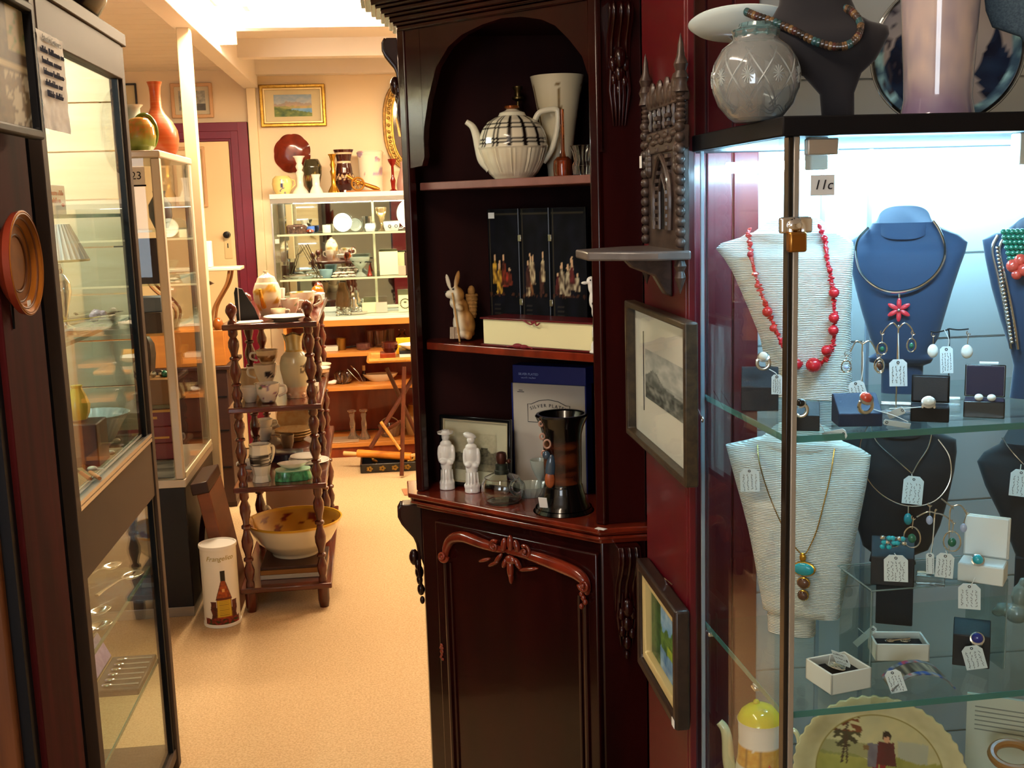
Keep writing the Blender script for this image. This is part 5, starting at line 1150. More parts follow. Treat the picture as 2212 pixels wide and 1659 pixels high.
# boxes and bracelet on the lower shelf
def gift_box(px, py, dy, w, d, h, yaw, label, lid=0.):
    q = JX(px, py, ZB + .0008, dy); r = q.thing('jewellery_box', label, 'jewellery box', rz=yaw); k = q.s; w, d, h = w * k / 2, d * k / 2, h * k; WC = mat('white_card_box', '#e9e6df', .55); t = .003
    M = Matrix.Rotation(0, 4, 'X')
    b = B().box(-w, w, -d, d, 0, .002)
    for a in ((-w, w, -d, -d + t), (-w, w, d - t, d), (-w, -w + t, -d, d), (w - t, w, -d, d)): b.box(*a, 0, h)
    b.out('tray', WC, r, bev=.0008)
    B().box(-w + t, w - t, -d + t, d - t, .002, h * .62).out('black_pad', BLACKM, r, bev=.001)
    return r, q
r, q = gift_box(1810, 1462, .075, 100, 96, 46, .62, 'white card box with a silver leaf brooch, nearest the front of the lower shelf')
o = thing('leaf_brooch', 'silver openwork leaf brooch on black in the front white box', 'brooch', q.o + V((0, 0, .020)), q.rz + .62)
b = B()
for i in range(7): b.tube(curve([(.0, -.012, .003), ((i - 3) * .0035, 0, .005), ((i - 3) * .0025, .018, .003)], 5), .0012, 6)
b.tube([(.006 * cos(t), .002 + .014 * sin(t), .004) for t in [2 * pi * i / 24 for i in range(24)]], .0015, 6, closed=True); b.out('openwork', SILVER, o)
string_tag('white card lying across the front white jewellery box', q, (1790, 1418), (1816, 1402), 30, 62, -.006, -1.2, 0, 1.0, 3)
r, q = gift_box(1940, 1408, .15, 112, 74, 38, .25, 'white card box with a silver spiral brooch, under the acrylic bridge')
o = thing('spiral_brooch', 'silver wire spiral brooch on black under the acrylic bridge', 'brooch', q.o + V((0, 0, .0185)), q.rz + .25)
b = B()
for cx0 in (-.012, .010): b.tube([((cx0 + (.008 - .00022 * i) * cos(i * .45)), (.006 - .00016 * i) * sin(i * .45), .003) for i in range(34)], .0011, 6)
b.tube([(-.018, -.004, .004), (.018, .006, .004)], .0014, 6); b.out('spiral_wire', SILVER, o)
string_tag('blank white strip card leaning on the white box under the bridge', q, (1885, 1372), (1872, 1366), 14, 60, -.012, -.75, 0, 0, 0)
r, q = wedge(2097, 1452, ZB, .10, 74, 92, 70, 24, BVELV, 'black ring block with a deep blue ring at the right of the lower shelf')
ring('silver ring with a deep blue oval stone', q, 2108, 1392, -.022, 9, GEM['blue'], 14)
string_tag('handwritten card tilted across the deep blue ring block', q, (2106, 1395), (2103, 1420), 42, 52, -.030, .28, 2)
q = JX(1985, 1488, ZB + .0015, .045); r = q.thing('cuff_bracelet', 'curved picture panel cuff bracelet arched on the lower shelf', 'bracelet', rz=.35); k = q.s
def cuff(y0, y1, rr, a0=.45):
    b = B(); P = []; F = []; n = 26
    for i in range(n):
        t = pi * (a0 + (1 - 2 * a0 + .0) * i / (n - 1)) if a0 < .5 else 0
        t = pi * (.18 + .64 * i / (n - 1))
        for y in (y0, y1):
            for d in (0, .0018): P.append(((rr + d) * cos(t), y, (rr + d) * sin(t) - rr * sin(pi * .18)))
    for i in range(n - 1):
        a = i * 4; c = a + 4; F += [(a, c, c + 2, a + 2), (a + 1, a + 3, c + 3, c + 1), (a, a + 1, c + 1, c), (a + 2, c + 2, c + 3, a + 3)]
    b.add(P, F); return b
RR = 78 * k
def enam(co):
    u = atan2(co.z + RR * .53, co.x); n = nz(u * 9, co.y * 120); return mix('#2c2a26', '#b7a98c', .5 + n * 1.2)
def enam2(co):
    u = atan2(co.z + RR * .53, co.x); n = nz(u * 14, co.y * 200, 5); return '#b8404a' if n > .3 else ('#2a4f9a' if n < -.25 else mix('#d5d7d4', '#3b3f44', .5 + n))
cuff(-.012, .018, RR).out('picture_panel', VCS, r, vc=enam, smooth=60)
cuff(-.021, -.012, RR + .0006).out('patterned_border', VCS, r, vc=enam2, smooth=60); cuff(.018, .027, RR + .0006).out('patterned_border', VCS, r, vc=enam2, smooth=60)
string_tag('handwritten card lying before the cuff bracelet', q, (1946, 1455), (1938, 1465), 34, 50, -.03, .35, 0, 0, 4)
# black bust at the right, glass ornament
rb, q, fr = bust(2225, 1230, ZB + .105, .24, [(1236, 2196, 2270, 18, 0), (1190, 2180, 2290, 24, -2), (1140, 2160, 2310, 28, -4), (1080, 2130, 2330, 28, -4), (1030, 2112, 2345, 24, 2), (1010, 2125, 2340, 22, 6), (990, 2155, 2310, 26, 8), (950, 2168, 2300, 30, 10)], BLKB, 'black velvet bust on the lower shelf cut by the right edge of the photo', 0, [('foot', 2196, 2262, 1232, 1400, 18)])
nk = thing('chain_necklace', 'plain silver chain on the black bust at the right edge', 'necklace', q.o, q.rz); B().tube(curve([fr(x, y, .004) for x, y in ((2160, 975), (2182, 1000), (2210, 1028), (2235, 1045))], 5), .0011, 6).out('chain', SILVER, nk)
string_tag('pale card half seen on the black bust at the right edge', q, (2200, 1020), (2200, 1060), 40, 58, -.034, -.05, 0)
q = JX(2195, 1372, ZB + .001, .225); r = q.thing('glass_ornament', 'clear glass bird ornament at the right end of the lower shelf', 'ornament'); k = q.s
b = B()
for px, py, rx, rz_ in ((2195, 1350, 26, 22), (2200, 1310, 18, 28), (2206, 1280, 11, 14), (2170, 1342, 20, 14), (2158, 1350, 14, 12)): b.ball(q.p(px, py), (rx * k, rx * k * .8, rz_ * k), 14, 10)
b.out('body', mat('cloudy_glass', '#cfd8cc', .1, trans=.7), r, vox=.003)
# ---- floor of the case: coffee pot, picture plate, certificate box
q = PX(1650, 1745, p=jp(1640, ZF + .001, .30)); q.py = proj(q.o)[1]; r = q.thing('coffee_pot', 'tall white coffee pot with a domed yellow lid and gold panels at the case floor', 'coffee pot', rz=-.3); k = q.s
yb = q.py
def gold_band(co):
    t = atan2(co.y, co.x); z = q.py - co.z / k
    if 1586 + 4 * abs(sin(t * 9)) < z < 1632: return mix('#c98a1e', '#e0ad46', .5 + nz(t * 5, z * .1)) if abs((t * 5 / pi) % 1 - .5) < .44 else '#8a5c10'
    if z > 1632: return mix('#e9e6dc', '#dfe2c8', .5 + nz(t * 2, z * .02))
    return '#ebe7e2'
pr = densify(q.prof([(42, yb), (50, yb - 20), (54, 1690), (52, 1655), (47, 1620), (45, 1580), (46, 1545), (48, 1535)]), 8); stand = q.s
B().lathe(solidp(pr), 56).out('body', VCG, r, vc=gold_band, smooth=60)
B().lathe(solidp(q.prof([(48, 1536), (46, 1530), (38, 1516), (24, 1506), (8, 1501)])), 36).out('lid', mat('yellow_glaze', '#d8c62a', .12, coat=.6), r, smooth=60)
B().ball(q.p(1642, 1499), (7 * k, 7 * k, 6 * k)).out('lid_knob', mat('yellow_glaze', '#d8c62a', .12, coat=.6), r)
pp = curve([q.p(1612, 1725), q.p(1596, 1700), q.p(1582, 1650), q.p(1578, 1600), q.p(1572, 1575), q.p(1560, 1562)], 6)
B().tube(pp, [.013 - .0065 * i / (len(pp) - 1) for i in range(len(pp))], 12).out('spout', mat('cream_yellow_glaze', '#e6dcae', .15, coat=.5), r)
B().tube(curve([q.p(1690, 1560, -.0), q.p(1722, 1545), q.p(1734, 1575), q.p(1724, 1640), q.p(1704, 1680)], 6), .004, 8).out('handle', mat('cream_yellow_glaze', '#e6dcae', .15, coat=.5), r)
B().prism([(0, 0), (12 * k, 20 * k), (14 * k, 60 * k), (6 * k, 72 * k), (-2 * k, 40 * k)], -.0, .002, 'y', Matrix.Translation(q.p(1680, 1680, -52 * k))).out('red_figure', mat('red_transfer', '#b01c1a', .2), r)
q = JX(1893, 1760, ZF + .012, .15); q.py = proj(q.o)[1]; r = q.thing('picture_plate', 'large cream plate painted with a figure in crimson and an autumn tree', 'plate'); k = q.s
Rp = 178 * k; cz = q.z(1668); c0 = q.x(1893)
def plate(x, z):  # picture columns and rows
    px, py = 1893 + (x - c0) / k, 1668 - (z - cz) / k; rr = sqrt((x - c0) ** 2 + (z - cz) ** 2) / Rp
    n = nz(px * .02, py * .02) * .6 + nz(px * .07, py * .07, 2) * .4
    c = mix('#dcd2a8', '#c6bb90', .5 + n)
    if abs(rr - .735) < .008: c = '#8c7c3c'
    if rr < .73:
        c = mix('#cdbf8e', '#b9b08a', .5 + n)
        if 1930 < px < 1990 and 1590 < py < 1660: c = mix(c, '#a7aaa0', .7)
        if py > 1630 + 10 * nz(px * .02, 3): c = mix('#a9a254', '#8c8a3e', .5 + n)
        if 1602 < py < 1634 and px < 1870: c = mix(c, '#7a7a4c', .6)
        tr = nz(px * .06, py * .09, 7)
        if 1793 < px < 1856 and 1535 < py < 1615 and tr > -.06 and abs(px - 1824) < 34 - abs(py - 1572) * .35: c = mix('#7a3c1a', '#4c2814', .5 + n * 2) if py < 1580 else mix('#4a4524', '#2e2a18', .5 + n)
        if abs(px - (1822 - (py - 1600) * .12)) < 2.4 and 1560 < py < 1650: c = '#3c2a1a'
        if abs(px - (1826 + (py - 1600) * .02)) < 2 and 1590 < py < 1650: c = '#3c2a1a'
        # figure: legs, tunic, cloak, head, hair
        if 1636 < py < 1700 and (abs(px - 1893) < 13) and abs(px - 1893) > 1.5: c = '#8c1420'
        if 1594 < py < 1645 and abs(px - 1906) < 16 + (py - 1594) * .12: c = mix('#6a1220', '#4c0c1a', .5 + n)
        if 1600 < py < 1652 and 1869 < px < 1890 + (1600 - py) * .06: c = mix('#7d7680', '#565060', .5 + n)
        if 1606 < py < 1616 and 1860 < px < 1872: c = '#7a5a34'
        if (px - 1908) ** 2 + ((py - 1586) * .8) ** 2 < 62: c = '#d8a07c'
        if (px - 1907) ** 2 + ((py - 1581) * .9) ** 2 < 90 and (py < 1583 or abs(px - 1907) > 6): c = '#2c1a12'
    return c
NR, n = 64, 190; P = [V((c0, -.004, cz))]; F = []
for j in range(1, NR + 1):
    f = j / NR; rr = Rp * f; d = -.004 - (.016 * sm(.72, 1, f))
    for i in range(n): t = 2 * pi * i / n; s_ = 1 + (.012 * cos(46 * t) if f > .97 else 0); P.append(V((c0 + rr * s_ * cos(t), d, cz + rr * s_ * sin(t))))
F = [(0, 1 + (i + 1) % n, 1 + i) for i in range(n)]
for j in range(NR - 1): F += [(1 + j * n + i, 1 + j * n + (i + 1) % n, 1 + (j + 1) * n + (i + 1) % n, 1 + (j + 1) * n + i) for i in range(n)]
b = B(); b.add(P, F); b.out('plate', VCG, r, vc=lambda co: plate(co.x, co.z), smooth=60, solid=.003, rot=(-.12, 0, 0))
b = B()
for x in (-.05, .05): b.tube([(c0 + x, -.05, -.008), (c0 + x, .02, -.008), (c0 + x, .045, .09)], .0025, 6)
b.tube([(c0 - .05, .044, .085), (c0 + .05, .044, .085)], .0025, 6); b.out('wire_stand', BLACKM, r)
q = JX(2180, 1700, ZF + .001, .13); q.py = proj(q.o)[1]; r = q.thing('certificate_box', 'open box lined with cream paper, printed lines inside the lid', 'box'); k = q.s
x0, x1 = q.x(2080), q.x(2290); zt3 = q.z(1520); zb3 = q.z(1660)
B().box(x0, x1, -.06, .06, 0, zb3 * .75).out('tray', mat('grey_cream_carton', '#c9c4b2', .6), r, bev=.002)
B().box(x0, x1, .05, .056, zb3 * .75, zt3).out('lid', mat('printed_cream_paper', '#d6d2c0', .6), r, smooth=0)
b = B()
for i in range(6): b.box(x0 + .012, x1 - .02 - .01 * (i % 3), .0492, .0499, zt3 - .020 - i * .0075, zt3 - .0185 - i * .0075)
b.out('printed_lines', mat('grey_print', '#8c897e', .6), r)
B().ball(((x0 + x1) / 2, 0, zb3 * .75), ((x1 - x0) * .46, .05, .016), 20, 10).out('cloth', mat('cream_cloth', '#d3cdb8', .8, n2='#b3ac94', nscale=(40, 40, 40)), r)
o = thing('bangle', 'amber brown bangle lying on the cream cloth in the open box', 'bangle', q.w(2178, 1612, -.02), q.rz)
B().tube([(.030 * cos(t), .022 * sin(t), .008 + .010 * sin(t)) for t in [2 * pi * i / 30 for i in range(30)]], .007, 10, closed=True).out('band', mat('amber_brown', '#a8703a', .25, coat=.4), o)
# ================================================================== LEFT: THE NEAR GLASS CASE
GX, GY0, GY1, GZ = -.66, 2.29, 3.07, 1.985
r = thing('glass_cabinet', 'tall bronze framed glass cabinet by the left post, glazed above and below a middle rail', 'glass cabinet', (GX, GY0, 0), pi / 2)
# local x runs away along the aisle, local y into the case (towards the left)
L_, D_ = GY1 - GY0, .46; zr0, zr1 = .80, .972
FRM = ALUD
for nm, x0, x1 in (('post', 0, .034), ('post', L_ - .034, L_)): B().box(x0, x1, -.004, .03, .0, GZ).out(nm, FRM, r, bev=.002)
for x0 in (0, L_ - .034): B().box(x0, x0 + .034, D_ - .03, D_, 0, GZ).out('post', FRM, r, bev=.002)
B().box(.034, L_ - .034, -.006, .028, GZ - .085, GZ - .0).out('top_rail', FRM, r, bev=.002)
B().box(-.006, L_ + .006, -.012, D_ + .006, GZ, GZ + .032).out('top', FRM, r, bev=.003)
B().box(.034, L_ - .034, .0, .026, zr0, zr1 - .022).out('middle_rail', FRM, r, bev=.001)
b = B()
for i in range(2): b.box(.034, L_ - .034, -.004, .004, zr1 - .022 + .012 * i, zr1 - .013 + .012 * i)
b.box(.034, L_ - .034, 0, .026, zr1 - .022, zr1 - .004); b.out('sliding_track', ALU, r)
B().box(.0, L_, 0, D_, .03, .06).out('bottom_panel', FRM, r, bev=.002)
B().box(L_ - .058, L_ - .036, .004, .02, .06, GZ - .085).out('black_seal', BLACKM, r)
B().box(-.21, -.003, .02, .03, 0, GZ).out('gap_shade', BLACKM, r)  # black sheet standing in for the shade between post and case
B().box(.034, L_ - .05, .010, .014, zr1, GZ - .085).out('upper_glass', sheet('case_pane', '#f6fbf9', .6, .035), r, smooth=0)
B().box(.034, L_ - .05, .010, .014, .06, zr0).out('lower_glass', MATS['case_pane'], r, smooth=0)
b = B()
for i in range(8): b.box(L_ - .012, L_ - .004, .03, D_ - .02, .98 + i * .124, .98 + i * .124 + .12)
b.out('board_end', mat('pale_pine_boards', '#d9c7a2', .5, n2='#c2ab7e', nscale=(3, 3, 30), namt=.6), r, smooth=0)
B().box(L_ - .012, L_ - .008, .03, D_ - .03, .06, .97).out('end_glass', PANE, r, smooth=0)
B().box(.008, .012, .03, D_ - .03, .06, GZ).out('end_glass', PANE, r, smooth=0)
b = B()
for i in range(8): b.box(.034, L_ - .034, D_ - .014, D_ - .004, .98 + i * .128, .98 + i * .128 + .124)
b.out('board_back', mat('pale_pine_boards', '#cdb791', .5, n2='#b39a70', nscale=(3, 20, 20), namt=.7), r, smooth=0)
B().box(.034, L_ - .034, D_ - .012, D_ - .006, .06, .97).out('lower_back', mat('brown_back', '#7a5a3c', .6), r, smooth=0)
CSH = (1.56, 1.29)
for z in CSH + (.972, .60, .33):
    g = B().box(.03, L_ - .03, .03, D_ - .02, z - .008, z).out('glass_shelf', SHELFG, r, smooth=0)
    B().box(.03, L_ - .03, .028, .031, z - .0085, z + .0003).out('shelf_edge', EDGE, g, smooth=0)
B().tube([(.08, D_ - .08, GZ - .03), (L_ - .08, D_ - .08, GZ - .03)], .012, 12).out('light_tube', mat('case_tube', '#ffffff', .5, emit='#f3f6ee', es=85), r)
def gl(px, py, dx):  # pixel on the plane dx behind the case front -> world
    return atx(px, py, GX - dx)
def gs(px, z, dx):
    py = 600.
    for _ in range(6): p = atx(px, py, GX - dx); p.z = z; py = proj(p)[1]
    return p
class GL(PX):
    def __init__(s, px, py, z, dx): PX.__init__(s, px, py, p=gs(px, z, dx))
# notice taped inside the glass
a, c = gl(80, 60, -.014), gl(156, 290, -.014)
r = thing('paper_notice', 'crumpled white paper notice taped to the top left of the near glass cabinet', 'notice', (GX + .0075, (a.y + c.y) / 2 + .0, c.z - .0), pi / 2)
w = c.y - a.y; h = a.z - c.z
B().surf(lambda u, v: V((w * (u - .5), -.0035 - .0022 * nz(u * 5, v * 6) - .0012 * nz(u * 13, v * 15), h * v)), 26, 36).out('sheet', PAPER, r, smooth=80)
text('lettering', 'Attention Customers', .019, INK, r, (.0, -.0068, h * .93), (pi / 2, 0, 0), sx=w * .80 / (19 * .0098))
strokes('lettering', [(-w * .44 + w * .03 * i, w * (.42 - .05 * (i % 2) - .04 * i), h * (.80 - .11 * i)) for i in range(5)], .013, mat('faded_ink', '#4d5160', .6), r, -.0066, 3)
# lamp with a pleated shade
q = GL(140, 690, CSH[1] + .0008, .10); r = q.thing('table_lamp', 'silver urn table lamp with a white pleated shade in the near glass cabinet', 'table lamp'); k = q.s
b = B().lathe(solidp(q.prof([(24, 690), (24, 684), (10, 676), (8, 660), (16, 630), (22, 605), (20, 585), (12, 572), (7, 566), (9, 560), (5, 552), (4, 545)])), 28); b.out('urn_base', SILVER, r, smooth=50)
b = B().lathe(q.prof([(62, 538), (28, 462)]), 96, flute=32, fd=.02, cap=False); b.out('pleated_shade', mat('pleated_fabric', '#f4f1ea', .8), r, smooth=0, solid=.0015)
B().lathe(q.prof([(63, 541), (63, 536)]), 48, cap=False).out('shade_trim', mat('trim_gold_braid', '#d9b875', .6), r, solid=.002)
# printed white box with red words
q = GL(124, 465, CSH[0] - .06, .10)
r = thing('carton', 'white carton with red printed words hung behind the glass, left side of the near cabinet', 'box', (GX - .04, gs(122, 1.58, .04).y, CSH[0] + .0006), pi / 2)
a, c = gl(98, 410, .04), gl(146, 470, .04); w = c.y - a.y
B().box(-w / 2, w / 2, .0, .05, 0, .062).out('card', PAPER, r, bev=.001)
strokes('lettering', [(-w * .40, w * .38, .044), (-w * .36, w * .2, .028)], .011, REDINK, r, -.0006, 5, .0014)
B().ball((w * .34, -.0004, .020), (w * .09, .0008, .004), 10, 6).out('red_mark', REDINK, r)
def gjar(name, label, cat, px, py, z, dx, prof, m, **kw):
    q = GL(px, py, z + .0008, dx); op = kw.pop('opened', False); pr = q.prof(prof)
    return single(B().lathe(hollow(pr, .08) if op else solidp(pr), 28, flute=kw.pop('flute', 0), fd=kw.pop('fd', 0)), name, m, label, cat, q.o, q.rz, smooth=50, **kw), q
gjar('dome_lid', 'smoky brown glass dome in the near cabinet beside the lamp', 'glassware', 122, 640, CSH[1], .17, [(26, 650), (26, 590), (20, 580)], mat('smoky_glass', '#8a5a3a', .08, trans=.6))
q = GL(214, 685, CSH[1] + .0008, .07); r = q.thing('crystal_rock', 'rough pink quartz rock on the cutlery shelf of the near glass cabinet', 'crystal')
b = B()
for i in range(9): b.ball((R_.uniform(-.012, .012), R_.uniform(-.01, .01), .013 + R_.uniform(-.004, .010)), R_.uniform(.008, .015), 7, 5, Matrix.Rotation(R_.random() * 3, 4, 'X'))
b.out('rock', mat('pink_quartz', '#dcbcc8', .2, trans=.35), r, smooth=0)
# cutlery heaped on the shelf
def piece(label, grp, p, yaw, L, m, kind):
    o = thing(kind, label, kind, p, yaw, grp)
    b = B().tube([(-L * .5, 0, .004), (-L * .3, 0, .003), (L * .12, 0, .0025), (L * .22, 0, .003)], [.005, .0045, .0028, .003], 8, sq=.5); b.out('handle', m, o)
    if kind == 'spoon': B().ball((L * .36, 0, .005), (L * .15, L * .075, .0035), 16, 8).out('bowl', SILVER, o)
    elif kind == 'knife': B().tube([(L * .22, 0, .003), (L * .4, .001, .003), (L * .5, .003, .003)], [.007, .0085, .003], 8, sq=.14).out('blade', SILVER, o)
    else:
        g = B().tube([(L * .22, 0, .003), (L * .3, 0, .004)], [.004, .009], 8, sq=.3)
        for s_ in (-.006, -.002, .002, .006): g.tube([(L * .3, s_, .004), (L * .46, s_, .003)], .0011, 5)
        g.out('tines', SILVER, o)
kinds = ['knife', 'fork', 'spoon', 'knife', 'fork']
for i in range(16):
    p = gs(172 + (i * 37) % 48, CSH[1] + .002 + .0045 * (i // 4), .078 + .006 * (i % 8)); kd = kinds[i % 5]
    lab = {'knife': 'silver knife among the heaped cutlery on the middle shelf of the near cabinet', 'fork': 'silver fork among the heaped cutlery on the middle shelf of the near cabinet', 'spoon': 'silver spoon among the heaped cutlery on the middle shelf of the near cabinet'}[kd]
    piece(lab, 'heaped ' + kd + 's on the middle shelf', p, 1.2 + .5 * nz(i * 1.7, 2), .19, SILVER, kd)
piece('knife with a yellow handle lying on top of the heaped cutlery', None, gs(185, CSH[1] + .024, .055), 1.0, .19, mat('yellow_bone', '#d9bf52', .35), 'knife')
# yellow jug
ZM = .972
q = GL(172, 830, 1.075, .085); 
r = thing('jug', 'small yellow glazed jug on a dark block inside the near glass cabinet', 'jug', q.o + V((0, 0, .0008)), q.rz)
B().lathe(solidp(q.prof([(16, 826), (22, 812), (24, 795), (18, 775), (10, 758), (12, 752)])), 28, flute=10, fd=.04).out('body', mat('yellow_jug_glaze', '#d8c24a', .25, coat=.4), r)
B().tube(curve([q.p(150, 770), q.p(138, 780), q.p(136, 795), q.p(146, 808)], 5), .003, 8).out('handle', MATS['yellow_jug_glaze'], r)
single(B().box(-.05, .05, -.05, .05, 0, 1.075 - ZM - .0005), 'display_block', mat('dark_brown_block', '#3a2a22', .5, n2='#1e1511', nscale=(20, 20, 20)), 'dark block under the yellow jug in the near glass cabinet', 'block', V((q.o.x, q.o.y, ZM + .0006)), 0, bev=.003)
# glass bowl with scalloped rim
q = GL(206, 946, ZM + .0008, .122); r = q.thing('glass_bowl', 'large clear pressed glass bowl with a scalloped rim in the near cabinet', 'bowl')
B().lathe(hollow(densify(q.prof([(36, 946), (42, 938), (56, 912), (70, 890), (76, 884)]), 3), .035), 120, flute=30, fd=.018).out('bowl', mat('pressed_glass', '#eef4ee', .1, trans=.3), r, smooth=60)
# small things on the lower glazed floor
q = GL(195, 960, ZM + .0008, .07); o = thing('tray', 'small oval patterned dish below the pressed glass bowl', 'dish', q.o, 0); B().lathe([(.0001, 0), (.022, .001), (.028, .005), (.024, .004), (.0001, .002)], 28, sq=(.6, 1)).out('dish', mat('green_white_glaze', '#b9bf7a', .2, n2='#eef0d8', nscale=(90, 90, 90)), o)
for i, (px, dx, c, nm) in enumerate(((180, .05, '#a8502a', 'rust'), (172, .09, '#7d4a30', 'brown'), (200, .03, '#c07a4a', 'tan'), (222, .10, '#c9a8a0', 'pink'))):
    q = GL(px, 1000, ZM + .0008, dx); o = thing('letter_opener', '%s handled opener lying low in the near glass cabinet' % nm, 'opener', q.o, pi / 2 + .5)
    B().tube([(-.06, 0, .004), (.02, 0, .004)], .0045, 8).out('handle', mat('opener_' + nm, c, .4), o); B().tube([(.02, 0, .004), (.09, 0, .004)], [.005, .001], 8, sq=.25).out('blade', SILVER, o)
for i in range(5):
    q = GL(200 + i * 13, 985, ZM + .0008, .04 + .02 * (i % 3)); o = thing('trinket', 'small cream bone trinket low in the near glass cabinet', 'trinket', q.o, i, 'cream trinkets'); B().ball((0, 0, .007), (.012, .007, .0065), 12, 8).tube([(.01, 0, .005), (.024, .004, .004)], .003, 6).out('piece', IVORY, o)
# serving spoons on the two low shelves
def big_spoon(px, py, tx, ty, dx, z, label, rad):
    a = gs(px, z, dx); b_ = atx(tx, ty, GX - dx); 
    L = rad * 5.2; o = thing('serving_spoon', label, 'spoon', a + V((0, 0, .002)), atan2(b_.y - a.y, -.10))
    B().surf(lambda u, v: V((rad * 1.25 * v * cos(2 * pi * u), rad * .8 * v * sin(2 * pi * u), .012 * v * v + .001)), 24, 8, True).out('bowl', SILVER, o, solid=.0012, smooth=80)
    B().tube([(rad * 1.2, 0, .013), (rad * 2, 0, .016), (rad * 4.2, 0, .012), (rad * 5.2, 0, .008)], [.004, .0026, .004, .007], 8, sq=.5).out('handle', SILVER, o)
big_spoon(288, 1262, 240, 1350, .05, .602, 'large silver serving spoon pointing to the far end of the low glass shelf', .030)
big_spoon(217, 1296, 170, 1380, .07, .602, 'silver serving spoon in front of the large spoon on the low glass shelf', .026)
big_spoon(217, 1390, 170, 1440, .045, .602, 'ridged silver serving spoon nearest the viewer on the low glass shelf', .028)
big_spoon(243, 1252, 200, 1290, .125, .602, 'pale horn coloured serving spoon at the back of the low glass shelf', .026)
q = GL(265, 1560, .331, .17); r = thing('cutlery_case', 'open presentation case of teaspoons with a purple silk lid lining', 'cutlery case', (GX - .13, 2.90, .3312), pi / 2)
B().box(-.10, .13, -.10, .02, 0, .018).out('tray', mat('dark_case', '#2a211c', .6), r, bev=.004)
Mx = Matrix.Translation((0, .02, .018)) @ Matrix.Rotation(-.42, 4, 'X')
B().box(-.10, .13, 0, .012, 0, .085, Mx).out('lid', MATS['dark_case'], r, bev=.003)
B().box(-.094, .124, -.002, .0, .006, .08, Mx).out('silk_lining', mat('purple_silk', '#7d6cae', .3, n2='#a99ad2', nscale=(60, 60, 60)), r)
for i in range(6):
    o = thing('teaspoon', 'silver teaspoon laid in the purple lined case', 'spoon', V((GX - .13 + .05, 2.90 - .075 + i * .034, .3505)), pi if i % 2 else 0, 'teaspoons in the purple lined case')
    B().ball((.035 - (.0 if i % 2 else .07), 0, .004), (.014, .009, .003), 14, 8).out('bowl', SILVER, o); B().tube([(.022 - (.07 if not i % 2 else 0) + (.026 if not i % 2 else 0), 0, .003), (-.045 + (.09 if not i % 2 else 0) - .0, 0, .003)], [.0015, .003], 6).out('handle', SILVER, o)
q = GL(180, 8, GZ + .033, .15)
single(B().lathe(hollow([(.05, 0), (.085, .02), (.11, .06), (.115, .085)], .06), 36), 'bowl', BLACKP, 'black bowl standing on the roof of the near glass cabinet', 'bowl', V((-.775, 2.96, GZ + .0325)), smooth=50)
# things on the timber post
a, c = atx(68, 20, -.6), atx(70, 303, -.6)
w = .34; h = (a.z + atx(0, -12, -.6).z) / 2 - c.z
def tapestry(u, v):
    n = nz(u * 7, v * 7, 9) * .6 + nz(u * 20, v * 20) * .4; c = mix('#8f7a58', '#5c4a36', .5 + n)
    if v > .5: c = mix('#3c2f24', '#6f5a3e', .5 + n)
    if .47 < v < .53: c = '#c9b78c'
    if u > .6 and v < .45 and n > 0: c = '#cfc3a4'
    if u > .72 and v > .62: c = mix('#c9b98a', '#7f9a5c', sm(.0, .3, n))
    return c
frame_pic('framed_picture', 'black framed tapestry picture at the top of the left timber post', 'picture', w, h, .016, .02, BLACKM, tapestry, (-.598, c.y - w / 2, c.z), (-.0, 0, pi / 2), margins=(0,) * 4, glass=False)
fp = COL.objects.get('framed_picture.009'); p = atx(48, 568, -.60)
q = PX(48, 568, p=p); R1 = 112 * q.s
r = thing('wooden_plate', 'turned wooden plate with incised rings hung on the left timber post', 'plate', V((-.6165, p.y - .015, p.z)), pi / 2)
prl = [(.0001, .012), (R1 * .50, .012), (R1 * .52, .010), (R1 * .55, .012), (R1 * .57, .014), (R1 * .72, .014), (R1 * .735, .012), (R1 * .75, .016), (R1 * .97, .030), (R1, .028), (R1 * .96, .018), (R1 * .7, .0), (.0001, .0)]
B().lathe(prl, 56, M=Matrix.Rotation(pi / 2, 4, 'X')).out('plate', mat('turned_honey_wood', '#a9621c', .6, spec=.2, n2='#7f4712', nscale=(12, 40, 12), namt=.7), r)
B().lathe([(R1 * .93, .0295), (R1 * 1.003, .0285), (R1 * .97, .017), (R1 * .72, .001), (R1 * .6, -.0005)], 56, M=Matrix.Rotation(pi / 2, 4, 'X'), cap=False).out('red_stained_rim', mat('red_stain', '#7a2a16', .35), r)
for kk, zz in ((.545, .0125), (.735, .0135), (.86, .0225)): B().tube([(R1 * kk * cos(t), -zz, R1 * kk * sin(t)) for t in [2 * pi * i / 48 for i in range(48)]], .0022, 6, closed=True).out('incised_ring', mat('burnt_ring', '#6b3a16', .6), r)
B().box(.004, .020, -.0225, -.0215, -R1 * .86, -R1 * .72).out('price_sticker', STICK, r)
b = B().tube([(-.0, .0, -R1 * .4), (.0, .002, -R1 * 1.25)], .002, 6); b.out('hanging_cord', BLACKM, r)

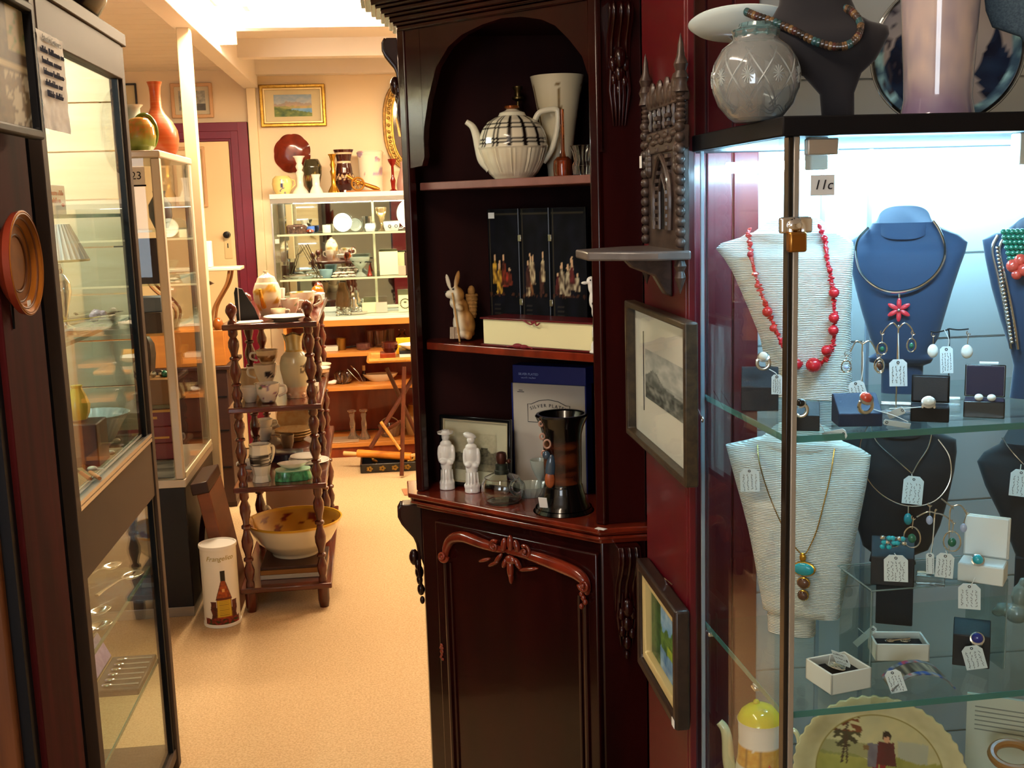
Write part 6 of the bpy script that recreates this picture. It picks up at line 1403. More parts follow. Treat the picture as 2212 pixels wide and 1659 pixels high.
# ================================================================== THE SECOND GLASS CASE (number 23)
SX, SY0, SY1 = -.815, 4.27, 4.95
r = thing('glass_cabinet', 'white framed glass cabinet numbered 23 on a dark navy base, beyond the near cabinet', 'glass cabinet', (SX, SY0, 0), 0)
sl, sd, zb_, zt3 = .62, SY1 - SY0, .55, 1.79   # local x to the left is negative, y away
WF = mat('cream_aluminium', '#cdc3b4', .35, metal=.35)
B().box(-sl, 0, .0, sd, .04, zb_ - .03).out('base', mat('navy_black_base', '#0b0d18', .4), r, bev=.004)
B().box(-sl, -.0, .004, sd, 0, .0405).out('kick_plate', ALU, r, bev=.002)
B().box(-sl, .004, -.004, sd + .004, zb_ - .03, zb_).out('bottom_rail', WF, r, bev=.002)
B().box(-.0, .0045, .03, sd - .02, zb_, zb_ + .022).out('sill', CREAMP, r, bev=.001)
B().box(-sl, .004, -.004, sd + .004, zt3 - .028, zt3).out('top_rail', WF, r, bev=.006)
for x, y in ((-.034, 0), (-.034, sd - .03), (-sl, 0), (-sl, sd - .03)): B().box(x, x + .034, y, y + .03, zb_, zt3 - .028).out('post', WF, r, bev=.005)
B().box(-.003, .001, .03, sd - .03, zb_, zt3 - .028).out('side_glass', PANE, r, smooth=0)
B().box(-sl + .034, -.034, .002, .006, zb_, zt3 - .028).out('front_glass', PANE, r, smooth=0)
SSH = (1.50, 1.30, 1.11, .83)
for z in SSH: B().box(-sl + .01, -.036, .04, sd - .02, z - .008, z).out('glass_shelf', SHELFG, r, smooth=0)
pl = B().box(-.15, -.055, -.008, -.003, zt3 - .125, zt3 - .06).out('number_plate', WHITE, r, bev=.001)
text('lettering', '23', .04, INK, pl, (-.085, -.0095, zt3 - .092)); B().box(-.152, -.053, -.0085, -.004, zt3 - .130, zt3 - .124).out('plate_edge', BLACKM, pl)
B().box(-.20, -.04, .05, .055, SSH[1] + .0, SSH[0] - .03).out('dark_panel', mat('plum_grey_panel', '#3a2c34', .6), r)
zT2 = zt3 + .0008
jar('bottle_vase', 'tall terracotta bottle vase with a ribbed neck on the number 23 cabinet', 'vase', 345, 330, zT2, [(34, 330), (40, 318), (43, 298), (41, 280), (32, 262), (18, 245), (12, 232), (11, 205), (12, 190), (15, 180), (16, 178)], mat('terracotta_glaze', '#b8501e', .35, coat=.2, n2='#c98a5c', nscale=(2, 2, 90), namt=.5, ncon=(.5, .7)), opened=True, Y=4.60, seg=36)
jar('vase', 'grey green stoneware vase behind the melon jug on the number 23 cabinet', 'vase', 296, 318, zT2, [(22, 318), (32, 300), (34, 275), (28, 250), (14, 236), (14, 216), (21, 209)], mat('stoneware', '#8f9a8c', .4, n2='#c9b49a', nscale=(8, 8, 8)), opened=True, Y=4.74)
q = PX(306, 322, zT2, 4.36); r = q.thing('melon_jug', 'round green and orange melon shaped jug with a ring handle', 'jug')
def melon(co): return mix(mix('#6d7f2a', '#9aa84a', .5 + nz(co.x * 30, co.z * 30)), '#c9702a', sm(.03, .075, co.z) * (.6 + .6 * nz(co.x * 120, co.y * 120, co.z * 120)))
B().lathe(solidp(densify(q.prof([(22, 322), (29, 312), (33, 292), (30, 268), (20, 254), (8, 250)]), 5)), 60).out('body', VCG, r, vc=melon, smooth=60)
B().tube([q.p(316 + 24 * cos(t), 282 + 38 * sin(t), .01) for t in [pi * (-.75 + 1.3 * i / 20) for i in range(21)]], .008, 10).out('ring_handle', mat('green_glaze', '#5f7a1e', .2, coat=.4), r)
jar('jug', 'tall olive yellow glazed jug with a long handle inside the number 23 cabinet', 'jug', 326, 540, SSH[1] + .001, [(20, 540), (20, 500), (17, 470), (16, 456)], mat('olive_gold_glaze', '#8a6a10', .2, coat=.6), Y=4.42)
q = PX(326, 540, SSH[1] + .001, 4.40); single(B().tube(curve([q.p(315, 462), q.p(298, 458), q.p(300, 480), q.p(314, 520)], 6), .006, 8), 'jug_handle', MATS['olive_gold_glaze'], 'olive yellow handle of the tall jug in the number 23 cabinet', 'jug', q.o, q.rz)
o = COL.objects.get('jug_handle'); jg = COL.objects.get('jug.001'); o.parent = jg; o.location = jg.matrix_world.inverted() @ o.location if False else Matrix.Rotation(-jg.rotation_euler.z, 3, 'Z') @ (o.location - jg.location); o.rotation_euler = (0, 0, 0)
for kk in ('label', 'category'): del o[kk]
for i, (x0, w, c, lab) in enumerate(((-.30, .12, '#e6dcc8', 'cream paper box'), (-.17, .12, '#6c7384', 'blue grey tin'), (-.43, .11, '#c9bfae', 'stone coloured box'))):
    single(B().box(-w / 2, w / 2, -.06, .06, 0, .055), 'carton' if i != 1 else 'storage_tin', mat('carton_' + c[1:], c, .5), lab + ' on the third shelf of the number 23 cabinet', 'box', V((SX + x0 + .06, SY0 + .14, SSH[2] + .08 + .0006)), bev=.002)
single(B().box(-.40, .06, -.08, .08, 0, .0795), 'display_riser', mat('brown_riser', '#4a3428', .5), 'brown riser under the boxes in the number 23 cabinet', 'riser', V((SX - .11, SY0 + .14, SSH[2] + .0006)), bev=.002)
for i in range(3):
    o = single(B().box(-.085, .085, -.06, .06, 0, .065), 'red_tin', mat('red_tin_paint', '#7d1620', .3, coat=.3), ('dark red tin with a gold seal, lowest of three in the number 23 cabinet', 'dark red tin with striped bands, middle of the pile of three', 'dark red tin with a gold lid edge, topmost of the pile of three')[i], 'tin', V((SX - .125, SY0 + .12, zb_ + .0206 + .048 + i * .0655)), bev=.004, group='red tins')
    g = B()
    if i == 0: g.tube([(.014 * cos(t), -.061, .04 + .014 * sin(t)) for t in [2 * pi * j / 16 for j in range(16)]], .0015, 6, closed=True); g.box(-.05, -.035, -.0612, -.0602, .05, .07)
    elif i == 1: g.box(-.07, .07, -.0612, -.0602, .018, .026); g.box(-.07, -.02, -.0612, -.0602, .034, .044)
    else: g.box(-.0855, .0855, -.062, -.059, .056, .0655); g.box(.0, .03, -.0612, -.0602, .03, .040)
    g.out('gold_print', mat('gold_print', '#c98a3c', .4, metal=.3), o)
single(B().box(-.17, .0, -.08, .08, 0, .066), 'book_pile', mat('grey_white_books', '#b9b4aa', .6, n2='#2c2a2a', nscale=(3, 3, 60), namt=.9), 'pile of thin pale and dark booklets on the floor of the number 23 cabinet', 'books', V((SX - .045, SY0 + .12, zb_ + .0006)))
single(B().box(-.26, -.04, -.06, .06, 0, .10), 'wooden_tray', mat('tan_box', '#8a5a2a', .45), 'tan wooden box on the lower shelf of the number 23 cabinet', 'box', V((SX - .0, SY0 + .14, SSH[3] + .0006)), bev=.003)
q = PX(350, 720, SSH[3] + .1016, 4.42); r = q.thing('silver_cluster', 'small silver and green glass pieces on the tan box in the number 23 cabinet', 'glassware')
for i in range(7): B().ball((R_.uniform(-.04, .03), R_.uniform(-.03, .03), .012), R_.uniform(.008, .014), 10, 7).out('piece', (SILVER, GEM['green'], CRYST)[i % 3], r)
q = PX(330, 650, SSH[3] + .1016, 4.5); single(B().lathe([(.0001, 0), (.035, 0), (.045, .08), (.042, .12), (.025, .15), (.0001, .15)], 8), 'brown_vase', mat('mottled_brown', '#33231f', .3, n2='#6a4a40', nscale=(30, 30, 30)), 'dark mottled brown vase on the tan box in the number 23 cabinet', 'vase', q.o + V((-.03, .02, 0)))
q = PX(398, 445, SSH[0] + .001, 4.72); single(B().lathe(hollow(q.prof([(14, 445), (24, 420), (24, 395), (12, 375), (14, 366)]), .07), 28), 'vase', mat('grey_glass_vase', '#7f8284', .1, trans=.3), 'round grey glass vase on the top shelf of the number 23 cabinet', 'vase', q.o + V((-.09, 0, 0)), smooth=50)
# ================================================================== THE FAR DISPLAY CABINET'S CONTENTS
YT = 7.16
def dj(name, label, cat, px, py, z, prof, m, Y=YT, **k): return jar(name, label, cat, px, py, z + .0008, prof, m, Y=Y, **k)
BLUM = lambda base, cols, sc, th, seed=0: (lambda co: (cols[int(abs(nz(co.x * 40, co.z * 40, seed)) * 97) % len(cols)] if nz(co.x * sc, co.y * sc, co.z * sc + seed) > th else base))
# --- on top
q = PX(611, 415, zT + .0008, YT); r = q.thing('teapot', 'round yellow pot painted with blue irises at the left end of the far cabinet top', 'pot')
B().lathe(solidp(densify(q.prof([(15, 415), (20, 405), (22, 393), (20, 382), (14, 376)]), 5)), 48).out('body', VCG, r, vc=lambda co: '#3d4a78' if abs(co.x + .002 + .3 * (co.z - .05) * (1 if nz(co.z * 60) > 0 else -1)) < .007 and co.z < .10 and nz(co.x * 200, co.z * 60) > -.2 else '#eed78c', smooth=60)
B().tube([q.p(628, 384), q.p(637, 386), q.p(638, 396), q.p(630, 404)], .004, 8).out('handle', mat('yellow_cream_glaze', '#eed78c', .2), r)
def candlestick(px, py, top, rb, label, m, Y=YT):
    h = py - top
    return dj('candlestick', label, 'candlestick', px, py, zT, [(rb, py), (rb * .9, py - h * .06), (rb * .42, py - h * .2), (rb * .36, py - h * .42), (rb * .52, py - h * .55), (rb * .3, py - h * .62), (rb * .48, py - h * .72), (rb * .3, py - h * .80), (rb * .55, py - h * .95), (rb * .7, py - h * .98), (rb * .7, top)], m, Y=Y)
candlestick(650, 415, 335, 18, 'tall white china candlestick in front of the dark red wall plate', PORC)
dj('vase', 'dark olive vase with gold flowers between the two white candlesticks', 'vase', 677, 415, zT, [(10, 415), (14, 400), (20, 375), (21, 358), (16, 345), (14, 342)], VCG, Y=7.26, vc=BLUM('#33301f', ['#8a7a3a', '#5a4a24', '#7a2a2a'], 26, .28), fine=5, seg=48)
dj('candlestick', 'short white china candlestick beside the dark olive vase', 'candlestick', 684, 416, zT, [(15, 416), (13, 410), (8, 400), (8, 384), (10, 376)], PORC, Y=7.10)
candlestick(722, 415, 333, 13, 'brass candlestick left of the banded brown vase', BRASS, 7.14)
def bands(co):
    z = co.z; t = atan2(co.y, co.x)
    if any(abs(z - k) < .006 for k in (.243, .19)): return '#e9cfae'
    if .078 < z < .12: return '#d9b58a' if abs((z - .08) - .032 * abs(((t * 7 / pi) % 1) * 2 - 1)) < .008 else '#33100c'
    return '#3c0f0c'
dj('vase', 'glossy dark brown vase with pale bands on the far cabinet top', 'vase', 746, 414, zT, [(14, 414), (13, 408), (22, 396), (22, 382), (18, 372), (17, 362), (15, 352), (15, 344), (18, 332), (22, 323)], VCG, Y=7.24, vc=bands, opened=True, fine=8, seg=48)
q = PX(788, 415, zT + .0008, 7.10); r = q.thing('ornamental_cannon', 'bronze model cannon with a spoked wheel on a wooden base', 'model cannon')
B().box(q.x(748), q.x(822), -.03, .03, 0, .010).out('base', mat('tan_base', '#a8662e', .4), r, bev=.002)
w_ = B().tube([q.p(774 + 13 * cos(t), 398 + 13 * sin(t), -.03) for t in [2 * pi * i / 30 for i in range(30)]], .006, 8, closed=True)
for i in range(10): t = 2 * pi * i / 10; w_.tube([q.p(774, 398, -.03), q.p(774 + 12 * cos(t), 398 + 12 * sin(t), -.03)], .0022, 5)
w_.ball(q.p(774, 398, -.03), .012); w_.out('wheel', mat('gilt_bronze', '#c08a3a', .3, metal=.9), r)
B().tube([q.p(752, 380), q.p(770, 392), q.p(812, 408), q.p(820, 411)], [.011, .012, .014, .009], 12).out('barrel', mat('gilt_bronze', '#c08a3a', .3, metal=.9), r)
dj('jar', 'large cream jar painted with pink and mauve blossom on the far cabinet top', 'jar', 803, 412, zT, [(24, 412), (25, 408), (25, 380), (26, 345), (27, 335), (29, 328), (26, 325)], VCG, Y=7.30, vc=lambda co: ['#c9a3c0', '#b98a8a', '#a9a0c9'][int(abs(nz(co.x * 50, co.z * 50)) * 60) % 3] if nz(co.x * 22, co.z * 22, 3) > .2 and co.z > .10 else '#f3e6cf', fine=6, seg=56)
dj('candlestick', 'slender ruby glass candlestick at the right of the far cabinet top', 'candlestick', 850, 415, zT, [(10, 415), (4, 410), (5, 398), (6, 392), (3, 384), (3, 362), (9, 352), (10, 347)], mat('ruby_glass', '#9a1e12', .1, trans=.6))
dj('decanter', 'pink frosted glass decanter with a silver stopper on the far cabinet top', 'decanter', 872, 415, zT, [(13, 415), (15, 402), (12, 388), (8, 375), (5, 366), (6, 356), (4, 352)], mat('pink_frost', '#c79a92', .3, trans=.4), Y=7.22)
dj('candlestick', 'pale yellow twisted candlestick half behind the corner cabinet', 'candlestick', 892, 415, zT, [(12, 415), (8, 408), (6, 380), (8, 362), (6, 360)], mat('yellow_cream_glaze', '#eed78c', .2), flute=6, fd=.08)
# --- top glass shelf
def card(label, px, py, z, w, h, m, Y=YT, name='card', lean=-.08, rz=0., t=.002, cat='card'):
    q = PX(px, py, z + .0008, Y); return single(B().box(-w / 2 * q.s, w / 2 * q.s, -t, t, 0, h * q.s, Matrix.Rotation(lean, 4, 'X')), name, m, label, cat, q.o + V((0, 0, .0006)), rz, smooth=0)
q = PX(641, 505, DS1 + .0008, YT); r = q.thing('evening_bag', 'dark brown beaded evening bag on the top far shelf', 'bag'); B().loft([(0, 0, 0, 21 * q.s, .02, 4), (16 * q.s, 0, 0, 22 * q.s, .02, 4), (19 * q.s, 0, 0, 18 * q.s, .012, 4)], 28).out('body', mat('brown_beads', '#2e1410', .3, n2='#7a5a4a', nscale=(90, 90, 90), namt=.6), r)
b = B()
for x in (636, 652): b.ball(q.p(x, 493, -.02), .006, 8, 6)
b.out('clasp', SILVER, r)
dj('figurine', 'small clear and cream glass figure on the top far shelf', 'figurine', 659, 504, DS1, [(9, 504), (8, 490), (5, 484), (8, 478), (9, 475)], mat('cream_glass', '#e0d8c0', .1, trans=.5), Y=7.2)
dj('pot', 'small blue glazed pot on the top far shelf', 'pot', 672, 504, DS1, [(6, 504), (9, 497), (8, 489)], mat('cobalt', '#3a5fae', .2, coat=.4))
dj('pot', 'tiny red brown pot at the front of the top far shelf', 'pot', 670, 507, DS1, [(5, 507), (9, 503), (8, 499), (3, 497)], mat('red_brown_glaze', '#7d2412', .18, coat=.5), Y=7.06)
dj('mug', 'small cream mug left of the upright plate on the top far shelf', 'mug', 706, 503, DS1, [(9, 503), (9, 486)], IVORY, opened=True)
def upright(label, px, cy, rad, z, m, Y=7.24, name='plate'):
    q = PX(px, cy + rad, z + .0008, Y); Rr = rad * q.s
    return single(B().lathe([(.0001, 0), (Rr * .6, .001), (Rr * .66, .008), (Rr, .014), (Rr * .98, .010), (Rr * .6, -.004), (.0001, -.004)], 44, M=Matrix.Translation((0, 0, Rr)) @ Matrix.Rotation(pi / 2 - .12, 4, 'X')), name, m, label, 'plate', q.o + V((0, 0, .0006)), q.rz)
upright('white plate standing upright in the middle of the top far shelf', 741, 486, 20, DS1, PORC)
upright('large white plate standing at the right end of the top far shelf', 893, 470, 34, DS1, PORC)
upright('small clear dish standing right of the upright white plate', 768, 488, 14, DS1, mat('milky_glass', '#dfe8dd', .12, trans=.55), 7.28)
dj('tumbler', 'straight clear glass tumbler on the top far shelf', 'tumbler', 793, 502, DS1, [(10, 502), (11, 470)], GLASSW, opened=True, Y=7.26)
dj('jug', 'small white jug with a dark crest in front of the straight tumbler', 'jug', 800, 504, DS1, [(9, 504), (12, 495), (10, 487)], PORC, opened=True)
dj('wine_glass', 'tall gold tinted wine glass on the top far shelf', 'wine glass', 825, 503, DS1, [(9, 503), (2, 499), (1.6, 488), (5, 482), (10, 468), (12, 455), (11, 452)], mat('gold_tint_glass', '#e6c48a', .05, trans=.85), opened=False, Y=7.2)
q = PX(846, 504, DS1 + .0008, YT); r = q.thing('cup', 'wide white cup with two crests on the top far shelf', 'cup'); B().lathe(hollow(q.prof([(14, 504), (17, 495), (18, 484)]), .08), 28).out('body', PORC, r); B().tube(curve([q.p(863, 488), q.p(872, 489), q.p(871, 498), q.p(862, 500)], 5), .003, 8).out('handle', PORC, r)
b = B()
for x in (842, 856): b.tube([q.p(x + 3 * cos(t), 494 + 3 * sin(t), -18.0 * q.s) for t in [2 * pi * i / 12 for i in range(12)]], .002, 5, closed=True)
b.out('crest', INK, r)
card('white price card hanging under the top far shelf at the left', 599, 530, DS1 - .055, 9, 10, STICK, 7.03, 'price_card', 0, 0, .0008)
# --- middle glass shelf
q = PX(618, 598, DS2 + .0008, YT); r = q.thing('tumbler', 'half filled ruby red tumbler at the left of the middle far shelf', 'tumbler'); B().lathe(hollow(q.prof([(7, 598), (10, 562)]), .06), 24).out('glass', GLASSW, r); B().lathe(solidp(q.prof([(6.6, 597), (8.6, 570)])), 24).out('red_wax', mat('red_wax', '#7a0f12', .2), r)
dj('tray', 'oval silver tray at the left of the middle far shelf', 'tray', 648, 600, DS2, [(26, 600), (36, 594), (34, 592)], SILVER, sq=(1, .5), Y=7.10)
q = PX(650, 602, DS2 + .0008, 7.30); b = B().tube([q.p(630, 597), q.p(652, 534), q.p(684, 600)], .003, 6).tube([q.p(646, 555), q.p(664, 534), q.p(690, 597)], .003, 6); single(b, 'plate_stand', mat('dark_twig', '#4a3a2a', .5), 'thin dark twig easel standing behind the silver tray', 'stand', q.o, q.rz)
dj('bowl', 'stack of pale blue striped bowls on the middle far shelf', 'bowl', 705, 604, DS2, [(9, 604), (13, 596), (15, 586)], mat('pale_blue_ceramic', '#8fb7c9', .25, n2='#e6eef0', nscale=(2, 2, 160), namt=.8), opened=True, Y=7.08)
for i in range(6):
    q = PX(664 + i * 8, 601, DS2 + .0088, 7.05 + .012 * (i % 3)); o = single(B().ball((0, 0, .008), (.010, .008, .008)).tube([(0, 0, .012), (.006, 0, .024)], .003, 6), 'trinket', SILVER, 'small silver trinket heaped beside the blue bowls', 'trinket', q.o + V((0, 0, .006 if i < 2 else -.008)), i, 'silver trinkets')
for i in range(12):
    q = PX(722 + (i * 17) % 44, 602, DS2 + .0008, 7.06 + .02 * (i % 4)); o = thing('porcelain_flower', 'small porcelain flower with curled petals from the cluster on the middle far shelf', 'flower', q.o + V((0, 0, .018 * (i // 6))), i * .7, 'porcelain flowers'); b = B()
    for k in range(6): t = pi * k / 3; b.ball((.011 * cos(t), .011 * sin(t), .011), (.009, .009, .004), 8, 5, Matrix.Rotation(.5, 4, V((-sin(t), cos(t), 0))))
    b.out('petals', mat('flower_cream', '#efe0cf', .3), o); B().ball((0, 0, .010), (.006, .006, .010), 8, 6).out('centre', mat('flower_pink', '#c98a7a', .3), o)
q = PX(779, 597, DS2 + .0008, 7.12); r = q.thing('compote', 'clear glass footed compote with a dark spoon across it on the middle far shelf', 'compote'); B().lathe(hollow(q.prof([(13, 597), (12, 594), (4, 588), (4, 582), (12, 574), (21, 562), (22, 556)]), .05), 36).out('bowl', mat('milky_glass', '#dfe8dd', .12, trans=.55), r); B().tube([q.p(762, 564, -.04), q.p(804, 567, -.04)], .004, 6).ball(q.p(780, 566, -.045), .008).out('dark_spoon', BLACKM, r)
dj('cone_ornament', 'tiny red glass cone right of the compote', 'ornament', 799, 600, DS2, [(6, 600), (3, 590), (1, 577)], mat('red_glass', '#b02a1c', .1, trans=.4))
card('large square cream greeting card on the middle far shelf', 841, 598, DS2, 40, 50, CREAMP, 7.16, rz=.1)
card('smaller cream card tucked behind the large cream card', 866, 594, DS2, 22, 46, mat('cream_card_two', '#e6dfae', .6), 7.26)
card('little pink picture card right of the large cream card', 869, 600, DS2, 16, 20, mat('pink_card', '#dcae9c', .6), 7.08)
a = PX(893, 596, DS2 + .001, 7.18); frame_pic('framed_picture', 'small dark red framed photo at the right end of the middle far shelf', 'picture', 36 * a.s, 46 * a.s, .016, .012, mat('dark_red_frame', '#3a1412', .35), lambda u, v: mix('#c9aea0', '#8a6a62', .5 + nz(u * 4, v * 4)), a.o + V((0, .004, 0)), (-.10, 0, 0), margins=(0,) * 4)
# --- cabinet floor
zF = zt + .0188
cl = B().surf(lambda u, v: V((.70 * u, -.02 + .28 * v, .0012 + .0008 * nz(u * 9, v * 9))), 30, 16)
single(cl, 'lace_cloth', mat('cream_cloth_b', '#efe6cf', .8), 'cream cloth spread on the floor of the far display cabinet', 'cloth', V((DX0 + .36, DY0 + .06, zF)), 0, smooth=60, solid=.001)
zF += .0045
for i in range(14):
    q = PX(730 + (i * 19) % 52, 672, zF, 7.06 + .025 * (i % 4)); o = thing('silver_trinket', 'small silver cruet piece from the heap on the cream cloth', 'trinket', q.o + V((0, 0, .0006 + .024 * (i // 7))), i, 'silver cruet pieces'); B().lathe([(.0001, 0), (.013, 0), (.008, .006), (.015, .016), (.010, .024), (.0001, .026)], 14).out('body', SILVER, o)
    B().tube([(.013, 0, .008), (.022, 0, .012), (.013, 0, .020)], .002, 5).out('handle', SILVER, o)
r_, q = dj('decanter', 'brown ribbed glass decanter at the back of the cabinet floor', 'decanter', 742, 668, zF, [(14, 668), (16, 650), (14, 630), (8, 612), (7, 605)], mat('brown_glass', '#8a5a34', .08, trans=.5), Y=7.30)
q = PX(770, 676, zF, 7.10); r = q.thing('silver_tray', 'silver tray with a raised edge on the cream cloth', 'tray'); B().lathe(solidp(q.prof([(20, 676), (24, 672), (24, 670)])), 36, sq=(1, .6)).out('tray', SILVER, r)
dj('cruet', 'silver lidded cruet standing on the silver tray', 'cruet', 766, 672, zF + .016, [(7, 672), (9, 662), (5, 654), (6, 648), (2, 640)], SILVER, Y=7.10)
card('low cream box lid on the cabinet floor right of the silver tray', 798, 674, zF, 30, 22, CREAMP, 7.16)
card('pale pink card on the cabinet floor', 825, 675, zF, 24, 22, mat('pink_grey_card', '#d9bdb2', .6), 7.14)
k_ = card('cream card with a round dark wreath emblem at the right of the cabinet floor', 876, 675, zF, 28, 36, CREAMP, 7.12)
q = PX(876, 675, zF, 7.12); b = B()
for t in range(18): a = 2 * pi * t / 18; b.ball((.030 * cos(a), -.0032, .052 + .030 * sin(a)), (.006, .0008, .004), 7, 5)
b.out('wreath', mat('wreath_ink', '#5a5a3c', .6), k_, rot=(-.08, 0, 0))
B().ball((0, -.0066, .062), (.010, .0008, .005), 8, 5).out('emblem', MATS['wreath_ink'], k_)
dj('bowl', 'blue and white rimmed bowl at the left of the cabinet floor', 'bowl', 640, 640, zF, [(20, 650), (28, 630), (30, 600)], VCG, Y=7.22, vc=lambda co: '#3a4f8a' if .012 < co.z < .03 and nz(co.x * 60, co.y * 60) > -.1 else '#f0e2c8', opened=True, fine=4, seg=40)
# --- timber base shelves
zz1, zz2, zz3 = zs1 + .0008, zs2 + .0008, zs3 + .0008
q = PX(738, 757, zz1, 7.14); r = q.thing('brass_pot', 'small brass pan with a long dark handle on the upper timber shelf', 'pan'); B().lathe(hollow(q.prof([(9, 757), (10, 745), (12, 732)]), .07), 24).out('pan', mat('dull_brass', '#9a7a3a', .35, metal=.9), r); B().tube([q.p(748, 752), q.p(771, 750, -.01)], .004, 6).out('handle', BLACKM, r)
single(B().box(-.05, .05, -.05, .05, 0, .03), 'carton', mat('white_box', '#dcd3c2', .5), 'flat white box left of the brass pan', 'box', sp(714, 7.12, zz1), bev=.002)
q = PX(785, 756, zz1, 7.1); single(B().lathe(hollow(q.prof([(13, 756), (15, 748), (14, 742)]), .07), 36, flute=16, fd=.04), 'glass_dish', PINKG, 'small pink pressed glass dish on the upper timber shelf', 'dish', q.o)
for px, w, label, Y in ((798, 10, 'tall pink tinted glass vase left of the large fluted vase', 7.2), (822, 17, 'large fluted clear glass vase on the upper timber shelf', 7.22), (845, 9, 'slim clear glass vase right of the large fluted vase', 7.26)):
    q = PX(px, 752, zz1, Y); single(B().lathe(hollow(q.prof([(w * .7, 752), (w * .75, 735), (w, 716)]), .07), 48, flute=12, fd=.05), 'glass_vase', PINKG if px == 798 else mat('rose_clear_glass', '#ead0c4', .04, trans=.92), label, 'vase', q.o)
dj('decanter', 'clear stoppered decanter at the right of the upper timber shelf', 'decanter', 870, 752, zz1, [(14, 752), (15, 738), (6, 728), (5, 722), (9, 718)], GLASSW, Y=7.26)
q = PX(742, 832, zz2, 7.12); single(B().lathe(hollow(q.prof([(12, 832), (18, 824), (19, 812), (15, 806)]), .09), 60, flute=15, fd=.06), 'crystal_bowl', CRYST, 'round cut crystal bowl on the middle timber shelf', 'bowl', q.o)
q = PX(717, 832, zz2, 7.08); r = q.thing('napkin', 'crumpled white napkin at the left of the middle timber shelf', 'napkin'); b = B(); b.ball((0, 0, .014), (.03, .02, .014)); b.ball((.015, .005, .022), (.018, .014, .010)); b.out('cloth', WHITE, r, vox=.003)
q = PX(775, 832, zz2 + .003, 7.1); r = q.thing('sugar_tongs', 'open silver tongs propped on the middle timber shelf', 'tongs'); b = B().tube(curve([q.p(752, 802, .02), q.p(766, 818), q.p(778, 830, -.01)], 5), .0025, 6); r1 = b.out('arm', SILVER, r); B().tube(curve([q.p(760, 795, .02), q.p(774, 810), q.p(784, 829, -.01)], 5), .0025, 6).out('arm', SILVER, r)
q = PX(787, 831, zz2, 7.18); r = q.thing('bottle', 'small dark bottle with a cork on the middle timber shelf', 'bottle'); B().lathe(solidp(q.prof([(6, 831), (6, 818), (3, 812), (3, 808)])), 16).out('body', mat('dark_bottle', '#3a1a10', .15), r); B().lathe(solidp(q.prof([(3.4, 808), (3.4, 797)])), 12).out('cork', mat('cork', '#d9bf8f', .8), r)
q = PX(822, 830, zz2, 7.16); single(B().lathe(hollow(q.prof([(20, 830), (34, 820), (38, 814)]), .06), 36, sq=(1, .5)), 'serving_dish', mat('cream_dish', '#cfc4a8', .2), 'oval cream serving dish on the middle timber shelf', 'dish', q.o)
for px, nm in ((763, 'pressed glass candlestick on the lowest timber shelf, next to the whatnot'), (788, 'pressed glass candlestick on the lowest timber shelf, next to the bamboo table legs')):
    q = PX(px, 950, zz3, 7.10); single(B().lathe(solidp(q.prof([(12, 950), (11, 944), (7, 938), (5, 930), (6, 915), (4, 905), (6, 898), (5, 893), (9, 889), (9, 886)])), 36, flute=9, fd=.06), 'glass_candlestick', mat('peach_glass', '#f0d2b4', .05, trans=.85), nm, 'candlestick', q.o)
q = PX(843, 954, zz3, 7.16); r = q.thing('glass_basket', 'pressed glass basket with a hoop handle on the lowest timber shelf', 'basket'); B().lathe(hollow(q.prof([(18, 954), (22, 940), (25, 930)]), .06), 48, flute=14, fd=.04).out('bowl', mat('peach_glass', '#f0d2b4', .05, trans=.85), r); B().tube([q.p(843 + 20 * cos(t), 932 - 18 * sin(t)) for t in [pi * i / 14 for i in range(15)]], .005, 8).out('hoop_handle', MATS['peach_glass'], r)
dj('stoneware_jar', 'large honey brown and cream stoneware jar at the right of the lowest shelf', 'jar', 904, 955, zs3, [(24, 955), (28, 935), (28, 905), (20, 893), (22, 889)], VCG, Y=7.18, vc=lambda co: '#9a6a2c' if co.z > .13 else '#d8c08c', fine=5)
single(B().box(-.16, .16, -.09, .09, 0, .006), 'glass_tray', mat('peach_tray', '#d9b48c', .2, trans=.3), 'flat glass tray at the left end of the lowest timber shelf', 'tray', sp(722, 7.09, zz3), bev=.002)
# --- folding bamboo table with books and bowls
BAM = mat('bamboo', '#c98a34', .4, n2='#8a5420', nscale=(20, 20, 60), namt=.6); BAMD = mat('dark_bamboo', '#5a2a16', .4, n2='#34140a', nscale=(20, 20, 30))
yb0 = 6.45; zb1 = at(800, 783, yb0).z; tl = at(797, 783, yb0); zleg = 0
r = thing('folding_table', 'folding bamboo tray table with crossed legs before the far shelves', 'table', (tl.x + .22, yb0 + .14, 0))
x0 = -.22; x1 = .25
B().box(x0 + .01, x1 - .01, -.13, .13, zb1 + .002, zb1 + .012).out('tray_top', BAM, r, bev=.002)
for pts in (((x0, -.14), (x1, -.14)), ((x1, -.14), (x1, .14)), ((x1, .14), (x0, .14)), ((x0, .14), (x0, -.14))): B().tube([(*pts[0], zb1 + .008), (*pts[1], zb1 + .008)], .014, 10).out('edge_rail', BAM, r)
def tpt(px, py, Y): p = at(px, py, Y); return V((p.x - r.location.x, p.y - r.location.y, p.z))
Yf = yb0 + .02
for a, c, m in (((873, 792, Yf), (868, 1034, 6.36), BAMD), ((902, 800, Yf + .12), (800, 968, 6.5), BAMD), ((835, 795, Yf + .20), (912, 965, 6.75), BAMD)):
    pa, pc = tpt(*a), tpt(*c); pc.z = max(pc.z, .012); pa.z = min(pa.z, zb1 - .016); B().tube([pa, pc], .013, 10).out('leg', m, r)
B().tube([tpt(823, 912, Yf + .02), tpt(865, 972, 6.38)], .010, 8).out('stretcher', BAM, r)
B().tube([tpt(825, 935, 6.5), tpt(866, 910, 6.45)], .010, 8).out('stretcher', BAMD, r)
zb1 += .0125
